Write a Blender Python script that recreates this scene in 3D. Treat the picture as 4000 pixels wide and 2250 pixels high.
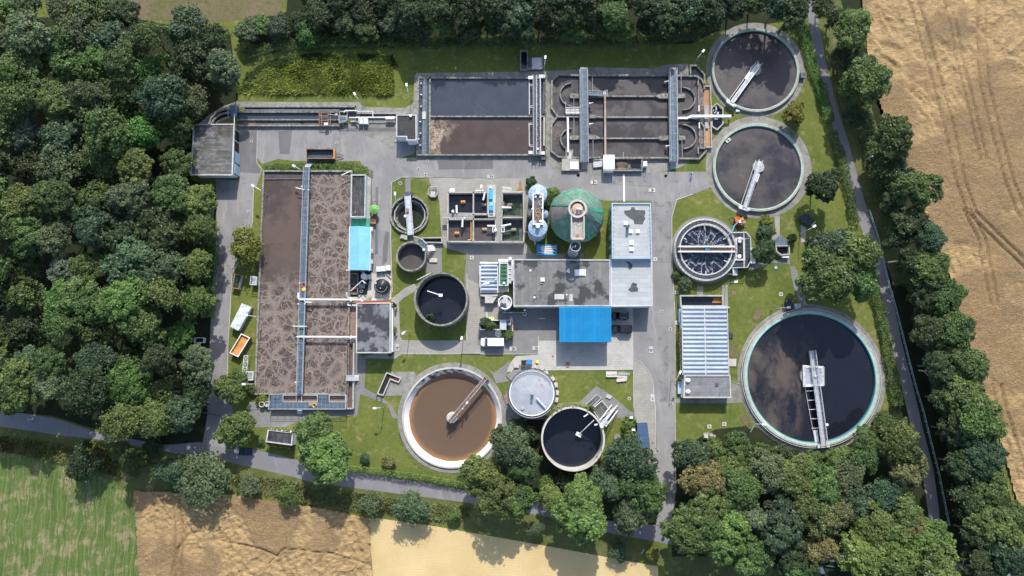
import bpy, math, random
import numpy as np
from mathutils import Vector, Matrix
random.seed(7); rng = np.random.default_rng(7)
for o in list(bpy.data.objects): bpy.data.objects.remove(o)
S = bpy.context.scene
COL = S.collection
# ------------------------------------------------------------------ camera, sky, sun, exposure
FPX, NAD, HC = 2826.0, (2050.0, 1460.0), 181.0
_v = Vector(((NAD[0]-2000)/FPX, -(NAD[1]-1125)/FPX, -1)).normalized()
_Z = -_v; _X = (Vector((1,0,0)) - _Z*_Z.x).normalized(); _Y = _Z.cross(_X)
RW = Matrix((_X, _Y, _Z))
cd = bpy.data.cameras.new('camera'); cam = bpy.data.objects.new('camera', cd); COL.objects.link(cam)
cd.sensor_width = 36; cd.lens = 36*FPX/4000; cd.clip_start = 1; cd.clip_end = 2000
cam.matrix_world = Matrix.Translation((0,0,HC)) @ RW.to_4x4()
S.camera = cam
SUN_EL, SUN_AZ = math.radians(41), math.radians(6)      # azimuth from +Y towards +X
W = bpy.data.worlds.new('World'); S.world = W; W.use_nodes = True
wn = W.node_tree.nodes; wl = W.node_tree.links
sky = wn.new('ShaderNodeTexSky'); sky.sky_type = 'NISHITA'; sky.sun_disc = False
sky.sun_elevation = SUN_EL; sky.sun_rotation = SUN_AZ; sky.air_density = 1.0; sky.dust_density = 1.5
wn['Background'].inputs[1].default_value = 0.15
wl.new(sky.outputs[0], wn['Background'].inputs[0])
sl = bpy.data.lights.new('sun', 'SUN'); sl.energy = 3.5; sl.angle = math.radians(0.6); sl.color = (1, .96, .90)
so = bpy.data.objects.new('sun', sl); COL.objects.link(so)
sd = Vector((math.sin(SUN_AZ)*math.cos(SUN_EL), math.cos(SUN_AZ)*math.cos(SUN_EL), math.sin(SUN_EL)))
so.rotation_euler = sd.to_track_quat('Z','Y').to_euler(); so.location = (0,0,150)
vs = S.view_settings; vs.view_transform = 'Standard'; vs.look = 'None'; vs.exposure = 0.64; vs.gamma = 1
S.cycles.max_bounces = 6; S.cycles.diffuse_bounces = 3; S.cycles.glossy_bounces = 2; S.cycles.transmission_bounces = 3
# ------------------------------------------------------------------ measuring: photograph pixel + height -> place on the plant
FR = dict(s=(0,0,1), A=(0,0,1.5528), B=(800,180,.31056), C=(1550,180,.34513), D=(2100,200,.34513), E=(2700,50,.29674), F=(700,400,.20704),
  G=(1480,680,.26224), H=(2020,680,.26224), I=(1800,980,.33126), J=(2600,730,.26224), K=(2600,1040,.38643), L=(780,600,.31746),
  M=(780,1040,.42781), N=(1380,1320,.40023), O=(1900,1350,.37951), Q=(0,1100,.45558), R=(0,1650,.54348), S=(1300,1700,.54348),
  T=(2500,1500,.58230), U=(3000,0,.82781), V=(2040,700,.20704), W=(1340,950,.17255), X=(1860,1150,.15186), Y=(1100,400,.13975))
def p(fr, x, y, z=0.0):
    x0, y0, s = FR[fr]; d = RW @ Vector(((x0+x*s-2000)/FPX, -(y0+y*s-1125)/FPX, -1))
    t = (HC-z)/-d.z
    return (d.x*t, d.y*t)
def pl(fr, z, *q): return [p(fr, q[i], q[i+1], z) for i in range(0, len(q), 2)]
def mlen(fr, n): return n*FR[fr][2]*HC/FPX*1.007          # metres for n zoomed pixels
# ------------------------------------------------------------------ mesh builder
class MB:
    def __init__(s): s.v = []; s.f = []
    def add(s, vs, fs):
        b = len(s.v); s.v += [tuple(q) for q in vs]; s.f += [tuple(b+i for i in f) for f in fs]; return s
    def prism(s, pts, z0, z1, bottom=False, top=True):
        a = sum(pts[i][0]*pts[(i+1)%len(pts)][1]-pts[(i+1)%len(pts)][0]*pts[i][1] for i in range(len(pts)))
        if a < 0: pts = pts[::-1]
        n = len(pts); vs = [(x,y,z0) for x,y in pts]+[(x,y,z1) for x,y in pts]
        fs = [(i,(i+1)%n,n+(i+1)%n,n+i) for i in range(n)]
        if top: fs.append(tuple(range(n,2*n)))
        if bottom: fs.append(tuple(range(n-1,-1,-1)))
        return s.add(vs, fs)
    def box(s, x, y, z, sx, sy, sz, rot=0.0):
        c, d = math.cos(rot), math.sin(rot)
        return s.prism([(x+c*a-d*b, y+d*a+c*b) for a,b in ((-sx/2,-sy/2),(sx/2,-sy/2),(sx/2,sy/2),(-sx/2,sy/2))], z, z+sz, bottom=True)
    def sheet(s, pts, z):
        a = sum(pts[i][0]*pts[(i+1)%len(pts)][1]-pts[(i+1)%len(pts)][0]*pts[i][1] for i in range(len(pts)))
        if a < 0: pts = pts[::-1]
        return s.add([(x,y,z) for x,y in pts], [tuple(range(len(pts)))])
    def lathe(s, x, y, prof, n=48, cap=True):
        m = len(prof); vs = []
        for i in range(n):
            a = 2*math.pi*i/n; vs += [(x+r*math.cos(a), y+r*math.sin(a), z) for r,z in prof]
        fs = [(i*m+j, ((i+1)%n)*m+j, ((i+1)%n)*m+j+1, i*m+j+1) for i in range(n) for j in range(m-1)]
        if cap and prof[-1][0] > 1e-4: fs.append(tuple(i*m+m-1 for i in range(n)))
        return s.add(vs, fs)
    def cyl(s, x, y, r, z0, z1, n=24, r2=None): return s.lathe(x, y, [(r,z0),(r if r2 is None else r2,z1)], n)
    def ring(s, x, y, ri, ro, z0, z1, n=96): return s.lathe(x, y, [(ri,z0),(ri,z1),(ro,z1),(ro,z0)][::-1], n, cap=False)
    def disc(s, x, y, r, z, n=96): return s.add([(x+r*math.cos(2*math.pi*i/n), y+r*math.sin(2*math.pi*i/n), z) for i in range(n)], [tuple(range(n))])
    def tube(s, pts, r, n=6):
        pts = [Vector(q) for q in pts]
        for a, b in zip(pts, pts[1:]):
            d = (b-a); L = d.length
            if L < 1e-5: continue
            q = d.to_track_quat('Z','Y'); vs = []
            for k in range(n):
                o = q @ Vector((r*math.cos(2*math.pi*k/n), r*math.sin(2*math.pi*k/n), 0)); vs += [a+o-d*(r*.3/L), b+o+d*(r*.3/L)]
            fs = [(2*k, 2*((k+1)%n), 2*((k+1)%n)+1, 2*k+1) for k in range(n)]+[tuple(2*k for k in range(n-1,-1,-1)), tuple(2*k+1 for k in range(n))]
            s.add(vs, fs)
        return s
    def wall(s, pts, w, z0, z1, closed=False):
        P = [Vector((x,y)) for x,y in pts]; n = len(P); Lf = []; Rt = []
        for i in range(n):
            a = P[i-1] if (i > 0 or closed) else None; b = P[(i+1)%n] if (i < n-1 or closed) else None
            d1 = (P[i]-a).normalized() if a is not None else None; d2 = (b-P[i]).normalized() if b is not None else None
            if d1 is None: d1 = d2
            if d2 is None: d2 = d1
            t = (d1+d2); t = t.normalized() if t.length > 1e-4 else d1
            nn = Vector((-t.y,t.x)); k = w/2/max(.4, nn.dot(Vector((-d1.y,d1.x))))
            Lf.append(P[i]+nn*k); Rt.append(P[i]-nn*k)
        for i in range(n if closed else n-1):
            j = (i+1)%n
            vs = [(q.x,q.y,z) for z in (z0,z1) for q in (Rt[i],Rt[j],Lf[j],Lf[i])]
            fs = [(4,5,6,7),(0,1,5,4),(2,3,7,6)]
            if not closed and i == 0: fs.append((3,0,4,7))
            if not closed and i == n-2: fs.append((1,2,6,5))
            s.add(vs, fs)
        return s
    def rail(s, pts, z, h=1.05, step=1.8, r=.035):
        for (x0,y0),(x1,y1) in zip(pts, pts[1:]):
            L = math.hypot(x1-x0,y1-y0); n = max(1, round(L/step))
            s.tube([(x0,y0,z+h),(x1,y1,z+h)], r, 5); s.tube([(x0,y0,z+h*.55),(x1,y1,z+h*.55)], r*.8, 4)
            for i in range(n+1):
                t = i/n; s.tube([(x0+(x1-x0)*t,y0+(y1-y0)*t,z),(x0+(x1-x0)*t,y0+(y1-y0)*t,z+h)], r, 4)
        return s
    def corr(s, q, z, n, amp, z2=None, axis=0):
        """corrugated sheet over corners q (a,b,c,d); ribs run a->b and repeat a->d"""
        a,b,c,d = [Vector(k) for k in q]; zt = z if z2 is None else z2
        prof = [(0,0),(.3,0),(.42,amp),(.82,amp),(.94,0)]; rows = []
        for i in range(n):
            for t,h in prof: rows.append(((i+t)/n, h))
        rows.append((1.0,0)); vs = []
        for t,h in rows:
            l = a.lerp(d,t); r = b.lerp(c,t); zz = z+(zt-z)*t+h; vs += [(l.x,l.y,zz),(r.x,r.y,zz)]
        return s.add(vs, [(2*i,2*i+1,2*i+3,2*i+2) for i in range(len(rows)-1)])
    def vault(s, a, b, w, z, h, n=8):
        a, b = Vector(a), Vector(b); d = (b-a).normalized(); o = Vector((-d.y,d.x)); vs = []
        for i in range(n+1):
            t = math.pi*i/n; off = o*(-math.cos(t)*w/2)
            for q in (a,b): vs.append((q.x+off.x,q.y+off.y,z+h*math.sin(t)))
        fs = [(2*i,2*i+1,2*i+3,2*i+2) for i in range(n)]+[tuple(2*i for i in range(n+1)), tuple(2*i+1 for i in range(n,-1,-1))]
        return s.add(vs, fs)
def mesh(name, mb, m, smooth=False):
    me = bpy.data.meshes.new(name); me.from_pydata(mb.v, [], mb.f); me.validate(); me.update()
    if m: me.materials.append(m)
    if smooth: me.polygons.foreach_set('use_smooth', [True]*len(me.polygons))
    return me
def tag(o, label=None, cat=None, group=None, kind=None):
    for k,v in (('label',label),('category',cat),('group',group),('kind',kind)):
        if v: o[k] = v
    return o
def obj(name, mb, m, par=None, label=None, cat=None, group=None, kind=None, smooth=False, local=False):
    """one mesh object; world coordinates unless local (then relative to its parent)"""
    o = bpy.data.objects.new(name, mesh(name, mb, m, smooth)); COL.objects.link(o)
    if par:
        o.parent = par
        if not local and par.type == 'EMPTY': o.matrix_parent_inverse = Matrix.Translation(-Vector(par.location))
    return tag(o, label, cat, group, kind)
def thing(name, label, cat, loc, group=None, rot=0.0):
    o = bpy.data.objects.new(name, None); COL.objects.link(o); o.empty_display_size = .5
    o.location = (loc[0], loc[1], loc[2] if len(loc) > 2 else 0); o.rotation_euler = (0,0,rot)
    return tag(o, label, cat, group)
def part(t, stem): return next(o for o in t.children if o.name.split('.')[0] == stem)
def struct(name, mb, m): return obj(name, mb, m, kind='structure')
def copy_tree(o, par=None):
    c = o.copy(); COL.objects.link(c)
    if par: c.parent = par; c.matrix_parent_inverse = o.matrix_parent_inverse
    for ch in list(o.children): copy_tree(ch, c)
    return c
def dup(o, loc, rot, label, group=None):
    c = copy_tree(o); c.location = (loc[0], loc[1], loc[2] if len(loc) > 2 else 0); c.rotation_euler = (0,0,rot); c['label'] = label
    if group: c['group'] = group
    return c
def circ(x, y, r, n=64, a0=0, a1=2*math.pi):
    full = abs(a1-a0-2*math.pi) < 1e-6
    return [(x+r*math.cos(a0+(a1-a0)*i/(n if full else n-1)), y+r*math.sin(a0+(a1-a0)*i/(n if full else n-1))) for i in range(n)]
def lerp2(a,b,t): return (a[0]+(b[0]-a[0])*t, a[1]+(b[1]-a[1])*t)
def cen(pts): return (sum(q[0] for q in pts)/len(pts), sum(q[1] for q in pts)/len(pts))
def inset(q, d):
    """shrink a quad (corner order kept) by d metres"""
    P = [Vector(k) for k in q]; n = len(P); out = []
    a = sum(P[i].x*P[(i+1)%n].y-P[(i+1)%n].x*P[i].y for i in range(n)); sgn = 1 if a > 0 else -1
    for i in range(n):
        d1 = (P[i]-P[i-1]).normalized(); d2 = (P[(i+1)%n]-P[i]).normalized()
        n1 = Vector((-d1.y,d1.x))*sgn; n2 = Vector((-d2.y,d2.x))*sgn
        b = (n1+n2); b = b/max(.2,b.dot(n1)); out.append(tuple(P[i]+b*d))
    return out
# ------------------------------------------------------------------ materials
class NT:
    def __init__(s, name, rough=.85, metal=0., spec=.3):
        s.m = bpy.data.materials.new(name); s.m.use_nodes = True; s.t = s.m.node_tree; s.b = s.t.nodes['Principled BSDF']
        s.b.inputs['Roughness'].default_value = rough; s.b.inputs['Metallic'].default_value = metal; s.b.inputs['Specular IOR Level'].default_value = spec
        s.pos = s.t.nodes.new('ShaderNodeNewGeometry').outputs['Position']
    def put(s, sock, v):
        if v is None: return
        if hasattr(v,'is_linked') or hasattr(v,'links'): s.t.links.new(v, sock)
        elif isinstance(v,(tuple,list)) and len(v) == 3 and sock.type == 'RGBA': sock.default_value = (*v,1)
        else: sock.default_value = v
    def noise(s, scale, detail=4, vec=None, rough=.55, dist=0.):
        n = s.t.nodes.new('ShaderNodeTexNoise'); n.inputs['Scale'].default_value = scale; n.inputs['Detail'].default_value = detail
        n.inputs['Roughness'].default_value = rough; n.inputs['Distortion'].default_value = dist; s.put(n.inputs['Vector'], vec or s.pos); return n.outputs['Fac']
    def nvec(s, scale, amt, vec=None, detail=2):
        n = s.t.nodes.new('ShaderNodeTexNoise'); n.inputs['Scale'].default_value = scale; n.inputs['Detail'].default_value = detail; s.put(n.inputs['Vector'], vec or s.pos)
        a = s.vm('SUBTRACT', n.outputs['Color'], (.5,.5,.5)); b = s.vm('SCALE', a, None, amt); return s.vm('ADD', vec or s.pos, b)
    def vm(s, op, a, b=None, sc=None):
        n = s.t.nodes.new('ShaderNodeVectorMath'); n.operation = op; s.put(n.inputs[0], a); s.put(n.inputs[1], b)
        if sc is not None: n.inputs['Scale'].default_value = sc
        return n.outputs[0]
    def mapv(s, vec, rot=0., sc=(1,1,1)):
        n = s.t.nodes.new('ShaderNodeMapping'); s.put(n.inputs['Vector'], vec); n.inputs['Rotation'].default_value = (0,0,rot); n.inputs['Scale'].default_value = sc; return n.outputs[0]
    def vor(s, scale, feat='F1', vec=None, out='Distance', rnd=1.0):
        n = s.t.nodes.new('ShaderNodeTexVoronoi'); n.feature = feat; n.inputs['Scale'].default_value = scale; n.inputs['Randomness'].default_value = rnd
        n.voronoi_dimensions = '2D' if feat == 'DISTANCE_TO_EDGE' else '3D'; s.put(n.inputs['Vector'], vec or s.pos); return n.outputs[out]
    def wave(s, scale, vec=None, dist=0., axis='X'):
        n = s.t.nodes.new('ShaderNodeTexWave'); n.bands_direction = axis; n.inputs['Scale'].default_value = scale; n.inputs['Distortion'].default_value = dist; s.put(n.inputs['Vector'], vec or s.pos); return n.outputs['Fac']
    def brick(s, w, h, mortar, vec=None, c=((.9,.9,.9),(1,1,1),(.5,.5,.5)), off=.5):
        n = s.t.nodes.new('ShaderNodeTexBrick'); n.inputs['Scale'].default_value = 1; n.inputs['Brick Width'].default_value = w; n.inputs['Row Height'].default_value = h
        n.inputs['Mortar Size'].default_value = mortar; n.inputs['Mortar Smooth'].default_value = .3; n.offset = off; s.put(n.inputs['Vector'], vec or s.pos)
        for i,k in enumerate(c): n.inputs[i+1].default_value = (*k,1)
        return n.outputs['Color']
    def rng(s, v, a, b, c=0., d=1.):
        n = s.t.nodes.new('ShaderNodeMapRange'); s.put(n.inputs[0], v)
        for i,k in enumerate((a,b,c,d)): n.inputs[i+1].default_value = k
        return n.outputs[0]
    def mth(s, op, a, b=None):
        n = s.t.nodes.new('ShaderNodeMath'); n.operation = op; s.put(n.inputs[0], a); s.put(n.inputs[1], b); return n.outputs[0]
    def mix(s, f, a, b, mode='MIX'):
        n = s.t.nodes.new('ShaderNodeMix'); n.data_type = 'RGBA'; n.blend_type = mode; s.put(n.inputs[0], f); s.put(n.inputs[6], a); s.put(n.inputs[7], b); return n.outputs[2]
    def grey(s, v):
        n = s.t.nodes.new('ShaderNodeCombineColor'); [s.put(n.inputs[i], v) for i in range(3)]; return n.outputs[0]
    def axis(s, i):
        n = s.t.nodes.new('ShaderNodeSeparateXYZ'); s.put(n.inputs[0], s.pos); return n.outputs[i]
    def col(s, c): s.put(s.b.inputs['Base Color'], c); return s
    def rough(s, c): s.put(s.b.inputs['Roughness'], c); return s
    def bump(s, h, st=.5, d=.1):
        n = s.t.nodes.new('ShaderNodeBump'); n.inputs['Strength'].default_value = st; n.inputs['Distance'].default_value = d; s.put(n.inputs['Height'], h); s.t.links.new(n.outputs[0], s.b.inputs['Normal']); return s
def mk(name, c, c2=None, sc=.8, rough=.85, metal=0., spec=.3, bump=0., bsc=6., lo=.82, hi=1.14, ls=.09, stain=None, fine=.12):
    """weathered plain material: two tones, slow drift, fine grain, optional stains (colour, scale, from, to)"""
    n = NT(name, rough, metal, spec); c2 = c2 or tuple(k*.78 for k in c)
    k = n.mix(n.rng(n.noise(sc,6),.36,.64), c, c2)
    k = n.mix(1., k, n.grey(n.rng(n.noise(ls,3),.3,.7,lo,hi)), 'MULTIPLY')
    if stain:
        for st in (stain if isinstance(stain, list) else [stain]):
            k = n.mix(n.rng(n.noise(st[1],5,rough=.65,dist=st[4] if len(st) > 4 else 0.),st[2],st[3]), k, st[0])
    k = n.mix(1., k, n.grey(n.rng(n.noise(9.,3),.25,.75,1-fine,1+fine)), 'MULTIPLY')
    n.col(k)
    if bump: n.bump(n.noise(bsc,5), bump, .1)
    return n.m
M = {}
M['concrete'] = mk('concrete', (.40,.385,.35), (.31,.30,.27), .9, bump=.25, stain=((.17,.165,.14),.8,.56,.74))
M['concrete_old'] = mk('concrete_old', (.30,.29,.255), (.17,.165,.14), 1.6, bump=.3, stain=((.07,.075,.055),1.3,.5,.66), fine=.25)
M['concrete_dark'] = mk('concrete_dark', (.15,.15,.14), (.09,.09,.085), .9, bump=.2)
M['concrete_pale'] = mk('concrete_pale', (.50,.48,.43), (.42,.40,.36), .6, stain=((.28,.26,.22),.5,.58,.75))
M['apron'] = mk('apron', (.27,.26,.235), (.19,.185,.16), .7, bump=.3, stain=[((.12,.13,.08),.5,.54,.7)], fine=.2)
M['render_white'] = mk('render_white', (.76,.77,.78), (.68,.69,.70), .7, stain=((.4,.4,.38),.9,.62,.8))
M['white_paint'] = mk('white_paint', (.78,.78,.77), (.70,.70,.69), 1.2, rough=.45, spec=.4)
M['steel'] = mk('steel', (.50,.52,.54), (.38,.40,.42), 1.5, rough=.5, metal=.35)
M['steel_pale'] = mk('steel_pale', (.66,.67,.68), (.55,.56,.57), 1.5, rough=.45, metal=.2)
M['steel_dark'] = mk('steel_dark', (.10,.11,.125), (.06,.065,.075), 1.5, rough=.5, metal=.2)
M['rust'] = mk('rust', (.28,.105,.04), (.36,.19,.09), 1.1, bump=.2)
M['rusty_steel'] = mk('rusty_steel', (.30,.22,.18), (.20,.11,.075), 2.5, rough=.7)
M['ochre'] = mk('ochre', (.62,.28,.08), (.5,.21,.06), .8, stain=((.22,.1,.05),.9,.62,.74))
M['wood'] = mk('wood', (.42,.33,.21), (.30,.22,.14), 1.5)
M['puddle'] = mk('puddle', (.06,.062,.064), (.10,.102,.104), 1.4, rough=.4)
M['black'] = mk('black', (.018,.018,.02), (.03,.03,.03), 1.5, rough=.5)
M['glass_dark'] = mk('glass_dark', (.012,.014,.018), (.02,.022,.026), .5, rough=.08, spec=.5, fine=.02)
M['car_black'] = mk('car_black', (.012,.013,.018), (.018,.02,.026), .5, rough=.18, spec=.6, fine=.03)
M['van_white'] = mk('van_white', (.80,.81,.82), (.76,.77,.78), .5, rough=.3, spec=.5, fine=.02)
M['red'] = mk('red', (.52,.05,.03), (.42,.07,.04), 1.5, rough=.5)
M['orange'] = mk('orange', (.68,.13,.04), (.5,.08,.03), 1.5, rough=.5)
M['yellow'] = mk('yellow', (.72,.52,.05), (.62,.42,.05), 1.5, rough=.5)
M['pipe_orange'] = mk('pipe_orange', (.60,.30,.07), (.5,.22,.05), 1.5, rough=.5)
M['blue'] = mk('blue', (.03,.22,.55), (.03,.17,.45), 1., rough=.5)
M['blue_roof'] = None
M['cyan_roof'] = mk('cyan_roof', (.21,.50,.62), (.25,.54,.66), .5, rough=.5, lo=.88, hi=1.06, fine=.06, stain=((.2,.36,.42),1.1,.6,.75))
M['cyan'] = mk('cyan', (.04,.36,.62), (.05,.42,.68), 1., rough=.4, fine=.05)
M['sky_steel'] = mk('sky_steel', (.34,.45,.55), (.29,.40,.50), .8, rough=.5, fine=.05)
M['silo_body'] = mk('silo_body', (.26,.36,.46), (.22,.31,.40), .8, rough=.5, fine=.05)
M['vault'] = mk('vault', (.35,.41,.48), (.30,.36,.43), 1.2, rough=.45, spec=.45, fine=.05)
M['teal'] = mk('teal', (.28,.42,.36), (.21,.34,.28), 1.4, stain=((.06,.1,.07),1.2,.6,.75))
M['light_teal'] = mk('light_teal', (.40,.53,.43), (.30,.42,.34), 1.4, stain=((.2,.27,.2),1.2,.6,.75))
M['aqua'] = mk('aqua', (.07,.25,.34), (.10,.30,.38), 1., rough=.5)
M['solar'] = mk('solar', (.045,.085,.15), (.055,.10,.17), .8, rough=.35, spec=.5, fine=.05)
M['green_plastic'] = mk('green_plastic', (.06,.24,.15), (.05,.19,.12), 1., rough=.45)
M['lime'] = mk('lime', (.17,.40,.11), (.13,.33,.08), 1., rough=.6)
M['skin'] = mk('skin', (.55,.36,.27), (.5,.32,.24), 3., rough=.6)
M['tarp'] = mk('tarp', (.62,.64,.63), (.5,.52,.52), .9, rough=.5, bump=.3, bsc=2.)
M['bark'] = mk('bark', (.17,.14,.11), (.10,.085,.065), 3., bump=.5)
M['bark_pale'] = mk('bark_pale', (.34,.30,.25), (.22,.19,.16), 3., bump=.5)
M['soil'] = mk('soil', (.055,.045,.03), (.03,.035,.018), .9, bump=.5)
M['pale_tarp_blue'] = mk('pale_tarp_blue', (.04,.24,.46), (.05,.30,.52), .9, rough=.5)
# ---- special surfaces
def grating(name, c, bars):
    n = NT(name, .6, .3); v = n.mapv(n.pos, 0); k = n.mix(n.rng(n.noise(1.2,4),.4,.6), c, tuple(q*.75 for q in c))
    k = n.mix(1., k, n.brick(1.0, bars, .05, v, ((.92,.92,.92),(1,1,1),(1.9,1.9,1.9)), 0.), 'MULTIPLY'); n.col(k); return n.m
M['grating'] = grating('grating', (.105,.145,.185), 1.9)
M['grating_dark'] = grating('grating_dark', (.04,.05,.065), 1.0)
def water(name, c, c2, sc, lo, hi, rough=.12, ripple=.0, extra=None, warp=1.5, rhi=.75):
    n = NT(name, rough, 0, .5); v = n.nvec(.35, warp)
    k = n.mix(n.rng(n.noise(sc,6,v,.6),lo,hi), c, c2)
    if extra: k = n.mix(n.rng(n.noise(extra[1],7,v,.7),extra[2],extra[3]), k, extra[0])
    k = n.mix(1., k, n.grey(n.rng(n.noise(5.,4),.3,.7,.88,1.12)), 'MULTIPLY')
    n.col(k); n.rough(n.rng(n.noise(sc,6,v,.6),lo,hi,rough,rhi))
    if ripple: n.bump(n.noise(1.6,4), ripple, .05)
    return n.m
M['water_black'] = water('water_black', (.010,.012,.019), (.016,.018,.026), .25, .4,.6, .07, .06, rhi=.2)
M['water_big'] = water('water_big', (.010,.012,.018), (.013,.015,.021), .2, .4, .6, .07, .05, rhi=.15)
M['sludge_clar'] = water('sludge_clar', (.030,.028,.034), (.066,.052,.046), .13, .38,.72, .25, .2, ((.10,.075,.062),.5,.56,.72))
M['sludge_brown'] = water('sludge_brown', (.085,.056,.038), (.092,.062,.042), .2, .3,.7, .35, .1)
M['sludge_dark'] = water('sludge_dark', (.050,.042,.042), (.066,.054,.05), .3, .35,.65, .3, .2)
M['sludge_ditch'] = water('sludge_ditch', (.034,.029,.032), (.062,.049,.046), .14, .45,.68, .3, .25, ((.15,.12,.11),.22,.66,.80), 3.5)
M['water_blue'] = water('water_blue', (.042,.053,.070), (.047,.058,.073), .25, .4,.6, .14, .06, ((.095,.092,.084),.12,.58,.80), 3, .18)
M['water_green'] = water('water_green', (.012,.03,.014), (.02,.05,.018), .4, .4,.6, .12, .05)
M['rusty_water'] = mk('rusty_water', (.33,.17,.07), (.42,.25,.12), .7, rough=.5)
def prim2():
    n = NT('water_scum', .4, 0, .4); v = n.nvec(.5, 1.2); k = n.mix(n.rng(n.noise(.3,4),.4,.6), (.060,.043,.037), (.072,.052,.044))
    x = n.axis(0); f = n.mth('MULTIPLY', n.rng(n.noise(.16,4,n.mapv(v,0,(1.3,.6,1)),.6), .45,.55), n.rng(n.noise(2.2,3),.36,.5))
    x0 = p('C',380,1000)[0]; edge = n.mth('ADD', n.rng(x, x0, x0+9., 1., .0), n.rng(n.noise(.25,3,v),.2,.8,-.55,.35)); f = n.mth('MULTIPLY', f, n.rng(edge,.2,.7))
    n.col(n.mix(f, k, n.mix(n.vor(3.2,'F1',None,'Distance'),(.52,.40,.29),(.28,.20,.14)))); n.rough(n.rng(f,0,1,.25,.9)); return n.m
M['water_scum'] = prim2()
def big_water():
    """black clarifier with a sheet of brown floating sludge over one half"""
    n = NT('water_floating_sludge', .08, 0, .5); v = n.nvec(.22, 4.5); base = n.mix(n.noise(.2,3), (.009,.010,.016), (.013,.015,.021))
    x0, y0 = p('K',1475,1125); half = n.rng(n.mth('ADD', n.mth('MULTIPLY', n.axis(1), -.24), n.axis(0)), x0-.24*y0-9, x0-.24*y0+.4, 1, 0)
    rim = n.rng(n.axis(1), y0+13, y0+5, 0, 1)
    f = n.mth('MULTIPLY', n.mth('MULTIPLY', n.rng(half,.0,.25), rim), n.rng(n.noise(.14,7,n.mapv(v,.5,(1.5,.7,1)),.7), .37,.66))
    n.col(n.mix(f, base, n.mix(n.noise(1.5,5),(.052,.039,.033),(.105,.077,.062)))); n.rough(n.rng(f,0,1,.07,.8)); n.bump(n.noise(1.4,4), .04, .05); return n.m
M['water_floating'] = big_water()
def foam(name, ystart):
    """brown mixed liquor, rafts of pale foam in cells; smooth beyond ystart"""
    n = NT(name, .5, 0, .35); v = n.nvec(.30, 2.6, None, 3); v2 = n.nvec(.9, .9, v, 3)
    base = n.mix(n.rng(n.noise(.5,5,v),.35,.65), (.058,.046,.040), (.092,.071,.060))
    d1 = n.vor(.27,'DISTANCE_TO_EDGE',v); wide = n.rng(n.noise(.2,3),.35,.65,.05,.42)
    n1 = n.t.nodes.new('ShaderNodeMapRange'); n.put(n1.inputs[0], d1); n.put(n1.inputs[1], wide); n1.inputs[2].default_value = .0; band = n1.outputs[0]
    d2 = n.vor(.62,'DISTANCE_TO_EDGE',v2); l2 = n.rng(d2, .10, .02); d3 = n.vor(1.5,'DISTANCE_TO_EDGE',v2); l3 = n.rng(d3,.13,.02,0,.7)
    k2 = n.rng(n.noise(.5,4,v2), .36,.52); k3 = n.rng(n.noise(.8,4,v2), .36,.55)
    f = n.mth('MAXIMUM', n.mth('MULTIPLY', n.rng(band,.1,.9),.62), n.mth('MAXIMUM', n.mth('MULTIPLY',l2,k2), n.mth('MULTIPLY',l3,k3)))
    if ystart is not None: f = n.mth('MULTIPLY', f, n.rng(n.mth('ADD', n.axis(1), n.rng(n.noise(.12,3),.2,.8,-7,7)), ystart+3, ystart-3))
    k = n.mix(f, base, (.265,.208,.172))
    if ystart is not None:
        sm = n.mix(n.rng(n.noise(.09,6,v,.6),.45,.53), (.108,.080,.064), (.064,.050,.044)); sm = n.mix(n.rng(n.noise(.45,6,v2,.7),.56,.72), sm, (.125,.092,.07))
        k = n.mix(n.rng(n.axis(1), ystart-4, ystart+8), k, sm)
    n.col(n.mix(1., k, n.grey(n.rng(n.noise(5.,4),.3,.7,.86,1.14)), 'MULTIPLY')); n.rough(n.rng(f,0,1,.3,.9)); n.bump(f,.4,.06); return n.m
M['foam_a'] = foam('foam_west', p('M',600,130)[1]); M['foam_b'] = foam('foam_east', None)
def whirl():
    """black water with white foam threads drawn out from the middle"""
    n = NT('water_threads', .08, 0, .5); cx, cy = p('J',590,937,1.6); v0 = n.vm('SUBTRACT', n.nvec(.7,1.0), (cx,cy,0)); v1 = n.vm('SUBTRACT', n.nvec(1.6,.9), (cx,cy,0))
    sep = n.t.nodes.new('ShaderNodeSeparateXYZ'); n.put(sep.inputs[0], v1); an = n.mth('ARCTAN2', sep.outputs[1], sep.outputs[0])
    r = n.mth('SQRT', n.mth('ADD', n.mth('MULTIPLY',sep.outputs[0],sep.outputs[0]), n.mth('MULTIPLY',sep.outputs[1],sep.outputs[1])))
    cb = n.t.nodes.new('ShaderNodeCombineXYZ'); n.put(cb.inputs[0], n.mth('MULTIPLY',an,3.3)); n.put(cb.inputs[1], n.mth('MULTIPLY',r,.28))
    d = n.vor(1.0,'DISTANCE_TO_EDGE',cb.outputs[0]); f = n.rng(d,.085,.0); d2 = n.vor(.9,'DISTANCE_TO_EDGE',v1); f2 = n.mth('MULTIPLY', n.rng(d2,.09,.0), n.rng(n.noise(.7,3),.5,.64))
    f = n.mth('MULTIPLY', n.mth('MAXIMUM', f, f2), n.rng(n.noise(.8,4),.38,.52,.1,.9)); mid = n.mth('MULTIPLY', n.rng(r,1.6,.2), n.rng(n.noise(1.5,4),.4,.55)); f = n.mth('MAXIMUM', f, n.mth('MULTIPLY',mid,.6))
    n.col(n.mix(f, (.012,.015,.028), (.36,.40,.46))); n.rough(n.rng(f,0,1,.08,.9)); return n.m
M['water_threads'] = whirl()
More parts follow.
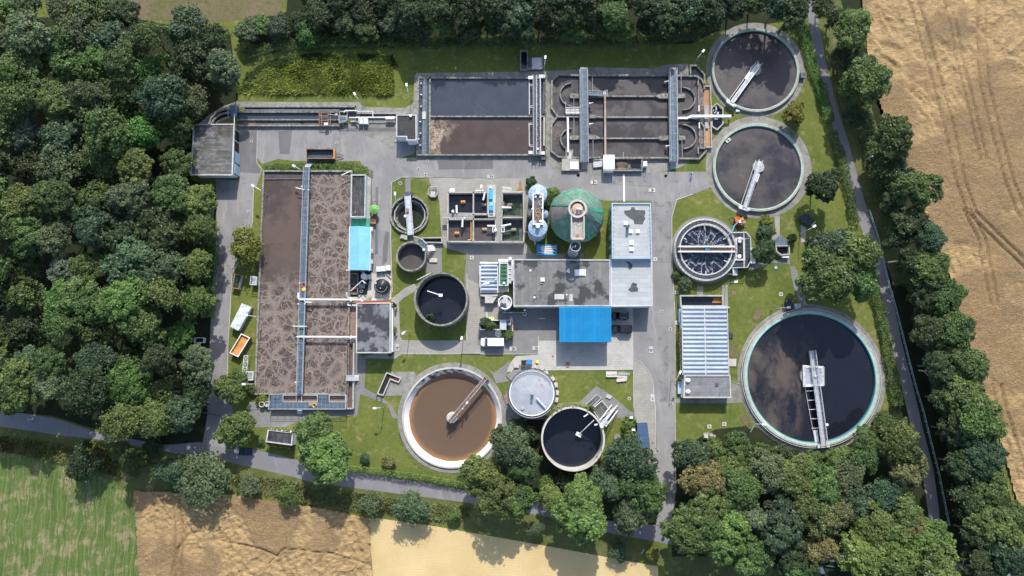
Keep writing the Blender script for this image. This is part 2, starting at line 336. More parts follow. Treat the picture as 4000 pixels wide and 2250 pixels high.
def brown_pool():
    n = NT('pool_wall_liner', .6, 0, .3); z = n.axis(2); zz = n.mth('ADD', z, n.rng(n.noise(.7,5),.2,.8,-.22,.22))
    k = n.mix(n.rng(zz,-1.72,-1.5), (.32,.17,.08), (.86,.83,.78)); x0,y0 = p('N',965,775)
    stain_shade = n.mth('MULTIPLY', n.rng(n.noise(.8,6),.42,.6), n.rng(n.axis(1), y0+5, y0+9)); n.col(n.mix(stain_shade, k, (.10,.085,.075))); return n.m  # upper wall: blotchy staining, with the shade on that side painted into the colour
M['liner'] = brown_pool()
def sludge_ring():
    n = NT('sludge_brown_pool', .35, 0, .4); x0, y0 = p('N',965,775); v = n.vm('SUBTRACT', n.nvec(.4,1.2,None,4), (x0,y0,0)); l = n.t.nodes.new('ShaderNodeVectorMath'); l.operation = 'LENGTH'
    n.put(l.inputs[0], n.vm('MULTIPLY', v, (1,1,0))); k = n.mix(n.rng(l.outputs['Value'], 9.6, 11.2), (.118,.076,.048), (.34,.165,.065)); n.col(k); n.bump(n.noise(4.,4),.15,.05); return n.m
M['sludge_pool'] = sludge_ring()
# ---- ground covers
def grass(name, a, b, c, dry=.60, br=1.):
    n = NT(name, .9, 0, .15); v = n.nvec(.2, 2.)
    k = n.mix(n.rng(n.noise(.12,5,v),.38,.62), tuple(q*br for q in a), tuple(q*br for q in b)); k = n.mix(n.rng(n.noise(.35,6,v,.65),dry,dry+.16), k, tuple(q*br for q in c))
    g = n.noise(5.5,5,None,.7); k = n.mix(1., k, n.grey(n.rng(g,.28,.72,.62,1.38)), 'MULTIPLY'); k = n.mix(1., k, n.grey(n.rng(n.noise(1.1,4),.3,.7,.85,1.15)), 'MULTIPLY')
    n.col(k); n.bump(g, .7, .12); return n.m
M['grass'] = grass('grass', (.094,.122,.026), (.132,.150,.036), (.23,.20,.085), .55)
M['rough_grass'] = grass('rough_grass', (.082,.10,.032), (.125,.13,.046), (.20,.17,.085), .55)
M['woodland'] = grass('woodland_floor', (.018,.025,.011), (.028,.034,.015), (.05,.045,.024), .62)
def asphalt(name, a, b, patch=.6):
    n = NT(name, .88, 0, .25); v = n.nvec(.15, 3.); k = n.mix(n.rng(n.noise(.16,5,v),.36,.64), a, b)
    k = n.mix(n.rng(n.noise(.5,6,v,.65),patch-.02,patch+.12,0,.75), k, tuple(q*.62 for q in a)); k = n.mix(n.rng(n.noise(.22,6,n.mapv(v,0,(2.5,.35,1)),.6),.54,.72,0,.8), k, tuple(q*1.22 for q in b))
    k = n.mix(1., k, n.grey(n.rng(n.noise(8.,4),.25,.75,.86,1.14)), 'MULTIPLY'); n.col(k); n.bump(n.noise(14.,3),.3,.03); return n.m
M['asphalt'] = asphalt('asphalt', (.20,.194,.192), (.255,.246,.238))
M['asphalt_old'] = asphalt('asphalt_old', (.17,.168,.168), (.235,.23,.226), .55)
M['asphalt_dark'] = asphalt('asphalt_dark', (.125,.12,.122), (.15,.145,.145))
M['asphalt_path'] = asphalt('asphalt_path', (.18,.174,.184), (.215,.208,.214), .66)
def paving(name, a, b, w, h, mort=.03, rot=0.):
    n = NT(name, .85, 0, .25); k = n.mix(n.rng(n.noise(.22,5),.36,.64), a, b); k = n.mix(1., k, n.brick(w,h,mort,n.mapv(n.pos,rot),((.93,.93,.93),(1.04,1.04,1.04),(.72,.72,.70))), 'MULTIPLY')
    k = n.mix(n.rng(n.noise(.6,6),.6,.76), k, tuple(q*.68 for q in a)); k = n.mix(1., k, n.grey(n.rng(n.noise(8.,4),.25,.75,.88,1.12)), 'MULTIPLY'); n.col(k); return n.m
M['paving'] = paving('paving', (.33,.315,.28), (.27,.255,.225), 1.0, .5)
M['paving_pale'] = paving('paving_pale', (.44,.425,.385), (.38,.365,.33), 1.2, .6)
M['paving_grey'] = paving('paving_grey', (.23,.225,.215), (.19,.185,.18), .8, .4)
def roof(name, a, b, wet, w, h, lo, hi, sc=.35, rot=0., moss=None, streak=None):
    n = NT(name, .8, 0, .3); v = n.nvec(.5,1.); k = n.mix(n.rng(n.noise(.5,6,None,.65),.35,.65), a, b)
    if streak: k = n.mix(n.rng(n.noise(1.0,6,n.mapv(v,0,streak),.6),.44,.6), k, tuple(q*.4 for q in a))
    k = n.mix(1., k, n.brick(w,h,.03,n.mapv(n.pos,rot),((.9,.9,.9),(1.06,1.06,1.06),(.66,.66,.66)),.37), 'MULTIPLY')
    k = n.mix(n.rng(n.noise(sc,6,v,.6),lo,hi), k, wet)
    if moss: k = n.mix(n.rng(n.noise(.6,6,v,.7),moss[1],moss[1]+.12), k, moss[0])
    k = n.mix(1., k, n.grey(n.rng(n.noise(7.,4),.25,.75,.86,1.14)), 'MULTIPLY'); n.col(k); n.rough(n.rng(n.noise(sc,6,v,.6),lo,hi,.8,.45)); return n.m
M['roof_bitumen'] = roof('roof_bitumen', (.20,.195,.185), (.14,.138,.135), (.05,.05,.054), 4.0, 1.0, .535,.58, .17, math.pi/2)
M['roof_light'] = roof('roof_light', (.40,.42,.42), (.35,.37,.375), (.05,.052,.055), 5.0, 1.1, .70,.77, .22)
M['roof_shed'] = roof('roof_shed', (.19,.195,.19), (.11,.105,.10), (.05,.045,.04), 30., .9, .50,.66, .25, 0., ((.12,.085,.03),.56), (.25,1.6,1))
M['roof_black'] = roof('roof_black', (.035,.034,.034), (.06,.058,.056), (.015,.015,.016), 8., 2., .5,.65, .5, 0., ((.20,.195,.19),.64))
M['roof_annex'] = roof('roof_annex', (.10,.10,.10), (.055,.055,.058), (.02,.02,.022), 8., 2., .48,.6, .3, 0., ((.26,.265,.265),.6), (1.6,.3,1))
M['roof_blower'] = roof('roof_blower', (.20,.205,.215), (.15,.152,.158), (.045,.046,.05), 6., .9, .46,.52, .2, 0.)
M['roof_pump'] = roof('roof_pump', (.22,.22,.225), (.16,.16,.165), (.06,.06,.062), 6., .9, .62,.66, .35, 0., ((.10,.10,.05),.68))
M['blue_roof'] = roof('blue_roof', (.012,.285,.55), (.020,.315,.59), (.03,.23,.43), 1.05, 30., .60,.80, .5, 0., ((.10,.27,.40),.68)); M['blue_roof'].node_tree.nodes['Principled BSDF'].inputs['Specular IOR Level'].default_value = .4
# ---- fields
def wheat_mat():
    n = NT('wheat', .75, 0, .25); v = n.nvec(.12, 5.); v2 = n.nvec(.6,1.2,v)
    a = n.t.nodes.new('ShaderNodeAttribute'); a.attribute_name = 'lodged'; lo = a.outputs['Fac']
    st = n.noise(1.1,6,n.mapv(v2,.35,(.45,2.2,1)),.65); st2 = n.noise(3.2,3,n.mapv(v2,-.2,(.35,1.6,1)),.6)
    k = n.mix(n.rng(st,.38,.60), (.22,.140,.062), (.45,.31,.145)); k = n.mix(n.rng(st2,.3,.7), k, n.mix(.5,k,(.50,.355,.18)))  # straw tones; the dark streaks also paint in the shade of tuft creases
    s = n.mix(n.rng(n.noise(2.6,5,None,.7),.32,.68), (.205,.130,.060), (.37,.25,.125)); s = n.mix(n.rng(n.noise(.12,4),.35,.65), s, n.mix(1.,s,(.82,.84,.88),'MULTIPLY')); n.col(n.mix(lo, s, k)); n.bump(n.noise(2.6,5,n.mapv(v2,.35,(.5,1.8,1)),.65),1.,.4); return n.m
M['wheat'] = wheat_mat()
def stubble():
    n = NT('stubble', .85, 0, .2); v = n.nvec(.1,3.); k = n.mix(n.rng(n.noise(.12,5,v),.35,.65), (.50,.37,.175), (.58,.45,.23)); k = n.mix(n.rng(n.wave(.55,n.mapv(v,.08),2.,'Y'),.2,.9,0,.3), k, (.45,.32,.15))
    k = n.mix(1., k, n.grey(n.rng(n.noise(7.,4,n.mapv(n.pos,.08,(.4,1.5,1))),.25,.75,.84,1.16)), 'MULTIPLY'); n.col(k); return n.m
M['stubble'] = stubble()
def crop():
    n = NT('crop_green', .9, 0, .15); v = n.nvec(.15,2.2); sx = n.mapv(v,.05,(1,1,1)); row = n.wave(.62,sx,1.2,'X'); row2 = n.noise(1.0,5,n.mapv(v,.05,(1.6,.07,1)),.6)
    k = n.mix(n.rng(row2,.38,.62), (.066,.108,.026), (.105,.145,.040)); bare = n.mth('MULTIPLY', n.rng(n.noise(.33,6,n.mapv(v,-.25,(.8,.8,1)),.7),.49,.60), n.rng(row2,.38,.56)); k = n.mix(bare, k, (.25,.205,.115))
    k = n.mix(n.rng(n.wave(.16,sx,3.0,'X'),.93,.99,0,.35), k, (.24,.22,.11)); g = n.noise(4.5,5,n.mapv(v,.05,(1.2,.5,1)),.7); k = n.mix(1., k, n.grey(n.rng(g,.28,.72,.7,1.3)), 'MULTIPLY'); n.col(k); n.bump(g,.5,.15); return n.m
M['crop'] = crop()
M['fallow'] = grass('fallow', (.17,.125,.085), (.12,.115,.05), (.085,.105,.032), .53)
# ---- foliage
def leafmat(name, gloss=.5):
    n = NT(name, .5, 0, .3); oi = n.t.nodes.new('ShaderNodeObjectInfo'); at = n.t.nodes.new('ShaderNodeAttribute'); at.attribute_name = 'tint'
    k = n.mix(1., oi.outputs['Color'], n.grey(n.rng(at.outputs['Fac'],0,1,.58,1.5)), 'MULTIPLY'); k = n.mix(n.rng(at.outputs['Fac'],.8,1.,0,.28), k, (.15,.155,.03))
    k = n.mix(1., k, n.grey(n.rng(n.noise(.35,3),.3,.7,.82,1.18)), 'MULTIPLY'); n.col(k)
    tr = n.t.nodes.new('ShaderNodeBsdfTranslucent'); n.put(tr.inputs[0], k); mx = n.t.nodes.new('ShaderNodeMixShader'); mx.inputs[0].default_value = .22
    n.t.links.new(n.b.outputs[0], mx.inputs[1]); n.t.links.new(tr.outputs[0], mx.inputs[2]); n.t.links.new(mx.outputs[0], n.t.nodes['Material Output'].inputs[0]); return n.m
M['leaf'] = leafmat('leaf')
def netmat():
    n = NT('green_net', .6, 0, .3); k = n.mix(n.rng(n.noise(.4,5),.35,.65), (.10,.29,.20), (.19,.36,.28)); k = n.mix(n.rng(n.noise(2.6,3),.62,.70), k, (.62,.68,.64)); n.col(k)
    tr = n.t.nodes.new('ShaderNodeBsdfTransparent'); mx = n.t.nodes.new('ShaderNodeMixShader'); n.put(mx.inputs[0], n.rng(n.noise(.5,5),.3,.7,.25,.62))
    n.t.links.new(n.b.outputs[0], mx.inputs[1]); n.t.links.new(tr.outputs[0], mx.inputs[2]); n.t.links.new(mx.outputs[0], n.t.nodes['Material Output'].inputs[0]); return n.m
M['net'] = netmat()
M['net_dense'] = mk('green_net_dense', (.03,.26,.15), (.06,.33,.21), .8, rough=.6)
M['slate'] = roof('slate', (.24,.215,.20), (.18,.165,.155), (.08,.075,.07), .5, .3, .6,.7, .5)
M['grey_membrane'] = mk('grey_membrane', (.35,.37,.40), (.30,.32,.35), .5, rough=.5, stain=((.22,.23,.25),.8,.6,.75), fine=.06)
M['trim'] = mk('trim', (.50,.51,.515), (.36,.365,.36), .9, stain=((.16,.16,.14),1.1,.58,.74))
# ================================================================== GROUND
import bmesh
BR = p('N',965,775); BRR = mlen('N',478)              # brown settling pool, sunk into the ground
HP = p('G',458,612); HPR = mlen('G',296)              # deep hopper tank, sunk
bm = bmesh.new(); edges = []
for loop in ([(-420,-330),(420,-330),(420,420),(-420,420)], circ(*BR,BRR,96), circ(*HP,HPR,64)):
    vs_ = [bm.verts.new((x,y,0)) for x,y in loop]; edges += [bm.edges.new((vs_[i],vs_[(i+1)%len(vs_)])) for i in range(len(vs_))]
bmesh.ops.triangle_fill(bm, use_beauty=True, edges=edges); bmesh.ops.recalc_face_normals(bm, faces=bm.faces)
me = bpy.data.meshes.new('ground'); bm.to_mesh(me); bm.free(); me.materials.append(M['grass'])
for q in me.polygons:
    if q.normal.z < 0: me.flip_normals(); break
g_ = bpy.data.objects.new('ground', me); COL.objects.link(g_); g_['kind'] = 'structure'
ZL = [0.0]
def sheet(name, m, pts, z=0):                           # every sheet lies 1 mm above the one before
    ZL[0] += 1; return struct(name, MB().sheet(pts, .004+.001*ZL[0]), M[m])
# woodland floors, rough verges
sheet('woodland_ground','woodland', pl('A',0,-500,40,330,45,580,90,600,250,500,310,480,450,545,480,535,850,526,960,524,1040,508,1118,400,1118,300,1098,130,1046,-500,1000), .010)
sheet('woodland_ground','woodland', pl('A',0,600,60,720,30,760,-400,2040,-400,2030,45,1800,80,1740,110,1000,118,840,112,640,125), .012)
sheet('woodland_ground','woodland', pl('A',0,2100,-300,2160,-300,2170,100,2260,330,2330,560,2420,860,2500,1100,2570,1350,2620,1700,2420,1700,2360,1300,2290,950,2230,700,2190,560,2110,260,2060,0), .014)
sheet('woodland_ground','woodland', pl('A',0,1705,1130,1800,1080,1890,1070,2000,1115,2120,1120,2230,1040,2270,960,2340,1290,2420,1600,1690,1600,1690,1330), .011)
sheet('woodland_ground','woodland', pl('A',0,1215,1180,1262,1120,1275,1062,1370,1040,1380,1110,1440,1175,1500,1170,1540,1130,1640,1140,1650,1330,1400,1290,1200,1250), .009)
sheet('rough_verge','rough_grass', pl('A',0,-400,1040,0,1075,130,1092,260,1115,500,1150,620,1178,750,1205,880,1228,1190,1268,1400,1305,1540,1345,1680,1378,1660,1420,1480,1400,1200,1335,960,1300,800,1270,600,1240,345,1240,0,1150,-400,1110), .016)
sheet('rough_verge','rough_grass', pl('A',0,2055,0,2115,0,2200,300,2330,700,2250,720,2185,540,2120,300), .018)
# fields
sheet('fallow_field','fallow', pl('A',0,200,-500,900,-500,735,-60,700,38,560,55,360,50,190,20), .020)
sheet('crop_field','crop', pl('A',0,-500,1080,0,1135,180,1165,330,1235,345,1300,356,1449,365,1700,-500,1700), .022)
sheet('stubble_field','stubble', pl('A',0,925,1300,1100,1325,1400,1378,1560,1408,1655,1425,1665,1700,950,1700,938,1449), .024)
sheet('grass_field','rough_grass', pl('A',0,1665,1400,1800,1400,2060,1425,2120,1700,1672,1700), .019)
# roads and yards
R_ = .030
sheet('public_road','asphalt_path', pl('A',0,-400,980,0,1036,60,1040,135,1052,260,1092,420,1120,500,1112,560,1125,640,1130,760,1160,880,1187,1060,1212,1200,1240,1390,1270,1530,1310,1640,1320,1690,1330,1900,1370,2090,1388,2250,1400,2440,1420,2560,1449,2560,1500,2420,1462,2250,1430,2090,1412,1900,1398,1680,1368,1540,1342,1400,1304,1190,1266,880,1226,770,1210,740,1200,600,1168,500,1148,440,1140,250,1106,130,1092,0,1072,-400,1020), R_)
sheet('narrow_path','asphalt_path', pl('A',0,2008,-120,2027,0,2040,90,2052,150,2083,280,2108,360,2139,480,2165,570,2200,650,2217,740,2240,860,2265,960,2293,1080,2318,1180,2335,1290,2345,1400,2372,1400,2363,1290,2348,1180,2322,1080,2294,960,2268,860,2244,740,2226,650,2191,560,2164,470,2132,350,2106,270,2076,150,2064,80,2048,0,2030,-120), R_+.004)
Z1 = R_+.008
sheet('west_road','asphalt', pl('A',0,603,320,648,318,640,400,660,425,645,470,637,470,635,560,610,640,583,690,578,790,573,870,573,960,590,1050,600,1130,510,1120,522,1040,520,960,527,880,535,700,546,600,543,450,600,455), Z1)
sheet('yard','asphalt', pl('A',0,600,317,860,320,880,310,1045,312,1045,385,1000,400,1060,395,1380,405,1430,432,1800,432,1786,440,1790,470,1740,490,1700,505,1690,540,1690,640,1697,800,1697,1000,1699,1240,1690,1330,1650,1320,1652,1100,1640,1000,1636,950,1592,905,1592,770,1640,770,1640,505,1540,505,1530,505,1400,490,1330,448,1010,446,985,460,982,600,985,700,985,720,935,720,936,560,935,450,905,405,740,405,700,400,660,412,640,390,603,330), Z1+.004)
Z2 = Z1+.012
sheet('yard_patch','asphalt_dark', pl('F',0,1150,545,1475,545,1465,1130,1540,1240,1530,1340,1120,1320), Z2)
sheet('yard_apron','apron', pl('B',0,420,1015,1700,1015,1870,1010,1880,760,2520,780,2400,860,2380,1330,2180,1180,1900,1090,1860,1075,430,1070), Z2)
sheet('channel_apron','apron', pl('B',0,-100,1000,60,860,220,760,390,700,1940,705,2010,770,2540,780,2540,850,1920,850,1900,770,480,765,330,800,130,880,0,1000), Z2)
sheet('basin_apron','apron', pl('C',0,225,305,200,340,190,640,100,700,0,700,0,770,230,770,215,1290,1000,1300,1660,1290,1760,1390,1880,1440,2000,1445,2900,1440,3160,1390,3300,1330,3300,200,3050,210,2900,255,2180,240,1990,270,1380,290), Z2)
sheet('clarifier_apron','apron', circ(*p('E',848,748), mlen('E',670), 64), Z2+.004)
sheet('clarifier_apron','apron', circ(*p('A',1908,420), mlen('A',134), 64), Z2+.008)
sheet('clarifier_apron','apron', circ(*p('K',1475,1125), mlen('K',728), 96), Z2)
sheet('trickling_apron','paving_grey', circ(*p('J',590,937), mlen('J',510), 64), Z2)
sheet('pool_apron','apron', pl('N',0,240,570,340,330,600,330,640,480,480,560), Z2)
struct('pool_apron', MB().ring(*BR, BRR-.02, BRR+mlen('N',45), -.3, Z2+.016), M['apron'])
sheet('pool_path','paving_grey', pl('N',0,0,330,110,340,110,490,240,560,300,590,400,700,440,790,380,780,340,650,50,540,45,740,0,780), Z2+.002)
# centre
sheet('hopper_walk','paving_grey', pl('G',0,395,50,470,50,475,330,395,330), Z2); sheet('hopper_walk','paving_grey', pl('G',0,430,900,520,900,640,1010,830,1030,935,1030,940,1470,700,1470,640,1300), Z2+.002)
sheet('centre_yard','paving', pl('G',0,740,60,2190,60,2350,130,2600,230,2290,230,2180,1000,2290,1190,2400,1290,2000,1290,1560,1290,1500,1600,1310,1600,1310,1190,1000,1100,940,1030,900,400,860,310,780,200), Z2)
sheet('shaded_yard','paving_grey', pl('I',0,75,30,1450,30,1450,110,620,110,440,100,230,140,210,600,75,600,40,330), Z2+.004)
sheet('centre_yard','paving', pl('I',0,75,330,620,560,620,680,440,730,430,760,560,790,250,1100,-50,1100,70,1060), Z2+.006)
sheet('service_yard','paving_grey', pl('I',0,200,940,430,820,430,750,620,660,1160,660,1165,1080,915,1075,912,1215,0,1215,0,1130,200,1130), Z2+.010)
sheet('court','paving_pale', pl('I',0,915,1060,1160,1060,1160,660,2030,660,2035,1280,2030,1400,640,1410,480,1445,650,1240,910,1225), Z2+.014)
sheet('side_path','paving', pl('N',0,120,170,380,130,480,20,620,25,1100,25,1240,75,1240,155,480,155,400,205,110,200), Z2)
sheet('side_path','paving_grey', pl('M',0,1420,790,1520,830,1505,1110,1620,1180,1600,1210,1470,1160,1440,1330,1400,1360,900,1420,780,1470,430,1470,450,1240,640,1240,1400,1300), Z2)
sheet('side_path','paving', pl('M',0,1750,300,1870,200,1960,160,2000,210,1860,290,1820,330,1830,640,1870,700,1800,840,1760,840,1770,560), Z2+.003)
sheet('south_drive','paving', pl('O',0,1510,140,1590,170,1660,260,1710,360,1735,640,1745,1300,1700,1290,1600,1050,1530,790,1515,640), Z2+.010)
sheet('tank_plaza','paving_grey', pl('O',0,960,580,1130,415,1300,520,1480,680,1525,690,1530,740,1330,745,1200,850,1000,760,640,720,620,680,760,590), Z2)
sheet('tank_plaza','paving_grey', pl('O',0,200,310,330,200,560,250,640,260,640,600,620,760,420,760,200,900,170,560,260,360,100,390,60,290,0,230,80,280,250,150), Z2-.002)
sheet('side_path','paving_grey', pl('K',0,1255,0,1305,0,1370,200,1430,380,1500,400,1380,430,1290,200), Z2+.004); sheet('side_path','paving', pl('K',0,320,200,380,200,380,290,320,290), Z2+.004)
sheet('side_path','paving', pl('K',0,570,190,625,190,630,420,575,420), Z2+.004); sheet('side_path','apron', pl('K',0,650,1170,800,1190,830,1380,610,1385,90,1385,90,1340,640,1330), Z2)
sheet('side_path','paving', pl('J',0,1620,440,1700,430,1700,720,1800,790,1560,800,1630,640), Z2+.006); sheet('side_path','paving', pl('J',0,2010,560,2090,600,2080,820,2015,830), Z2)
sheet('side_path','paving_grey', pl('J',0,1260,1150,1560,1110,1680,1090,1840,1060,1860,1180,1960,1250,1990,1450,1900,1300,1840,1150,1600,1130,1240,1260), Z2+.001)
# wet and worn marks on the yard, bare patches on the lawn
sheet('wet_mark','asphalt_dark', pl('G',0,95,850,155,860,140,1050,120,1300,45,1370,60,1100,85,930), Z2+.02)
for q in (('A',1641,508,1690,508,1690,660,1641,660),('A',1100,404,1240,402,1240,424,1105,426),('A',1520,432,1640,434,1640,470,1525,462),('A',548,640,566,640,560,760,545,760),('A',1655,820,1680,820,1682,1010,1658,1010),('A',700,330,735,328,728,388,704,386),('A',1010,420,1024,420,1060,446,1040,446),('A',945,470,952,470,950,640,943,640),('A',850,322,1040,322,1040,330,850,330),('A',560,470,600,470,590,480,560,482)): sheet('asphalt_patch', 'asphalt_dark' if q[1] in (1100,548,700,945,850) else 'asphalt_old', pl(q[0],0,*q[1:]))
sheet('rust_mark','rust', pl('G',0,2090,130,2105,90,2120,130,2125,210,2150,250,2040,250,2085,210), Z2+.02)
for k,q in enumerate((('K',920,435,985,465,930,560,875,530),('K',655,780,730,780,728,915,650,915),('T',690,195,720,215,770,290,730,305,670,230),('G',1680,330,1700,330,1700,345,1680,345))):
    if k < 3: sheet('worn_grass','fallow', pl(q[0],0,*q[1:]), .035)
sheet('road_line','white_paint', pl('H',0,1575,0,1602,0,1606,410,1582,410), Z2+.016)
sheet('drain_line','rusty_steel', pl('G',0,1232,66,1402,66,1402,71,1232,71), Z2+.022)
# kerbs
kb = MB()
for q in (pl('A',0,1010,446,985,460,983,600,987,735), pl('A',0,1742,489,1702,503,1690,545,1690,640,1698,800,1698,1000,1700,1240), pl('A',0,638,470,636,560,611,640,584,690,579,790,574,870,573,960), pl('A',0,1010,446,1030,446), pl('A',0,1040,446,1090,446),
          pl('I',0,0,1217,912,1217), pl('I',0,914,1000,914,1217), pl('I',0,640,1408,2034,1400), pl('O',0,1512,262,1517,640), pl('O',0,1517,140,1600,178,1662,262,1712,362,1737,640,1747,1300), pl('N',0,480,157,1240,157), pl('G',0,1312,1100,1312,1480), pl('I',0,75,40,70,1060), pl('F',0,1476,545,1465,1130,1540,1245)):
    kb.wall(q, .14, .0, .14)
struct('kerb', kb, M['concrete_pale'])
# wheat: real lodged relief
def vnoise(x, y, s, seed):
    r = np.random.default_rng(seed); L = r.random((256,256)); x = x*s; y = y*s; xi = np.floor(x).astype(int); yi = np.floor(y).astype(int); fx = x-xi; fy = y-yi
    fx = fx*fx*(3-2*fx); fy = fy*fy*(3-2*fy); g = lambda a,b: L[a%256,b%256]
    return (g(xi,yi)*(1-fx)+g(xi+1,yi)*fx)*(1-fy)+(g(xi,yi+1)*(1-fx)+g(xi+1,yi+1)*fx)*fy
def fbm(x, y, s, seed, n=4): return sum(vnoise(x,y,s*2**k,seed+k)*.5**k for k in range(n))/(2-.5**(n-1))
def inside(X, Y, poly):
    r = np.zeros(X.shape, bool); n = len(poly)
    for i in range(n):
        (x1,y1),(x2,y2) = poly[i], poly[(i+1)%n]
        if y1 == y2: continue
        c = ((y1 > Y) != (y2 > Y)) & (X < (x2-x1)*(Y-y1)/(y2-y1)+x1); r ^= c
    return r
def wheat_field(poly, res, tracks, lodge, stand_h=.75):
    xs = np.arange(min(q[0] for q in poly), max(q[0] for q in poly), res); ys = np.arange(min(q[1] for q in poly), max(q[1] for q in poly), res)
    X, Y = np.meshgrid(xs, ys); wx = X+3.5*(fbm(X,Y,.12,3)-.5)*2; wy = Y+3.5*(fbm(X,Y,.12,9)-.5)*2
    lod = np.clip((fbm(wx,wy,.10,21,4)-lodge(X,Y))*7+.5, 0, 1)
    sp_ = .94*wx+.35*wy; lp_ = .35*wx-.94*wy; ridge = 1-np.abs(2*fbm(sp_,lp_*(.30 if res > .33 else .8),.50,33,3)-1); tuft = fbm(sp_*.55,lp_*1.25,1.3,41,3)
    Z = .12+stand_h*(1-lod)+lod*(.62*ridge**3+.62*np.abs(tuft-.5)+.2*(fbm(sp_*.8,lp_*2.2,2.0,43,2)-.5))+.30*(fbm(X,Y,1.7,55,3)-.5)
    for tr, w in tracks:
        for (x1,y1),(x2,y2) in zip(tr, tr[1:]):
            d = np.hypot(x2-x1,y2-y1); t = np.clip(((X-x1)*(x2-x1)+(Y-y1)*(y2-y1))/d**2,0,1); dd = np.hypot(X-x1-t*(x2-x1), Y-y1-t*(y2-y1)); k = np.clip(1.3-dd/w,0,1); Z = Z*(1-k)+.05*k; lod = lod*(1-.7*k)
    ok = inside(X, Y, poly); idx = -np.ones(X.shape,int); cell = ok[:-1,:-1]&ok[1:,:-1]&ok[:-1,1:]&ok[1:,1:]
    use = np.zeros(X.shape,bool); use[:-1,:-1] |= cell; use[1:,:-1] |= cell; use[:-1,1:] |= cell; use[1:,1:] |= cell; idx[use] = np.arange(use.sum())
    vs = np.stack([X[use],Y[use],np.maximum(Z[use],.04)],1); fs = np.stack([idx[:-1,:-1][cell],idx[:-1,1:][cell],idx[1:,1:][cell],idx[1:,:-1][cell]],1)
    me = bpy.data.meshes.new('wheat_field'); me.vertices.add(len(vs)); me.vertices.foreach_set('co', vs.ravel()); me.loops.add(fs.size); me.loops.foreach_set('vertex_index', fs.ravel())
    me.polygons.add(len(fs)); me.polygons.foreach_set('loop_start', np.arange(0,fs.size,4)); me.update(); me.validate()
    at = me.attributes.new('lodged','FLOAT','POINT'); at.data.foreach_set('value', lod[use].astype(np.float32)); me.materials.append(M['wheat'])
    o = bpy.data.objects.new('wheat_field', me); COL.objects.link(o); o['kind'] = 'structure'
def pair(fr, gap, *q):
    a = pl(fr,0,*q); out = []
    for s_ in (-gap/2, gap/2):
        out.append(([(x+s_, y) for x,y in a], .2))
    return out
trk = pair('U',2.3, 660,-60,700,60,745,230,800,420,850,620,900,860,950,1000,1050,1100,1208,1250,1300,1340)+pair('U',2.2,1000,-60,1010,400,1070,640,1130,860,1200,1030)+pair('U',1.6,830,-40,920,380,1010,760)+pair('U',1.8,930,990,1000,1130,1060,1440)+pair('T',2.0,2380,0,2420,180,2500,420,2580,700)
cx_, cy_ = p('U',1000,800)
wheat_field(pl('A',0,2150,-80,2330,-80,2800,-80,2800,1560,2640,1560,2590,1400,2515,1120,2470,980,2410,800,2380,680,2325,540,2272,430,2225,310,2182,190,2172,60), .36, trk,
    lambda X,Y: .40+.30*np.exp(-(((X-p('U',1080,860)[0])/13)**2+((Y-p('U',1080,860)[1])/17)**2))-.10*np.clip((Y-p('U',0,300)[1])/20,-1,1)+.16*np.exp(-(((X-p('U',1200,1250)[0])/12)**2+((Y-p('U',1200,1250)[1])/18)**2)))
trk2 = pair('R',1.6,1270,560,1290,760,1290,1104,1300,1200)+[(pl('R',0,1600,850,1780,880,1900,910,2000,960),.2),(pl('R',0,1240,1100,1290,900,1360,800,1450,780),.3),(pl('R',0,1950,1000,2050,900,2200,920,2400,940,2700,1030),.12)]
wheat_field(pl('A',0,338,1232,600,1243,820,1278,930,1300,940,1449,950,1600,362,1600,350,1400), .30, trk2,
    lambda X,Y: .585+.08*np.clip((p('R',1750,0)[0]-X)/9,-1,1)*np.clip((p('R',0,740)[1]-Y)/4,-.4,1)-.17*np.clip((X-p('R',1900,0)[0])/9,0,1)-.16*np.exp(-((X-p('R',1170,0)[0])/5)**2-((Y-p('R',0,640)[1])/6)**2))
# tall weeds on the upper lawn: thousands of blades, one mass
def blades(name, poly, n, h, w, m, col):
    xs = [q[0] for q in poly]; ys = [q[1] for q in poly]; X = rng.uniform(min(xs),max(xs),n*3); Y = rng.uniform(min(ys),max(ys),n*3); k = inside(X,Y,poly); X, Y = X[k][:n], Y[k][:n]
    dens = fbm(X,Y,.25,77); k = rng.random(len(X)) < np.clip((dens-.28)*4,.12,1); X, Y = X[k], Y[k]; n = len(X); H = h*(.35+.9*fbm(X,Y,.3,78))*rng.uniform(.6,1.3,n)
    a = rng.uniform(0,6.28,n); lean = rng.uniform(.3,1.1,n)*H; b = fbm(X,Y,.15,79)*9+rng.normal(0,.7,n); w_ = w*rng.uniform(.6,1.5,n); dx, dy = np.cos(a)*w_/2, np.sin(a)*w_/2; lx, ly = np.cos(b)*lean, np.sin(b)*lean
    V = np.stack([np.stack([X-dx,Y-dy,np.full(n,.02)],1),np.stack([X+dx,Y+dy,np.full(n,.02)],1),np.stack([X+lx+dx*.8,Y+ly+dy*.8,H],1),np.stack([X+lx-dx*.8,Y+ly-dy*.8,H*1.05],1)],1).reshape(-1,3)
    me = bpy.data.meshes.new(name); me.from_pydata(V.tolist(),[],np.arange(4*n).reshape(n,4).tolist()); me.materials.append(m); t = me.attributes.new('tint','FLOAT','FACE'); t.data.foreach_set('value',np.clip(fbm(X,Y,.2,80)+rng.normal(0,.22,n),0,1).astype(np.float32))
    o = bpy.data.objects.new(name, me); COL.objects.link(o); o.color = (*col,1); o['kind'] = 'stuff'; return o
blades('tall_weeds', pl('B',0,420,600,450,520,640,440,760,300,1060,270,1200,160,1340,140,1460,140,1640,150,1760,200,2000,210,2360,240,2380,420,2390,600,1900,620,1400,605,800,605), 26000, .95, .16, M['leaf'], (.26,.31,.07))
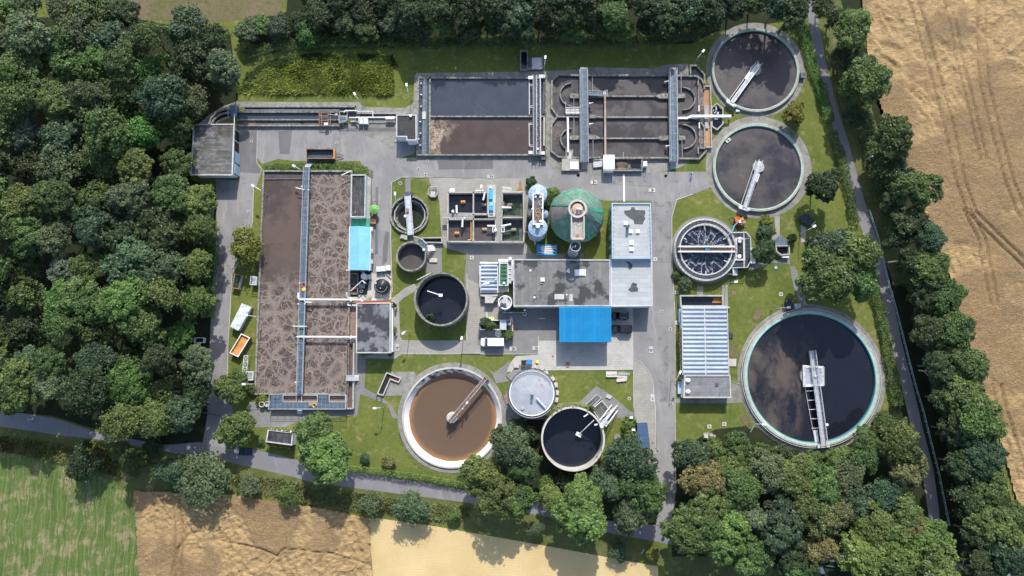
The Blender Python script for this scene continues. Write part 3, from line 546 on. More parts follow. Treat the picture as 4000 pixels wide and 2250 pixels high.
blades('dark_weeds', pl('B',0,520,330,800,190,1150,110,1480,80,2360,110,2420,260,1760,190,1460,130,1200,150,1060,265,760,295,620,430,470,520), 14000, .7, .16, M['leaf'], (.11,.17,.05))
blades('verge_weeds', pl('A',0,0,1095,240,1125,430,1160,300,1200,150,1160,0,1135), 9000, .8, .16, M['leaf'], (.19,.20,.075))
blades('verge_weeds', pl('A',0,560,1185,740,1210,900,1240,1190,1275,1180,1310,920,1290,700,1250,600,1235), 14000, .7, .15, M['leaf'], (.17,.195,.075))
# ================================================================== BASINS AND TANKS
def manhole_proto(): pass
def grid_walk(name, par, pts, w, z, m=None, th=.12, rails=True):
    """walkway deck along a straight line with handrails both sides"""
    d = MB().wall(pts, w, z-th, z); obj(name, d, m or M['grating'], par)
    if rails:
        a, b = Vector(pts[0]), Vector(pts[-1]); t = (b-a).normalized(); o = Vector((-t.y,t.x))*(w/2)
        for s_ in (1,-1): obj('handrail', MB().rail([tuple(a+o*s_),tuple(b+o*s_)], z), M['steel_pale'], par)
# ---- inlet channels beside the shed (two curved, then the long grit channels)
t = thing('grit_channel','long narrow concrete grit channels with dark water running along the yard beside the tall weeds','channel', p('B',1000,900))
w = MB(); z1 = .75
for y in (758, 825, 925, 998):
    x1 = {758:1900, 825:1690, 925:1700, 998:1700}[y]; w.wall(pl('B',z1,410 if y != 758 else 500,y,x1,y), .42 if y != 925 else .3, 0, z1)
w.wall(pl('B',z1,1895,750,1895,830), .3, 0, z1); w.wall(pl('B',z1,1692,820,1692,1000), .3, 0, z1)
for r in (0,1,2):
    w.wall(pl('F',z1, *( (560,400,600,290,690,190,790,135,920,110), (595,402,660,310,740,240,830,200,950,190), (690,402,740,350,810,310,880,285,960,280) )[r]), .4, 0, z1)
obj('channel_wall', w, M['concrete_old'], t)
obj('water', MB().sheet(pl('B',.1,500,760,1895,760,1895,826,500,826),.1).sheet(pl('B',.1,420,826,1692,826,1692,925,420,925),.102), M['water_blue'], t)
obj('water', MB().sheet(pl('F',.12,565,400,610,290,700,190,790,135,920,110,950,280,880,285,810,310,740,350,690,402),.12), M['water_black'], t)
obj('sediment_floor', MB().sheet(pl('B',.2,420,926,1692,926,1692,998,420,998),.2), mk('grit_floor',(.14,.125,.12),(.10,.09,.088),.8,stain=((.03,.03,.03),.7,.58,.66)), t)
obj('sluice_platform', MB().prism(pl('F',.95,960,75,1085,75,1085,270,970,270),.0,.95), M['solar'], t)
obj('handrail', MB().rail(pl('F',.95,920,65,945,280),.75).rail(pl('F',.95,1090,65,1090,300),.75).rail(pl('F',.95,1115,65,1215,65,1215,135,1115,135),.6), M['steel'], t)
obj('guide_rail', MB().tube([(*p('B',510,805,.9),.9),(*p('B',1690,805,.9),.9)],.07), M['steel_pale'], t)
obj('debris', MB().sheet(pl('B',.22,500,940,640,940,640,990,500,990),.22), M['rusty_steel'], t)
t = thing('grit_scraper','rust brown travelling scraper frame spanning the grit channels','scraper', p('Y',1200,450))
f_ = MB(); zf = 1.3
for x in (1052,1115,1300,1360): f_.tube([(*p('Y',x,255,zf),zf),(*p('Y',x,655,zf),zf)],.11,5)
for y in (262,300,360,385,440,510,560,640): f_.tube([(*p('Y',1052,y,zf),zf),(*p('Y',1300,y,zf),zf)],.09,5)
for x,y in ((1052,255),(1360,655),(1052,655),(1300,255)): f_.tube([(*p('Y',x,y,zf),.6),(*p('Y',x,y,zf),zf)],.1,5)
obj('frame', f_, M['rusty_steel'], t); obj('motor_box', MB().box(*p('Y',1250,610,1.5),1.2,.95,.65,.6), M['white_paint'], t)
obj('gearbox', MB().box(*p('Y',1085,390,1.2),1.2,.5,.3,.4), M['rust'], t)
obj('boom', MB().tube([(*p('Y',1310,335,1.5),1.5),(*p('Y',1490,350,1.5),1.5)],.09).lathe(*p('Y',1530,350,1.3),[(.36,1.15),(.42,1.3),(.2,1.6)],12), M['concrete_pale'], t)
t = thing('screen_platform','small grey platform with railing and steps at the end of the grit scraper','platform', p('Y',1720,500))
q = pl('Y',1.2,1625,400,1850,420,1850,530,1640,590); obj('deck', MB().prism(q,0.9,1.2,True), M['grating'], t)
obj('handrail', MB().rail(q+[q[0]],1.2), M['steel_pale'], t); obj('step', MB().tube([(*p('Y',1690,620,.8),.8),(*p('Y',1740,600,.8),.8)],.06).tube([(*p('Y',1700,660,.4),.4),(*p('Y',1760,640,.4),.4)],.06), M['steel'], t)
t = thing('outlet_channel','short concrete outlet channel under white pipes beside the pump house','channel', p('Y',2350,350))
obj('channel_wall', MB().wall(pl('B',.6,1700,820,1790,820,1790,890,1700,890),.25,0,.6).wall(pl('B',.6,1900,845,2540,845),.25,0,.6).wall(pl('B',.6,1900,890,2400,890),.25,0,.6), M['concrete'], t)
obj('water', MB().sheet(pl('B',.1,1790,820,1895,820,1895,890,1790,890),.1).sheet(pl('B',.1,1950,845,2540,845,2540,890,1950,890),.1), M['water_black'], t)
t = thing('supply_pipe','white bent supply pipe running from the scraper to the pump house roof edge','pipe', p('Y',2200,350))
zz = 1.1; obj('pipe', MB().tube([(*p('Y',1740,280,zz),zz),(*p('Y',1780,232,zz),zz),(*p('Y',2110,232,zz),zz)],.16,8).tube([(*p('Y',2110,252,zz),zz),(*p('Y',2550,252,zz),zz),(*p('Y',2550,415,zz),zz)],.11,8).tube([(*p('Y',1890,425,zz),zz),(*p('B',2400,900,zz),zz)],.15,8), M['white_paint'], t)
obj('valve_box', MB().box(*p('B',2330,905,1.2),.9,2.3,.7,.6), M['white_paint'], t)
# ---- north inlet pit
t = thing('inlet_pit','open concrete pit with pale cover slab on the lawn above the double basin','pit', p('C',1520,200))
q = pl('C',.8,1400,50,1480,50,1480,268,1400,268); obj('pit_wall', MB().wall(q,.3,0,.8,True), M['concrete_old'], t); obj('water', MB().sheet(q,.1), M['water_black'], t)
obj('cover_slab', MB().prism(pl('C',.6,1490,125,1650,125,1650,268,1490,268),0,.5), M['concrete_dark'], t); obj('cover_plate', MB().prism(pl('C',.6,1530,130,1640,130,1640,262,1530,262),.5,.6), M['steel'], t)
obj('handrail', MB().rail(pl('C',.5,1650,125,1650,268,1490,268),.5), M['steel'], t)
# ---- primary settling basin
t = thing('settling_basin','rectangular double settling basin, one half grey blue and one brown with floating scum','settling basin', p('C',950,800))
z1 = .9; w = MB()
for q in ((246,358,1690,358),(380,795,1690,795),(230,1230,1690,1230)): w.wall(pl('C',z1,*q), .36, 0, z1)
for q in ((246,350,225,1235),(1690,350,1690,1240)): w.wall(pl('C',z1,*q), .36, 0, z1)
w.wall(pl('C',z1,375,350,372,1225), .42, 0, z1)
obj('tank_wall', w, M['concrete_old'], t)
obj('water', MB().sheet(pl('C',.3,380,360,1690,360,1690,795,380,795),.3), M['water_blue'], t)
obj('water', MB().sheet(pl('C',.3,375,795,1690,795,1690,1230,370,1230),.3), M['water_scum'], t)
obj('channel_grating', MB().sheet(pl('C',z1,250,360,292,360,280,1225,236,1225),z1-.25), M['grating_dark'], t)
obj('channel_grating', MB().sheet(pl('C',z1,296,360,338,360,330,1225,286,1225),z1-.1), M['grating'], t)
obj('channel_grating', MB().sheet(pl('C',z1,342,360,366,360,362,1225,334,1225),z1-.25), M['grating_dark'], t)
obj('cover_plate', MB().prism(pl('C',z1,290,742,330,742,328,826,287,826),z1-.1,z1+.1), M['concrete_pale'], t)
for i,(x,y) in enumerate(((281,421),(279,550),(278,683),(270,857),(272,988),(250,1052),(270,1122))): obj('valve_post', MB().cyl(*p('C',x,y,1.2),.13,.5,1.35,8).box(*p('C',x-6,y-2,1.2),1.2,.5,.12,.12), M['white_paint'], t)
obj('scum_trough', MB().wall(pl('C',1,1665,360,1665,760),.3,.3,.8), M['concrete_dark'], t); obj('scum_trough', MB().wall(pl('C',1,1668,800,1666,1125),.34,.3,.85), M['concrete_pale'], t)
t = thing('scraper_bridge','long steel lattice scraper bridge rolling on the walls of the double settling basin','bridge', p('C',1580,790))
zb = 1.9; obj('deck', MB().wall(pl('C',zb,1560,338,1562,1235),mlen('C',36),zb-.15,zb), M['steel_dark'], t)
for x0,x1 in ((1542,1544),(1578,1581)): obj('handrail', MB().rail([p('C',x0,338,zb),p('C',x1,1235,zb)],zb,.9,2.0,.07), M['steel_pale'], t)
l = MB(); L0, L1 = p('C',1623,338,zb), p('C',1627,1225,zb); R0, R1 = p('C',1584,338,zb), p('C',1586,1225,zb); l.tube([(*L0,zb+.3),(*L1,zb+.3)],.16,6); l.tube([(*R0,zb),(*R1,zb)],.1,5)
for i in range(17):
    a, b = lerp2(L0,L1,i/16), lerp2(R0,R1,i/16); l.tube([(*a,zb+.3),(*b,zb)],.06,4)
    if i < 16: c_ = lerp2(R0,R1,(i+1)/16) if i%2 else lerp2(L0,L1,(i+1)/16); l.tube([(*(a if i%2 else b),zb+.1),(*c_,zb+.1)],.055,4)
obj('lattice_girder', l, M['steel'], t)
for y in (440,685,880,1128): obj('skimmer_arm', MB().tube([(*p('C',1505,y-8,1.1),1.1),(*p('C',1545,y-8,1.6),1.6)],.08,5).tube([(*p('C',1505,y+8,1.1),1.1),(*p('C',1545,y+8,1.6),1.6)],.08,5), M['white_paint'], t)
obj('skimmer_blade', MB().wall(pl('C',.8,1498,360,1500,775),.16,.3,.95), M['steel_pale'], t); obj('skimmer_blade', MB().wall(pl('C',.8,1497,870,1500,1130),.16,.3,.95), M['white_paint'], t)
for x,y in ((1520,362),(1640,348),(1524,1208),(1640,1215)): obj('wheel_carriage', MB().box(*p('C',x,y,1.2),.9,1.5,.8,.7), M['steel_pale'], t)
obj('drive_motor', MB().cyl(*p('C',1595,1165,2.2),.3,1.9,2.5,10), M['white_paint'], t)
tag(obj('control_cabinet', MB().prism(pl('C',1.1,1640,1240,1690,1240,1690,1285,1640,1285),0,1.1).wall(pl('C',1.1,1640,1240,1690,1240,1690,1285,1640,1285),.12,1.1,1.25,True), M['steel_dark']), 'small dark railed box at the end of the scraper bridge beside the road','cabinet')
# ---- carousel ditch
t = thing('oxidation_ditch','concrete carousel ditch of four long brown lanes with rounded ends between two walkway bridges','oxidation ditch', p('D',1000,740))
z1 = .9; w = MB()
w.wall(pl('D',z1,480,272,240,262,162,335,158,640,225,730,158,825,155,1130,240,1195,325,1200,325,1120,392,1120,392,1200,480,1205), .42, 0, z1)
for q in ((560,270,1490,270),(1580,275,1800,278),(1800,278,1860,320,1888,385,1888,430),(572,1205,710,1200),(870,1205,1500,1205),(1600,1212,1830,1215,1915,1120),(225,738,470,740),(590,735,700,745,1480,745),(1590,745,1720,745,1830,770,1890,860,1890,1095,1830,1095)): w.wall(pl('D',z1,*q), .42, 0, z1)
for x0,y0,x1,y1 in ((575,508,1335,508),(690,985,1350,985)): w.wall(pl('D',z1,x0,y0,x1,y1), .34, 0, z1)
for y in (295,1070): w.wall(pl('D',z1,1818,y+10,1818,y+90), .35, 0, z1)
for q in (((475,205),(475,1240)),((1485,210),(1495,1240)),((1820,310),(1825,680)),((1828,790),(1832,1095))): w.wall(pl('D',.55,q[0][0],q[0][1]+70,q[1][0],q[1][1]-60), .25, 0, .55)
obj('tank_wall', w, M['concrete_old'], t)
isl = [((370,478,470,478,470,530,370,530,362,504)), ((370,955,480,955,480,1000,370,1000,362,978)), ((1335,508,1380,480,1480,478,1480,532,1380,532)), ((1350,985,1400,955,1490,955,1490,1005,1400,1010)), ((1590,478,1670,482,1675,525,1590,532)), ((1600,955,1668,958,1675,1000,1600,1008)), ((580,950,660,952,720,985,660,995,580,995)), ((590,720,650,722,700,745,650,758,590,755)), ((585,492,650,495,690,508,650,520,585,520))]
for q in isl: obj('guide_island', MB().prism(pl('D',1.,*q),0,1.), M['concrete_old'], t)
for cx,cy,r,a0,a1 in ((390,487,138,math.radians(92),math.radians(268)),(390,995,130,math.radians(92),math.radians(255)),(1650,535,134,math.radians(-95),math.radians(92)),(1655,965,140,math.radians(-92),math.radians(92))):
    o_ = p('D',cx,cy,.9); obj('guide_wall', MB().wall(circ(*o_,mlen('D',r),28,a0,a1),.26,0,.95), M['concrete_old'], t)
obj('water', MB().sheet(pl('D',.2,160,335,240,265,1800,275,1860,320,1888,385,1888,1095,1830,1215,240,1195,155,1130,158,825,225,735,158,640),.2), M['sludge_ditch'], t)
obj('outlet_channel', MB().sheet(pl('D',.28,1826,330,1870,360,1885,640,1840,690,1826,690),.28).sheet(pl('D',.28,1833,790,1885,860,1888,1090,1835,1090),.28), mk('white_water',(.20,.17,.165),(.06,.05,.05),1.6,rough=.5,fine=.3), t)
obj('foam_streak', MB().sheet(pl('D',.24,165,840,260,800,300,830,262,930,250,1010,180,1010),.215), mk('foam_streak_mat',(.13,.10,.085),(.05,.04,.04),1.8,rough=.6,fine=.3), t)
q = pl('D',.9,1888,395,1955,395,1965,640,1960,720,1970,1085,1905,1085,1895,860,1880,640); obj('weir_channel', MB().sheet(q,.32), M['rusty_water'], t)
obj('channel_wall', MB().wall(q[:2]+q[2:5]+q[5:6],.3,0,.95), M['concrete'], t)
obj('channel_cover', MB().prism(pl('D',.9,1885,610,1935,610,1935,870,1895,870),.3,.85), M['concrete'], t)
obj('white_splitter', MB().wall(pl('D',1,1825,612,1825,680),.25,.3,1.1).wall(pl('D',1,1830,808,1830,870),.25,.3,1.1), M['white_paint'], t)
obj('spillway', MB().wall(pl('D',.9,1732,150,1732,262),.3,0,.9).wall(pl('D',.9,1740,160,1805,160,1890,265,1890,390),.42,0,.9), M['concrete_old'], t)
obj('water', MB().sheet(pl('D',.2,1740,165,1800,165,1880,270,1880,380,1810,280,1740,270),.2), M['water_black'], t)
for a,b in (((620,258),(620,470)),((410,530),(410,640)),((410,752),(410,950)),((627,1005),(627,1190)),((1624,265),(1624,478)),((1634,1010),(1638,1200)),((970,1145),(970,1215))): obj('dip_rail', MB().tube([(*p('D',*a,1),1.),(*p('D',*b,1),1.)],.06,5), M['steel'], t)
for x,y in ((1460,342),(1475,1072),(605,588),(608,822)): obj('mixer_hoist', MB().tube([(*p('D',x-22,y+6,1.6),1.6),(*p('D',x+22,y-6,1.9),1.9)],.13,6).box(*p('D',x-16,y+8,1.2),.9,.5,.4,.7), M['white_paint'], t)
for i,(xa,xb,y0,y1,lab) in enumerate(((521,530,205,1255,'steel walkway bridge crossing the carousel ditch nearer the settling basin'),(1532,1542,208,1250,'steel walkway bridge crossing the carousel ditch nearer the round clarifiers'))):
    t = thing('walkway_bridge', lab, 'bridge', p('D',(xa+xb)/2,730), 'walkway bridges over the carousel ditch'); zb = 1.9
    a, b = p('D',xa,y0,zb), p('D',xb,y1,zb); grid_walk('deck', t, [a,b], mlen('D',78), zb)
    hw = mlen('D',78)/2
    obj('side_beam', MB().wall([(a[0]-hw-.12,a[1]),(b[0]-hw-.12,b[1])],.2,1.4,1.85), M['concrete'], t); obj('side_beam', MB().wall([(a[0]+hw+.12,a[1]),(b[0]+hw+.12,b[1])],.2,1.4,1.85), M['concrete'], t)
    st = MB()
    for k in range(5): st.box(b[0]+.02*k,b[1]-.2-.32*k,1.75-.38*(k+1),mlen('D',60),.3,.06)
    obj('step', st, M['steel'], t); obj('bridge_pier', MB().box(a[0],a[1]+.4,0,1.6,.5,1.75).box(b[0],b[1]+.3,0,1.6,.5,1.75), M['concrete'], t)
t = thing('side_walkway','narrow railed walkway crossing the upper lane to the rusty pipe','walkway', p('D',680,480)); zz = 1.6
obj('deck', MB().wall(pl('D',zz,565,480,660,485,785,490),.9,zz-.1,zz), M['grating'], t); obj('handrail', MB().rail(pl('D',zz,565,460,640,458,740,472,785,455),zz).rail(pl('D',zz,565,505,660,510,785,522,785,455),zz), M['steel_pale'], t)
t = thing('sludge_pipe','rusty pipe laid straight over the ditch lanes from the narrow walkway to the white hut','pipe', p('D',763,800)); zz = 1.6
obj('pipe', MB().tube([(*p('D',762,455,zz),zz),(*p('D',766,1170,zz),zz)],.27,10), mk('pipe_stained',(.42,.37,.32),(.38,.24,.15),.5), t); obj('pipe_bracket', MB().box(*p('D',760,480,1.6),1.3,.7,.7,.5), M['steel_pale'], t)
tag(obj('return_pipe', MB().tube([(*p('D',341,752,1.4),1.4),(*p('D',345,1140,1.4),1.4)],.28,10), M['white_paint']), 'thick white pipe crossing the lower rounded end of the ditch','pipe')
t = thing('transfer_pipe','pair of white insulated pipes running from the ditch over the valve chamber','pipe', p('D',1900,735)); zz = 1.6
for o_ in (0,17): obj('pipe', MB().tube([(*p('D',1585,752+o_*.7,zz),zz),(*p('D',1690,752+o_*.7,zz),zz),(*p('D',1745,727+o_,zz),zz),(*p('D',2185,727+o_,zz),zz),(*p('D',2185,727+o_,zz),.2)],.17,8), M['white_paint'], t)
t = thing('weir_platform','small pale railed platform in the upper rounded end of the ditch','platform', p('D',395,680)); q = pl('D',1.2,318,650,478,650,478,712,318,712)
obj('deck', MB().prism(q,.9,1.2), M['concrete_pale'], t); obj('handrail', MB().rail(q[:2],1.2,1.,1.2,.06).rail(q[2:],1.2,1.,1.2,.06).rail(pl('D',1.2,316,580,316,725),1.2,.6), M['white_paint'], t)
t = thing('ditch_cover_slab','concrete loading slab with a white hatch below the rounded end of the ditch','slab', p('D',370,1290)); obj('slab', MB().prism(pl('D',.8,275,1215,470,1215,470,1350,272,1350),0,.8), M['concrete'], t)
obj('hatch', MB().prism(pl('D',1,370,1250,462,1250,462,1335,370,1335),.8,1.0), M['white_paint'], t); obj('ramp_channel', MB().prism(pl('D',1,332,1130,390,1130,390,1215,332,1215),0,.85), M['concrete_pale'], t)
t = thing('valve_chamber','hexagonal open concrete valve chamber full of pipework between the round clarifiers','valve chamber', p('D',2030,740)); q = pl('D',1,1970,640,2030,590,2098,650,2098,820,2035,885,1975,850)
obj('chamber_wall', MB().wall(q,.3,0,1.,True), M['concrete'], t); obj('water', MB().sheet(q,.15), M['water_black'], t)
vp = MB()
for k in range(9):
    a, b = random.uniform(1990,2070), random.uniform(640,840); vp.tube([(*p('D',a,b,.7),.7),(*p('D',a+random.uniform(-35,35),b+random.uniform(-30,30),.7),random.uniform(.5,.9))],.12,6)
obj('pipework', vp, M['steel_pale'], t)
t = thing('fat_trap_hut','flat white roofed hut on the ditch wall beside an open stained pit','hut', p('D',810,1265)); obj('wall', MB().prism(pl('D',2.6,750,1180,865,1180,865,1345,750,1345),0,2.45), M['render_white'], t)
obj('roof', MB().prism(pl('D',2.6,745,1172,870,1172,870,1332,745,1332),2.45,2.6), M['white_paint'], t)
t = thing('sludge_pit','open stained sludge pit with ribbed rack between white hut and white box','pit', p('D',1020,1280)); q = pl('D',1,868,1215,1180,1210,1180,1350,868,1350)
obj('pit_wall', MB().wall(q,.28,0,1.05,True), M['concrete_old'], t); obj('pit_floor', MB().sheet(q,.08), M['concrete_dark'], t); obj('water', MB().sheet(pl('D',.1,1040,1240,1160,1245,1160,1330,1060,1325),.12), M['water_black'], t)
obj('sludge_heap', MB().lathe(*p('D',950,1270,.4),[(1.9,.08),(1.3,.4),(.2,.5)],12), mk('heap_mat',(.13,.11,.09),(.05,.045,.04),1.2,fine=.3), t)
bb = MB(); [bb.wall(pl('D',.6,905+i*9,1318+i*.5,912+i*9,1345),.1,.1,.7) for i in range(11)]; obj('rack', bb, M['wood'], t)
obj('steps', MB().prism(pl('D',1,632,1245,735,1240,735,1300,632,1310),.2,.6), M['steel'], t); obj('handrail', MB().rail(pl('D',.6,630,1242,740,1236),.6).rail(pl('D',.6,630,1312,740,1302),.6), M['white_paint'], t)
tag(obj('white_tank', MB().prism(pl('D',1.3,1195,1245,1240,1242,1242,1300,1196,1305),0,1.15).prism(pl('D',1.3,1200,1250,1236,1247,1238,1295,1200,1300),1.15,1.3), M['white_paint']), 'white plastic box standing at the end of the stained sludge pit','container')
# ---- round clarifiers
def clarifier(label, c, ro, ri, water_m, z1=.9, zw=.3, rim='light_teal', n=96, lip=None):
    t = thing('clarifier', label, 'clarifier', c, 'round clarifiers')
    obj('tank_wall', MB().ring(*c,ro-.4,ro,0,z1,n), M['concrete'], t, smooth=False); obj('overflow_channel', MB().lathe(*c,[(ri+.06,zw),(ri+.06,z1-.05),(ro-.55,z1-.02),(ro-.38,z1+.05)][::-1],n,False), M[rim], t)
    if lip: obj('weir_lip', MB().ring(*c,ri+.05,ri+.2,zw,z1-.02,n), M[lip], t)
    obj('channel_shadow_gap', MB().ring(*c,ri-.12,ri+.03,0,zw+.22,n), M['steel_dark'], t) if False else None
    obj('water', MB().disc(*c,ri+.1,zw,n), M[water_m], t); return t
def rbridge(label, a, b, w, z, par_extra=None):
    t = thing('scraper_bridge', label, 'bridge', lerp2(a,b,.5)); grid_walk('deck', t, [a,b], w, z, M['steel']); return t
c1 = p('E',848,748,.9); clarifier('round clarifier beside the dark wood, dark water with one brown sludge sector', c1, mlen('E',588), mlen('E',553), 'sludge_clar')
c2 = p('A',1908,420,.9); clarifier('round clarifier full of mottled brown sludge, below its twin by the narrow path', c2, mlen('A',115), mlen('A',107.5), 'sludge_clar')
for c,lab,q,colr in ((c1,'pale steel scraper bridge over the clarifier next to the dark wood',(('E',900,672),('E',535,1180)),'E'),(c2,'pale steel scraper bridge with coiled hoses over the lower mottled clarifier',(('A',1912,405),('A',1873,522)),'A')):
    zb = 1.7; a, b = p(*q[0],zb), p(*q[1],zb); t = rbridge(lab, a, b, .95, zb); d = (Vector(b)-Vector(a)).normalized(); o_ = Vector((-d.y,d.x)); hh = mlen('E',40)
    obj('centre_column', MB().cyl(*c,mlen('E',76),0,.95,28), M['concrete'], t)
    e = Vector(b)+d*.2; obj('wheel_carriage', MB().box(e.x,e.y,.95,2.6,.8,.6,math.atan2(o_.y,o_.x)).cyl(e.x+o_.x*1.2,e.y+o_.y*1.2,.25,.95,1.8,8).cyl(e.x-o_.x*1.2,e.y-o_.y*1.2,.25,.95,1.6,8), M['steel_pale'], t)
    g = Vector(a).lerp(Vector(b),.34)-o_*.75*(1 if c is c1 else -1); obj('scum_box', MB().box(g.x,g.y,1.2,2.2,.6,.35,math.atan2(d.y,d.x)), M['white_paint'], t)
    obj('scum_beam', MB().tube([(*(Vector(a)-o_*.95),1.2),(*(Vector(b)-o_*.95),1.2)],.07,5), M['steel_pale'], t)
    k = Vector(a).lerp(Vector(b),.82); obj('hose_coil', MB().tube([(k.x+.35*math.cos(i*.5),k.y+.35*math.sin(i*.5),1.8) for i in range(14)],.05,5), M['white_paint'], t)
    obj('blade_arm', MB().wall([tuple(Vector(a)-o_*.95+d*1.),tuple(Vector(b)-o_*.95)],.08,.25,.8), M['steel_dark'], t)
for lab,fr,q in (('small railed landing on the outer rim of the clarifier by the wood','E',(1440,790,1500,795,1498,862,1440,855)),):
    t = thing('rim_landing', lab, 'platform', p(fr,1470,825)); q = pl(fr,1,*q); obj('deck', MB().prism(q,.2,.95), M['steel_dark'], t); obj('handrail', MB().rail(q+[q[0]],.95,.8), M['steel'], t)
t = thing('scum_float','small pale skimmer float lying on the mottled clarifier','float', p('D',2155,1010)); a,b = p('D',2135,1030,.5),p('D',2180,990,.5); obj('float_body', MB().wall([a,b],.8,.3,.6), M['concrete_pale'], t); obj('float_hatch', MB().wall([lerp2(a,b,.35),lerp2(a,b,.65)],.45,.6,.66), M['steel_dark'], t)
c3 = p('K',1475,1125,1.1); ro, ri = mlen('K',668), mlen('K',621)
t = clarifier('largest round clarifier, black water half covered by brown floating sludge, blue green rim', c3, ro, ri, 'water_floating', 1.1, .35, 'light_teal', 128, 'aqua')
obj('outer_rail', MB().lathe(*c3,[(ro+.25,.9),(ro+.25,1.0),(ro+.35,1.0),(ro+.35,.9)][::-1],128,False), M['steel_pale'], t)
zb = 2.0; a, b = p('K',1475,856,zb), p('K',1602,1818,zb); t = thing('scraper_bridge','long grey scraper bridge of the largest clarifier, reaching past its square centre platform','bridge', lerp2(a,b,.5))
obj('deck', MB().wall([a,b],1.25,zb-.2,zb), M['steel'], t); d = (Vector(b)-Vector(a)).normalized(); o_ = Vector((-d.y,d.x))
for s_ in (1,-1): obj('handrail', MB().rail([tuple(Vector(a)+o_*s_*.66),tuple(Vector(b)+o_*s_*.66)],zb,1.,2.,.07), M['steel_pale'], t)
cc = p('K',1470,1110,.9); obj('centre_column', MB().cyl(*cc,mlen('K',104),0,.95,40), M['concrete'], t)
q = pl('K',1.6,1398,1012,1585,1022,1588,1200,1402,1208); obj('platform_deck', MB().prism(inset(q,.3),1.4,1.6), M['steel'], t); obj('platform_frame', MB().wall(q,.55,1.3,1.75,True), M['white_paint'], t); obj('handrail', MB().rail(q+[q[0]],1.75,1.,2,.05), M['steel_pale'], t)
for k in range(5):
    m_ = Vector(a).lerp(Vector(b),.42+k*.098); e = m_-o_*(2.05) if o_.x > 0 else m_+o_*2.05; obj('skimmer_arm', MB().tube([(*m_,1.6),(*e,.9)],.07,5), M['white_paint'], t)
sg = -1 if o_.x > 0 else 1
obj('skimmer_rail', MB().tube([(*(Vector(a).lerp(Vector(b),.36)+o_*sg*2.3),.8),(*(Vector(a).lerp(Vector(b),.93)+o_*sg*1.6),.8)],.06,5), M['steel_pale'], t)
m_ = Vector(a).lerp(Vector(b),.90)+o_*sg*1.15; obj('scum_chute', MB().box(m_.x,m_.y,.5,1.0,3.0,.5,math.atan2(d.y,d.x)-math.pi/2), M['steel_pale'], t)
obj('wheel_carriage', MB().box(b[0],b[1],1.12,2.8,.8,.7,.1), M['steel_pale'], t); m_ = Vector(a).lerp(Vector(b),.78)-o_*sg*1.2; obj('lamp', MB().cyl(m_.x,m_.y,.32,2.2,2.6,10), M['white_paint'], t)
m_ = Vector(a).lerp(Vector(b),.265); obj('drive_motor', MB().cyl(m_.x,m_.y,.3,2.0,2.5,10), M['steel_pale'], t)
t = thing('rim_landing','dark gridded landing with a pale cabinet at the upper rim of the largest clarifier','platform', p('K',1260,400)); obj('deck', MB().prism(pl('K',.9,1212,340,1275,335,1290,445,1225,460),.3,.9), M['grating_dark'], t); obj('cabinet', MB().prism(pl('K',.9,1300,380,1368,375,1372,420,1310,432),0,.7), M['steel'], t)
# ---- trickling tank with foam threads
c4 = p('J',590,937,2.2); t = thing('aeration_tank','round aeration tank of black water with white foam threads and a ring walkway','aeration tank', c4)
R1, R0 = mlen('J',462), mlen('J',372)
obj('tank_wall', MB().ring(*c4,R1-.35,R1,0,2.3).ring(*c4,R0-.1,R0+.2,0,2.3), M['concrete_pale'], t); obj('walkway', MB().ring(*c4,R0+.2,R1-.35,1.9,2.12), M['steel_dark'], t); obj('water', MB().disc(*c4,R0,1.6), M['water_threads'], t)
hr = MB(); cp = circ(*c4,R0+.1,40); hr.rail(cp+[cp[0]],2.2,1.05,1.6,.05); obj('handrail', hr, M['white_paint'], t); cp = circ(*c4,R1-.2,48); obj('handrail', MB().rail(cp+[cp[0]],2.2,1.05,1.6,.05), M['steel_pale'], t)
for k in range(6):
    an = math.pi/6+k*math.pi/3; obj('spray_arm', MB().wall([(c4[0]+(R0-.1)*math.cos(an),c4[1]+(R0-.1)*math.sin(an)),(c4[0]+(R0-1.0)*math.cos(an),c4[1]+(R0-1.0)*math.sin(an))],.22,1.7,2.2), M['steel_pale'], t)
zb = 2.7; a, b = p('J',190,930,zb), p('J',1040,925,zb); t = thing('tank_bridge','railed bridge straight across the round aeration tank with foam threads','bridge', c4); obj('deck', MB().wall([a,b],mlen('J',80),zb-.3,zb), M['rusty_steel'], t)
for y in (888,963): obj('parapet', MB().wall(pl('J',zb+.6,190,y,1035,y+1),.36,zb-.3,zb+.75), M['white_paint'], t)
obj('drive_motor', MB().box(*p('J',615,925,zb),zb,1.1,.7,.5), M['blue'], t)
t = thing('tank_annex','angular railed platform with pumps and stairs on the side of the round aeration tank','platform', p('J',1130,940)); q = pl('J',2.2,985,690,1190,685,1250,760,1260,1095,1205,1205,975,1215,1040,1050,1050,830)
obj('deck', MB().prism(q,0,2.1), M['grating_dark'], t); obj('handrail', MB().rail(q[:6],2.1,1.05,1.5,.06), M['white_paint'], t)
obj('channel_frame', MB().wall(pl('J',2.3,1050,770,1165,770,1170,1085,1050,1085),.45,2.1,2.4,True), M['concrete_pale'], t); obj('channel', MB().sheet(pl('J',2.15,1055,780,1160,780,1160,1080,1055,1080),2.13), M['black'], t)
for y in (770,810,905,960,1030): obj('pump', MB().cyl(*p('J',1102,y,2.5),.42 if y < 900 else .5,2.13,2.75 if y < 900 else 2.4,14), M['steel_pale'] if y < 900 or y > 1000 else M['black'], t)
st = MB(); [st.box(*p('J',1000+i*12,1270,1.6-.25*i),1.95-.28*i-.0,.24,1.8,.08) for i in range(6)]; obj('stairs', st, M['steel_pale'], t); obj('stair_rail', MB().rail(pl('J',1.,985,1232,1062,1232),.6).rail(pl('J',1.,880,1300,1062,1308),.6), M['white_paint'], t)
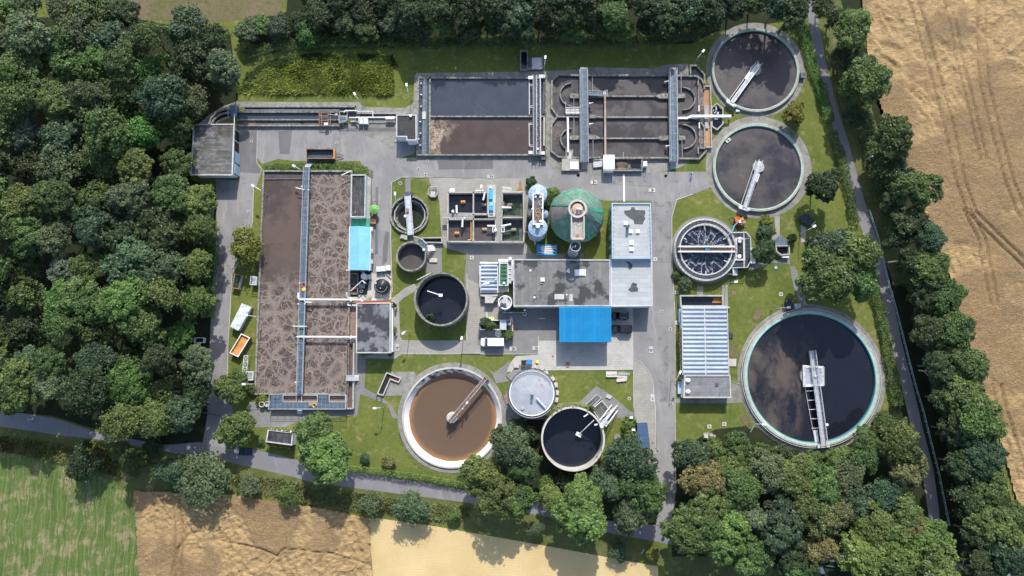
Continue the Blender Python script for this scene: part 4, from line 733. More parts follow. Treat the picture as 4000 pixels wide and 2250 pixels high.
obj('beam', MB().wall(pl('J',2.3,1165,690,1170,1210),.35,2.1,2.35).wall(pl('J',2.3,1030,790,1240,770),.2,2.1,2.3), M['concrete'], t)
# ---- big aeration basin
t = thing('aeration_basin','large rectangular aeration basin of brown foaming liquor, split along its length by a walkway','aeration basin', cen([p('L',785,212),p('M',1345,1165)])); z1 = 1.3; zw = .75
TL, TM, TR = p('L',785,212,z1), p('L',1320,212,z1), p('L',1868,215,z1); BL, BMd, BRt = p('M',505,1165,z1), p('M',922,1165,z1), p('M',1347,1165,z1)
w = MB(); w.wall([TL,TR,BRt,BL],.42,0,z1,True); w.wall([TM,BMd],.5,0,z1); obj('tank_wall', w, M['concrete_old'], t)
obj('water', MB().sheet([TL,TM,BMd,BL],zw), M['foam_a'], t); obj('water', MB().sheet([TM,TR,BRt,BMd],zw), M['foam_b'], t)
obj('inlet_weir', MB().wall(pl('L',1.,790,310,1275,310),.22,.4,1.0), M['concrete_dark'], t); obj('inlet_water', MB().sheet(pl('L',.8,800,225,1275,225,1275,305,800,305),zw+.02), M['sludge_dark'], t)
q = pl('M',z1,1352,640,1408,640,1400,1300,1340,1300); obj('outlet_channel', MB().sheet(q,.4), mk('outlet_brown',(.17,.105,.08),(.12,.08,.065),.7,rough=.5), t); obj('channel_wall', MB().wall([q[1],q[2]],.4,0,z1).wall([q[2],q[3]],.3,0,z1).wall([q[0],q[3]],.3,0,z1), M['concrete'], t)
q = pl('M',z1,1358,310,1425,310,1420,640,1352,640); obj('outlet_channel', MB().sheet(q,.45), M['rusty_steel'], t)
zb = 2.0; a, b = p('L',1325,165,zb), p('M',918,1170,zb); t = thing('basin_walkway','long straight grating walkway down the middle of the aeration basin','walkway', lerp2(a,b,.5)); grid_walk('deck', t, [a,b], mlen('L',72), zb)
st = MB(); [st.box(a[0],a[1]+.2+.3*k,1.8-.38*k,1.5,.28,.06) for k in range(5)]; obj('step', st, M['steel'], t)
for fr,x,y in (('L',1262,410),('L',1345,450),('M',918,155),('M',905,345),('M',965,345),('M',880,1060)): obj('lamp_bracket', MB().cyl(*p(fr,x,y,2.4),.16,2.,3.,8), M['white_paint'], t)
t = thing('outlet_platform','wide grating platform with handrails at the lower end of the aeration basin','platform', p('M',990,1235)); zz = 1.7
obj('deck', MB().prism(pl('M',zz,648,1242,1338,1242,1340,1302,640,1302),zz-.2,zz), M['grating'], t)
for x0,x1 in ((650,752),(1085,1172)): obj('deck', MB().prism(pl('M',zz,x0,1175,x1,1175,x1,1240,x0,1240),zz-.25,zz-.05), M['grating'], t)
obj('screen_frame', MB().wall(pl('M',zz,760,1178,1075,1178,1075,1240,760,1240),.18,zz-.4,zz,True).wall(pl('M',zz,1182,1178,1330,1178,1330,1240,1182,1240),.18,zz-.4,zz,True).wall(pl('M',zz,880,1178,880,1240),.12,zz-.4,zz-.1).wall(pl('M',zz,930,1178,930,1240),.12,zz-.4,zz-.1), M['steel'], t)
obj('channel', MB().sheet(pl('M',.8,650,1170,1335,1170,1335,1245,645,1245),.8), M['rusty_steel'], t); obj('support_wall', MB().wall(pl('M',zz,640,1300,1340,1300),.25,0,zz-.22).wall(pl('M',zz,648,1172,642,1300),.25,0,zz-.22), M['concrete_dark'], t)
obj('handrail', MB().rail(pl('M',zz,648,1172,640,1303,1340,1303,1338,1172),zz,1.05,1.8,.05).rail(pl('M',zz,648,1168,750,1168),zz).rail(pl('M',zz,1085,1166,1170,1166),zz), M['steel_pale'], t)
st = MB(); [st.box(*p('M',914,1313+k*10,1.3-.3*k),1.35-.33*k,1.2,.3,.06) for k in range(4)]; obj('stairs', st, M['steel_pale'], t)
t = thing('air_pipe','white air pipe across the foaming cell, nearer the black round vessel','pipe', p('M',1150,305)); zz = 2.2
obj('pipe', MB().tube([(*p('M',902,245,zz),zz),(*p('M',900,290,zz),zz),(*p('M',915,305,zz),zz),(*p('M',1440,307,zz),zz),(*p('M',1470,307,zz),zz),(*p('M',1485,322,zz),zz)],.26,10), M['white_paint'], t); obj('flange', MB().box(*p('M',1385,306,zz),zz-.45,.35,.9,.9).box(*p('M',965,306,zz),zz-.45,.35,.9,.9), M['steel_pale'], t)
t = thing('air_pipe','white air pipe across the foaming cell, nearer the lower platform','pipe', p('M',1150,645)); obj('pipe', MB().tube([(*p('M',890,645,zz),zz),(*p('M',1430,648,zz),zz)],.26,10), M['white_paint'], t); obj('flange', MB().box(*p('M',1385,647,zz),zz-.45,.35,.9,.9).box(*p('M',955,646,zz),zz-.45,.35,.9,.9), M['steel_pale'], t)
tag(obj('bent_pipe', MB().tube([(*p('M',1343,240,1.8),1.8),(*p('M',1343,275,1.8),1.8),(*p('M',1358,290,1.8),1.8),(*p('M',1440,290,1.8),1.8)],.24,10), M['concrete_pale']),'thick pale bent pipe hooked over the basin edge by the red kerb','pipe')
tag(obj('branch_pipe', MB().tube([(*p('M',1352,330,1.6),1.6),(*p('M',1355,357,1.6),1.6),(*p('M',1435,356,1.6),1.6)],.16,8), M['white_paint']),'thin white branch pipe entering the blower house below the red kerb','pipe')
tag(obj('branch_pipe', MB().tube([(*p('M',1335,664,1.6),1.6),(*p('M',1430,664,1.6),1.6)],.16,8), M['white_paint']),'thin white branch pipe under the lower air pipe at the blower house','pipe')
for fr,x0,y0,x1,y1,lab in (('M',850,548,965,549,'thin white boom over the smooth edge of the walkway, middle of the basin'),('M',960,328,1018,330,'short white boom on the walkway just below the upper air pipe'),('L',1185,420,1280,443,'white boom tilted over the smooth brown cell near the upper end'),('L',1745,265,1860,215,'white boom tilted over the upper corner of the foaming cell')):
    tag(obj('hoist_boom', MB().tube([(*p(fr,x0,y0,2.6),2.6),(*p(fr,x1,y1,2.6),2.6),(*p(fr,x1,y1,2.6),1.)],.13,6), M['white_paint']), lab, 'hoist')
for k,(fr,x,y,lab) in enumerate((('M',945,190,'orange life jacket and ring lying on the walkway at the middle of the basin'),('M',1040,1268,'yellow life jacket and ring lying on the lower grating platform'))):
    t = thing('life_ring', lab, 'life ring', p(fr,x,y,2)); zz = 2.12 if k == 0 else 1.82; c_ = p(fr,x+(8 if k == 0 else 8),y-(18 if k == 0 else -2),zz); obj('ring', MB().tube([(c_[0]+.5*math.cos(i*.42),c_[1]+.5*math.sin(i*.42),zz+.06) for i in range(12)],.14,6), M['orange' if k == 0 else 'yellow'], t)
    c_ = p(fr,x+(6 if k == 0 else -30),y+(22 if k == 0 else -4),zz); obj('jacket', MB().lathe(*c_,[(.55,zz-.1),(.5,zz+.12),(.2,zz+.2)],8), M['yellow'] if k == 0 else M['rusty_steel'], t)
t = thing('outlet_stairs','steel stairs bridging the brown outlet channel beside the lawn','stairs', p('M',1390,1020)); obj('deck', MB().prism(pl('M',1.8,1335,998,1408,998,1408,1042,1335,1042),1.65,1.8), M['steel'], t)
st = MB(); [st.box(*p('M',1415+k*8,1019,1.5-.3*k),1.5-.3*k,.28,1.2,.06) for k in range(5)]; obj('step', st, M['steel_pale'], t); obj('handrail', MB().rail(pl('M',1.8,1335,996,1455,996),.9).rail(pl('M',1.8,1335,1044,1455,1044),.9), M['white_paint'], t)
for fr,q,lab in (('M',(480,95,530,100,525,175,472,172),'railed steel stair tower on the basin wall beside the red rimmed skip'),('M',(442,962,500,962,495,1040,438,1040),'railed steel stair tower on the basin wall above the olive roadside tree')):
    t = thing('stair_tower', lab, 'stairs', cen(pl(fr,1.4,*q)), 'stair towers on the basin wall'); q = pl(fr,1.4,*q); obj('landing', MB().prism(q,1.3,1.4), M['steel'], t); obj('handrail', MB().rail(q+[q[0]],1.4,1.0,1.,.06), M['white_paint'], t)
    st = MB(); [st.wall([lerp2(q[0],q[3],.15+.2*k),lerp2(q[1],q[2],.15+.2*k)],.1,1.4,1.5) for k in range(4)]; obj('step', st, M['steel_pale'], t)
# ---- brown settling pool
t = thing('settling_pool','round sunken settling pool of brown sludge with bright sloping walls','settling pool', BR); Ro = BRR-.02
obj('pool_wall', MB().lathe(*BR,[(Ro-1.97,-2.6),(Ro-.35,.35)][::-1],128,False), M['liner'], t, smooth=True); obj('rim', MB().lathe(*BR,[(Ro-.4,-.1),(Ro-.4,.45),(Ro,.45),(Ro,-.3)][::-1],128,False), M['concrete_pale'], t)
obj('sludge', MB().disc(*BR,Ro-1.4,-1.75,128), M['sludge_pool'], t)
t = thing('pool_fence','dark wire safety fence round the lower side of the brown settling pool','fence', BR); hr = MB(); cp = circ(*BR,Ro+mlen('N',42),40,math.radians(195),math.radians(345)); hr.rail(cp,0,1.1,1.6,.03); obj('fence_rail', hr, M['steel_dark'], t)
t = thing('pool_bridge','slender rusty footbridge from the rim to the white centre column of the brown pool','bridge', p('N',1130,600)); zb = 1.1; a, b = p('N',1290,395,zb), p('N',935,820,zb)
obj('deck', MB().wall([a,b],.75,zb-.2,zb), M['rusty_steel'], t); d = (Vector(b)-Vector(a)).normalized(); o_ = Vector((-d.y,d.x))
for s_ in (1,-1): obj('handrail', MB().rail([tuple(Vector(a)+o_*.42*s_),tuple(Vector(b)+o_*.42*s_)],zb-.1,.9,1.8,.05), M['steel_pale'], t)
c_ = p('N',963,778,.4); obj('centre_column', MB().lathe(*c_,[(mlen('N',52),-2.2),(mlen('N',52),.4),(mlen('N',40),.55)],28), M['concrete_pale'], t); obj('lamp', MB().cyl(*p('N',1110,632,1.8),.32,1.1,2.,12), M['white_paint'], t); obj('lamp', MB().cyl(*p('N',1070,690,1.6),.15,1.0,2.6,8), M['white_paint'], t)
obj('gate_post', MB().box(*p('N',1300,385,.6),0.45,.6,1.4,1.,.6), M['rusty_steel'], t)
# ---- hopper tank
t = thing('hopper_tank','deep round hopper tank with a twelve sided overflow channel and dark water','tank', HP); z1 = .8; Ro = HPR-.02
obj('tank_wall', MB().lathe(*HP,[(.6,-5.5),(Ro*.62,-1.8),(Ro-.45,-1.2),(Ro-.45,z1),(Ro,z1),(Ro,-.2)][::-1],64,False), M['concrete_old'], t); cq = circ(*HP,Ro*.80,12,.26,.26+2*math.pi); obj('overflow_channel', MB().wall(cq,.22,-.9,-.1,True), M['concrete_pale'], t)
obj('channel_floor', MB().ring(*HP,Ro*.78,Ro-.46,-1.2,-.75,64), M['concrete_dark'], t); obj('water', MB().disc(*HP,Ro*.66,-1.7,48), mk('murky',(.022,.028,.022),(.03,.035,.02),.4,rough=.1), t)
zb = 1.2; a, b = p('G',432,320,zb), p('G',478,905,zb); t = thing('hopper_bridge','grey plate bridge across the deep hopper tank','bridge', lerp2(a,b,.5)); grid_walk('deck', t, [a,b], mlen('G',88), zb, M['steel'])
obj('control_unit', MB().prism(pl('G',1.4,365,262,495,258,495,310,362,320),.0,1.3), M['steel_dark'], t); obj('lamp', MB().cyl(*p('G',391,623,2.2),.34,1.2,2.2,12), M['white_paint'], t); obj('drive_motor', MB().box(*p('G',420,540,1.5),1.2,.9,.9,.5), M['rusty_steel'], t)
tag(obj('pump_cover', MB().prism(pl('G',.9,325,895,425,905,415,975,305,955),0,.5).prism(pl('G',.9,330,905,385,905,375,958,318,945),.5,.65), M['concrete']),'concrete pump cover with a dark hatch between the hopper and the small round tank','cover')
t = thing('octagon_shaft','octagonal concrete shaft head with a pale square hatch on the lawn by the hopper','shaft', p('G',805,265)); q = pl('G',.9,760,195,860,190,880,240,878,300,840,345,770,340,735,300,738,235); obj('shaft_wall', MB().prism(q,0,.75), M['concrete_old'], t)
obj('hatch', MB().prism(pl('G',1,770,260,835,262,832,325,768,322),.75,.9), M['concrete_pale'], t); obj('handrail', MB().rail(q+[q[0]],.75,.8,1.5,.035), M['steel_pale'], t)
# ---- plain round tanks
def roundtank(name, label, c, ro, z1, zw, wm, wall='concrete', th=.4):
    t = thing(name, label, 'tank', c); obj('tank_wall', MB().ring(*c,ro-th,ro,0,z1), M[wall], t); obj('water', MB().disc(*c,ro-th+.05,zw), M[wm], t); return t
t = roundtank('round_tank','small round tank of dry grey sludge next to the curved stairs', p('G',480,1225,2.6), mlen('G',225), 2.6, .2, 'sludge_dark', 'concrete_old')
t = roundtank('round_tank','round concrete tank of black water on the lawn between blower house and yard', p('A',1109,752,5.2), mlen('A',66), 5.2, .6, 'water_black', 'concrete_old')
z_ = 5.; obj('mixer_boom', MB().tube([(*p('A',1075,732,z_),z_),(*p('A',1106,742,z_-.5),z_-.5)],.13,6).box(*p('A',1109,743,4.2),4.2,.9,.7,.5), M['white_paint'], t)
t = roundtank('round_tank','tall round concrete tank of black water by the tilted stairs and the trees', p('O',892,960,5.4), mlen('O',310), 5.4, .3, 'water_big', 'concrete_pale')
obj('level_arm', MB().tube([(*p('O',1105,770,5),5.),(*p('O',955,910,1.6),1.6)],.12,6).box(*p('O',950,915,1.2),1.0,1.4,.9,.5,-.5), M['white_paint'], t); obj('lamp', MB().cyl(*p('O',1185,830,5.9),.4,5.4,6.1,12), M['white_paint'], t); obj('inlet_pipe', MB().tube([(*p('O',1005,732,5.7),5.7),(*p('O',1045,705,5.7),5.7)],.14).tube([(*p('O',1115,818,5.7),5.7),(*p('O',1140,812,5.7),5.7)],.2), M['white_paint'], t)
t = thing('tank_stairs','long tilted steel stairs up to the tall black water tank','stairs', p('O',1260,720)); a, b = p('O',1320,640,.6), p('O',1195,800,4.8); st = MB(); hr = MB()
for k in range(15): q = Vector((*a,.3)).lerp(Vector((*b,5.)),k/14); st.box(q.x,q.y,q.z,2.0,.30,.06,math.radians(38))
obj('step', st, M['steel_pale'], t); dv = Vector((b[0]-a[0],b[1]-a[1])).normalized(); ov = Vector((-dv.y,dv.x))
for s_ in (1,-1): obj('stringer', MB().tube([(a[0]+ov.x*s_,a[1]+ov.y*s_,.3),(b[0]+ov.x*s_,b[1]+ov.y*s_,5.)],.13,6).tube([(a[0]+ov.x*s_,a[1]+ov.y*s_,1.3),(b[0]+ov.x*s_,b[1]+ov.y*s_,6.)],.05,5), M['steel_pale'], t)
obj('landing', MB().prism(pl('O',5.,1165,790,1215,745,1260,790,1205,835),4.9,5.), M['steel'], t)
t = thing('sludge_store_pit','tilted concrete stair pit with a railed slab beside the tall black water tank','pit', p('O',1170,650)); q = pl('O',.8,1015,620,1135,505,1185,540,1075,650); obj('pit_wall', MB().wall(q,.22,0,.8,True), M['concrete'], t); obj('pit_floor', MB().sheet(q,.06), M['black'], t)
st = MB(); [st.wall([lerp2(q[0],q[1],.1+k*.09),lerp2(q[3],q[2],.1+k*.09)],.12,.1,.15+.05*k) for k in range(10)]; obj('step', st, M['steel'], t)
q = pl('O',.9,1085,650,1185,565,1275,670,1160,760); obj('slab', MB().prism(q,0,.9), M['concrete_dark'], t); obj('handrail', MB().rail(q+[q[0]],.9,1.,1.8,.06), M['white_paint'], t)
tag(obj('shaft_cover', MB().prism(pl('O',.4,1245,500,1295,520,1275,552,1228,530),0,.35), M['concrete_pale']),'pale square shaft cover beside the tilted stair pit','cover')
# ---- grey covered tank
c_ = p('O',467,490,5.0); Ro = mlen('O',218); t = thing('covered_tank','round tank with a grey pleated membrane roof marked by pink patches','tank', c_); obj('tank_wall', MB().ring(*c_,Ro-.2,Ro,0,5.), M['steel_pale'], t); obj('roof', MB().lathe(*c_,[(Ro-.05,5.02),(Ro*.5,5.35),(.3,5.6)],24), M['grey_membrane'], t)
obj('roof_rim', MB().ring(*c_,Ro-.12,Ro+.1,5.,5.12), M['white_paint'], t); cp = circ(*c_,Ro+.25,40,math.radians(35),math.radians(145)); hr = MB().rail(cp,5.,1.1,1.3,.04); cp = circ(*c_,Ro+.5,40,math.radians(200),math.radians(320)); hr.rail(cp,5.,1.1,1.0,.045); obj('handrail', hr, M['steel'], t); obj('gallery', MB().lathe(*c_,[(Ro+.05,4.9),(Ro+.55,4.9)],48,False), M['steel_dark'], t)
obj('vent', MB().cyl(*p('O',473,492,6),.35,5.5,7.4,12), M['steel'], t); obj('hatch', MB().cyl(*p('O',373,643,5.3),.45,5.0,5.4,14), M['steel'], t); obj('hatch', MB().box(*p('O',468,578,5.4),5.2,.6,.8,.3), M['steel'], t); obj('crane_arm', MB().tube([(*p('O',518,545,6),6.),(*p('O',605,640,6),5.6)],.2,8).tube([(*p('O',518,545,6),6.),(*p('O',518,600,6),5.2)],.12,6), M['steel_pale'], t)
pk = mk('pink_mark',(.46,.28,.30),(.40,.25,.27),1.)
mk_ = MB()
for x,y,r in ((388,316,.22),(545,350,.42),(605,352,.5),(568,405,.42),(520,395,.22),(590,425,.25),(430,468,.2),(660,468,.25),(310,567,.18),(500,305,.18)):
    q = p('O',x,y,5.3); rr = math.hypot(q[0]-c_[0],q[1]-c_[1]); zz = 5.02+(.33*(Ro-rr)/(Ro*.5) if rr > Ro*.5 else .33+.25*(Ro*.5-rr)/(Ro*.5)); mk_.disc(*q,r*.75,zz+.07,7)
obj('paint_mark', mk_, pk, t)
# ---- six-cell sludge basins
t = thing('sludge_basins','block of six rectangular concrete basins with dark water, floats and a central gangway','basin block', p('G',1560,650)); z1 = 2.4; w = MB()
for q in ((1025,272,1410,272),(1410,272,1620,272),(1025,600,1620,600),(1025,670,1735,670),(1020,1005,2155,1010),(1825,645,2145,645)): w.wall(pl('G',z1,*q), .36, 0, z1)
for q in ((1030,265,1022,1010),(1408,265,1405,1005),(1622,270,1622,600),(1838,275,1822,1000),(1740,650,1740,1000),(2150,265,2155,1010)): w.wall(pl('G',z1,*q), .36, 0, z1)
w.wall(pl('G',z1,1838,275,2150,275),.36,0,z1); obj('basin_wall', w, M['concrete'], t)
obj('gangway', MB().prism(pl('G',z1,950,582,1410,605,1410,655,948,655),z1-.2,z1+.02).prism(pl('G',z1,1745,180,1830,180,1822,1000,1742,1000),z1-.2,z1+.02), M['paving'], t)
for q,m_,zz in (((1040,280,1400,280,1400,595,1035,595),'water_black',.7),((1412,280,1618,280,1618,595,1412,595),'water_black',.7),((1035,675,1400,675,1400,1000,1030,1000),'sludge_dark',.9),((1412,675,1735,675,1735,1000,1412,1000),'sludge_dark',.9),((1840,365,2110,345,2110,610,1835,600),'water_green',.5),((1845,700,2090,745,2090,970,1840,965),'water_green',.5)): obj('water', MB().sheet(pl('G',zz,*q),zz), M[m_], t)
obj('basin_floor', MB().sheet(pl('G',.4,1825,275,2150,275,2155,1005,1822,1000),.42), M['concrete_dark'], t); obj('basin_floor', MB().sheet(pl('G',.4,1030,272,1740,272,1740,1005,1022,1005),.42), M['concrete_dark'], t)
obj('handrail', MB().rail(pl('G',z1,1155,590,1620,600,1740,600),z1,1.05,1.6,.04).rail(pl('G',z1,948,660,1400,668),z1,1.05,1.6,.04).rail(pl('G',z1,1838,275,1822,990),z1), M['steel_pale'], t); obj('handrail', MB().rail(pl('G',z1,2150,270,2155,860),z1,1.05,1.6,.05).rail(pl('G',z1,1838,272,2150,270),z1,1.05,1.6,.05), mk('pale_yellow_rail',(.7,.66,.45),(.65,.6,.4),1.), t)
for x,y,c_ in ((1256,417,'pipe_orange'),(1164,882,'pipe_orange'),(1575,825,'wood'),(2010,830,'wood'),(1568,463,'rusty_steel'),(1955,460,'rusty_steel')): obj('float', MB().tube([(*p('G',x-26,y,1.2),1.2),(*p('G',x+26,y,1.2),1.2)],.42,10).cyl(*p('G',x,y,1.5),.1,1.2,1.9,8), M[c_], t)
for q in ((1156,470,1160,575),(1578,280,1555,385),(1248,670,1242,785),(1620,772,1735,774),(1830,775,1965,748),(1830,498,1968,500)): obj('outlet_arm', MB().tube([(*p('G',*q[:2],2.6),2.6),(*p('G',*q[2:],2.6),2.6)],.24,8), M['white_paint'], t)
obj('yellow_pipe', MB().tube([(*p('G',1372,690,1.8),1.8),(*p('G',1374,975,1.8),1.8),(*p('G',1325,985,1.8),1.8)],.17,8), M['pipe_orange'], t)
for x,y in ((1102,552),(1735,832),(1275,655)): obj('lamp', MB().cyl(*p('G',x,y,3.4),.34 if x != 1275 else .2,z1,3.5,12), M['white_paint'], t)
for x,y in ((1717,825),(1848,825)): obj('mixer_stand', MB().wall([p('G',x-20,y-35,2.6),p('G',x+20,y-35,2.6),p('G',x+20,y+35,2.6),p('G',x-20,y+35,2.6)],.2,2.4,2.7,True), M['steel_pale'], t)
for x0,y0,x1,y1 in ((1600,830,1660,840),(1880,855,1990,830),(1905,470,1940,460)): obj('mixer_arm', MB().tube([(*p('G',x0,y0,2.),2.),(*p('G',x1,y1,2.),1.7)],.08,5), M['steel'], t)
obj('platform', MB().prism(pl('G',2.4,1825,410,1868,410,1868,495,1825,495),2.2,2.45), M['rusty_steel'], t); obj('slab', MB().prism(pl('G',2.6,1615,158,1745,158,1735,640,1625,640),2.25,2.5), M['concrete_pale'], t)
t = thing('dosing_unit','bright blue dosing machine in two boxes on the pale slab of the six basins','machine', p('G',1668,380,2.5)); obj('cabinet', MB().prism(pl('G',3.6,1635,230,1695,230,1692,370,1638,370),2.5,3.5), M['cyan'], t); obj('cabinet', MB().prism(pl('G',3.6,1640,415,1705,412,1702,540,1642,535),2.5,3.5), M['cyan'], t); obj('cabinet_lid', MB().prism(pl('G',3.7,1645,420,1700,418,1698,470,1645,470),3.5,3.6), M['cyan_roof'], t); obj('lamp', MB().lathe(*p('G',1663,205,3),[(.3,2.5),(.34,2.9),(.1,3.3)],10), M['white_paint'], t)
t = thing('stair_flight','short barred stair flight against the upper edge of the six basins','stairs', p('G',1915,245)); st = MB(); [st.box(*p('G',1850+k*15,240+k*2,1.8-.16*k),1.9-.18*k,.3,2.0,.06) for k in range(9)]; obj('step', st, M['concrete_pale'], t); obj('stringer', MB().tube([(*p('G',1845,215,2),2.),(*p('G',1985,235,.4),.4)],.08,5), M['steel_pale'], t)
tag(obj('white_cover', MB().prism(pl('G',1.2,1055,215,1128,215,1128,262,1055,262),0,1.1).prism(pl('G',1.3,1062,220,1122,220,1122,255,1062,255),1.1,1.2), M['white_paint']),'white square cabinet at the upper corner of the six basins','cabinet')
tag(obj('filter_pipe', MB().tube([(*p('G',1445,252,1.6),1.6),(*p('G',1555,252,1.6),1.6)],.3,10).cyl(*p('G',1455,252,1),.2,0,1.6,8).cyl(*p('G',1545,252,1),.2,0,1.6,8), M['steel_pale']),'white horizontal filter pipe on stands above the six basins','pipe')
t = thing('settling_trough','narrow open concrete trough beside the curved stairs near the hopper','trough', p('G',790,980)); q = pl('G',1.,635,950,935,945,940,1020,680,1015); obj('trough_wall', MB().wall(q,.3,0,1.,True), M['concrete'], t); obj('trough_floor', MB().sheet(q,.1), M['black'], t)
t = thing('curved_stairs','curved railed walkway and stairs climbing to the small round tank','stairs', p('G',690,1050)); zz = 2.6; q = pl('G',zz,590,970,660,1010,720,1070,700,1120,630,1060,580,1010); obj('landing', MB().prism(q,zz-.1,zz), M['grating'], t); obj('handrail', MB().rail(pl('G',zz,520,935,600,955,670,1000,730,1060),zz,1.,1.2,.05), M['white_paint'], t)
st = MB(); [st.box(*p('G',735+k*18,1105-k*2,2.2-.35*k),2.3-.4*k,.35,1.6,.06,.3) for k in range(6)]; obj('step', st, M['steel_pale'], t); obj('lamp', MB().cyl(*p('G',670,1125,3.2),.34,2.6,3.4,12), M['white_paint'], t)
tag(obj('cover_slab', MB().prism(pl('G',.5,753,1252,868,1250,868,1312,753,1312),0,.4), M['concrete_pale']),'pale rectangular slab on the walk beside the small round tank','cover')
t = thing('access_ladder','short railed ladder on the rim of the black water tank near the slab','ladder', p('A',1075,695)); a,b = p('A',1050,705,5.2),p('A',1085,687,5.2); obj('rail', MB().rail([a,b],5.,1.,.8,.05), M['white_paint'], t); obj('rung', MB().tube([(*lerp2(a,b,.2),5.2),(*lerp2(a,b,.8),5.2)],.05), M['steel'], t)
# ================================================================== BUILDINGS
def building(name, label, cat, q, z, roofm, wallm, pw=.3, ph=.25, over=0., trim='trim', z0=0.):
    t = thing(name, label, cat, (*cen(q), z0)); obj('wall', MB().prism(inset(q,over) if over else q, z0, z-.3), M[wallm], t)
    obj('roof', MB().prism(inset(q,.02) if not over else q, z-.3, z), M[roofm], t)
    if pw: obj('parapet', MB().wall(inset(q,pw/2-.04),pw,z-.28,z+ph,True), M[trim], t)
    return t
def skylight(par, fr, x, y, z, s=1.05, sy=None):
    c = p(fr,x,y,z+.3); sy = sy or s; obj('skylight', MB().lathe(*c,[(.72*s,z),(.72*s,z+.28),(.5*s,z+.45),(.1,z+.5)],4 if False else 16) if False else MB().box(*c,z,s,sy,.25).box(*c,z+.25,s*.8,sy*.8,.18), M['white_paint'], part(par,'roof'))
t = building('garage_shed','flat roofed garage shed with mossy grey roof and open bays at the wood edge','shed', pl('F',4.4,275,412,1048,408,1012,1378,215,1378), 4.4,'roof_shed','render_white',.32,.18,.55)
for y0,y1 in ((920,1120),(1160,1340)): obj('bay_door', MB().prism(pl('F',3.2,1050,y0,1062,y0,1055,y1,1043,y1),.1,3.4), M['sky_steel'], part(t,'wall'))
obj('bay_opening', MB().prism(pl('F',3.,1035,500,1052,500,1050,690,1035,690),.1,3.4).prism(pl('F',3.,1030,720,1048,720,1046,900,1030,900),.1,3.4), M['black'], part(t,'wall')); obj('vent_pipe', MB().tube([(*p('F',1040,400,4.5),4.5),(*p('F',1040,215,4.5),4.5)],.1,6), M['white_paint'], t)
for x in (430,610,740): obj('window', MB().prism(pl('F',2.5,x,1368,x+70,1368,x+70,1376,x,1376),1.5,2.8), M['glass_dark'], part(t,'wall'))
t = building('pump_house','small pump house with black moss streaked roof and white stepped parapet','pump house', pl('C',3.6,-5,778,222,778,225,1070,112,1070,108,1030,-5,1030), 3.6,'roof_black','render_white',.3,.2); obj('roof_lamp', MB().cyl(*p('C',157,790,4),.3,3.6,4.2,12), M['white_paint'], t); obj('side_step', MB().wall(pl('C',1,-30,1060,105,1060),.15,.4,.5), M['steel'], t)
t = building('main_hall','long flat roofed hall with patched dark bitumen roof and puddle stains','hall', pl('I',4.7,618,100,1762,104,1762,652,622,655), 4.7,'roof_bitumen','render_white',.3,.2)
skylight(t,'I',964,340,4.7,1.05,1.05); skylight(t,'I',1408,258,4.7,2.7,1.6); obj('vent_pipe', MB().tube([(*p('I',1252,240,5.3),4.7),(*p('I',1252,240,5.3),5.5),(*p('I',1280,255,5.3),5.3)],.2,8).tube([(*p('I',1268,215,5.6),5.6),(*p('I',1275,250,5.6),5.3)],.25,8), M['white_paint'], t)
for x,y,w_ in ((820,232,.5),(1250,517,.35),(868,548,.5)): obj('roof_hatch', MB().box(*p('I',x,y,4.7),4.7,w_,w_,.12), M['steel_pale'], part(t,'roof'))
obj('roof_ladder', MB().rail(pl('I',4.7,935,385,970,385),4.7,.3,.3,.05), M['steel_pale'], part(t,'roof')); obj('roof_patch', MB().sheet(pl('I',4.7,1105,508,1218,510,1218,570,1105,570),4.712).sheet(pl('I',4.7,1280,510,1320,510,1320,590,1280,590),4.713), M['concrete_pale'], part(t,'roof'))
for x in (680,790,1010,1090): obj('window', MB().prism(pl('I',3,x,648,x+60,648,x+60,651,x,651),1.,2.4), M['glass_dark'], part(t,'wall'))
obj('eave_gutter', MB().wall(pl('I',4.,640,660,1150,658),.5,3.8,3.95), M['concrete_pale'], t)
t = building('operations_building','taller grey flat roofed building with four white rooflights and a dark puddle','building', pl('H',6.4,1408,436,1990,436,2008,1260,1412,1262), 6.4,'roof_light','sky_steel',.3,.3,0,'sky_steel')
for x,y,s_ in ((1615,733,.95),(1690,855,.95),(1798,855,.95),(1705,1025,1.1),(1705,1118,1.1)): skylight(t,'H',x,y,6.4,s_)
obj('puddle_stain', MB().sheet(pl('H',6.4,1595,545,1690,535,1700,495,1745,492,1765,535,1900,540,1915,580,1895,625,1910,660,1890,700,1870,750,1745,745,1735,690,1680,660,1630,620,1600,590),6.412), M['puddle'], part(t,'roof'))
obj('chimney', MB().cyl(*p('H',1650,785,7.3),.36,6.4,8.3,14), M['concrete_old'], t); obj('chimney_cap', MB().cyl(*p('H',1650,785,7.4),.2,8.3,8.34,12), M['black'], part(t,'chimney'))
for y in (560,700,830,1000,1130): obj('window', MB().prism(pl('H',3,1370,y,1374,y,1374,y+80,1370,y+80),2.,5.), M['glass_dark'], part(t,'wall'))
st = MB(); 
for i in range(26): a_ = lerp2(p('H',1432,470,6.5),p('H',1436,1240,6.5),(i%13)/12) if i < 13 else lerp2(p('H',1972,470,6.5),p('H',1985,1240,6.5),(i%13)/12); st.box(*a_,6.4,.12,.12,.25)
obj('lightning_stud', st, M['steel_dark'], t)
t = building('office_wing','lower pale grey flat roofed wing with one small round puddle stain','building', pl('I',5.,1768,104,2255,104,2258,652,1768,655), 5.,'roof_light','render_white',.25,.2,0,'steel_pale')
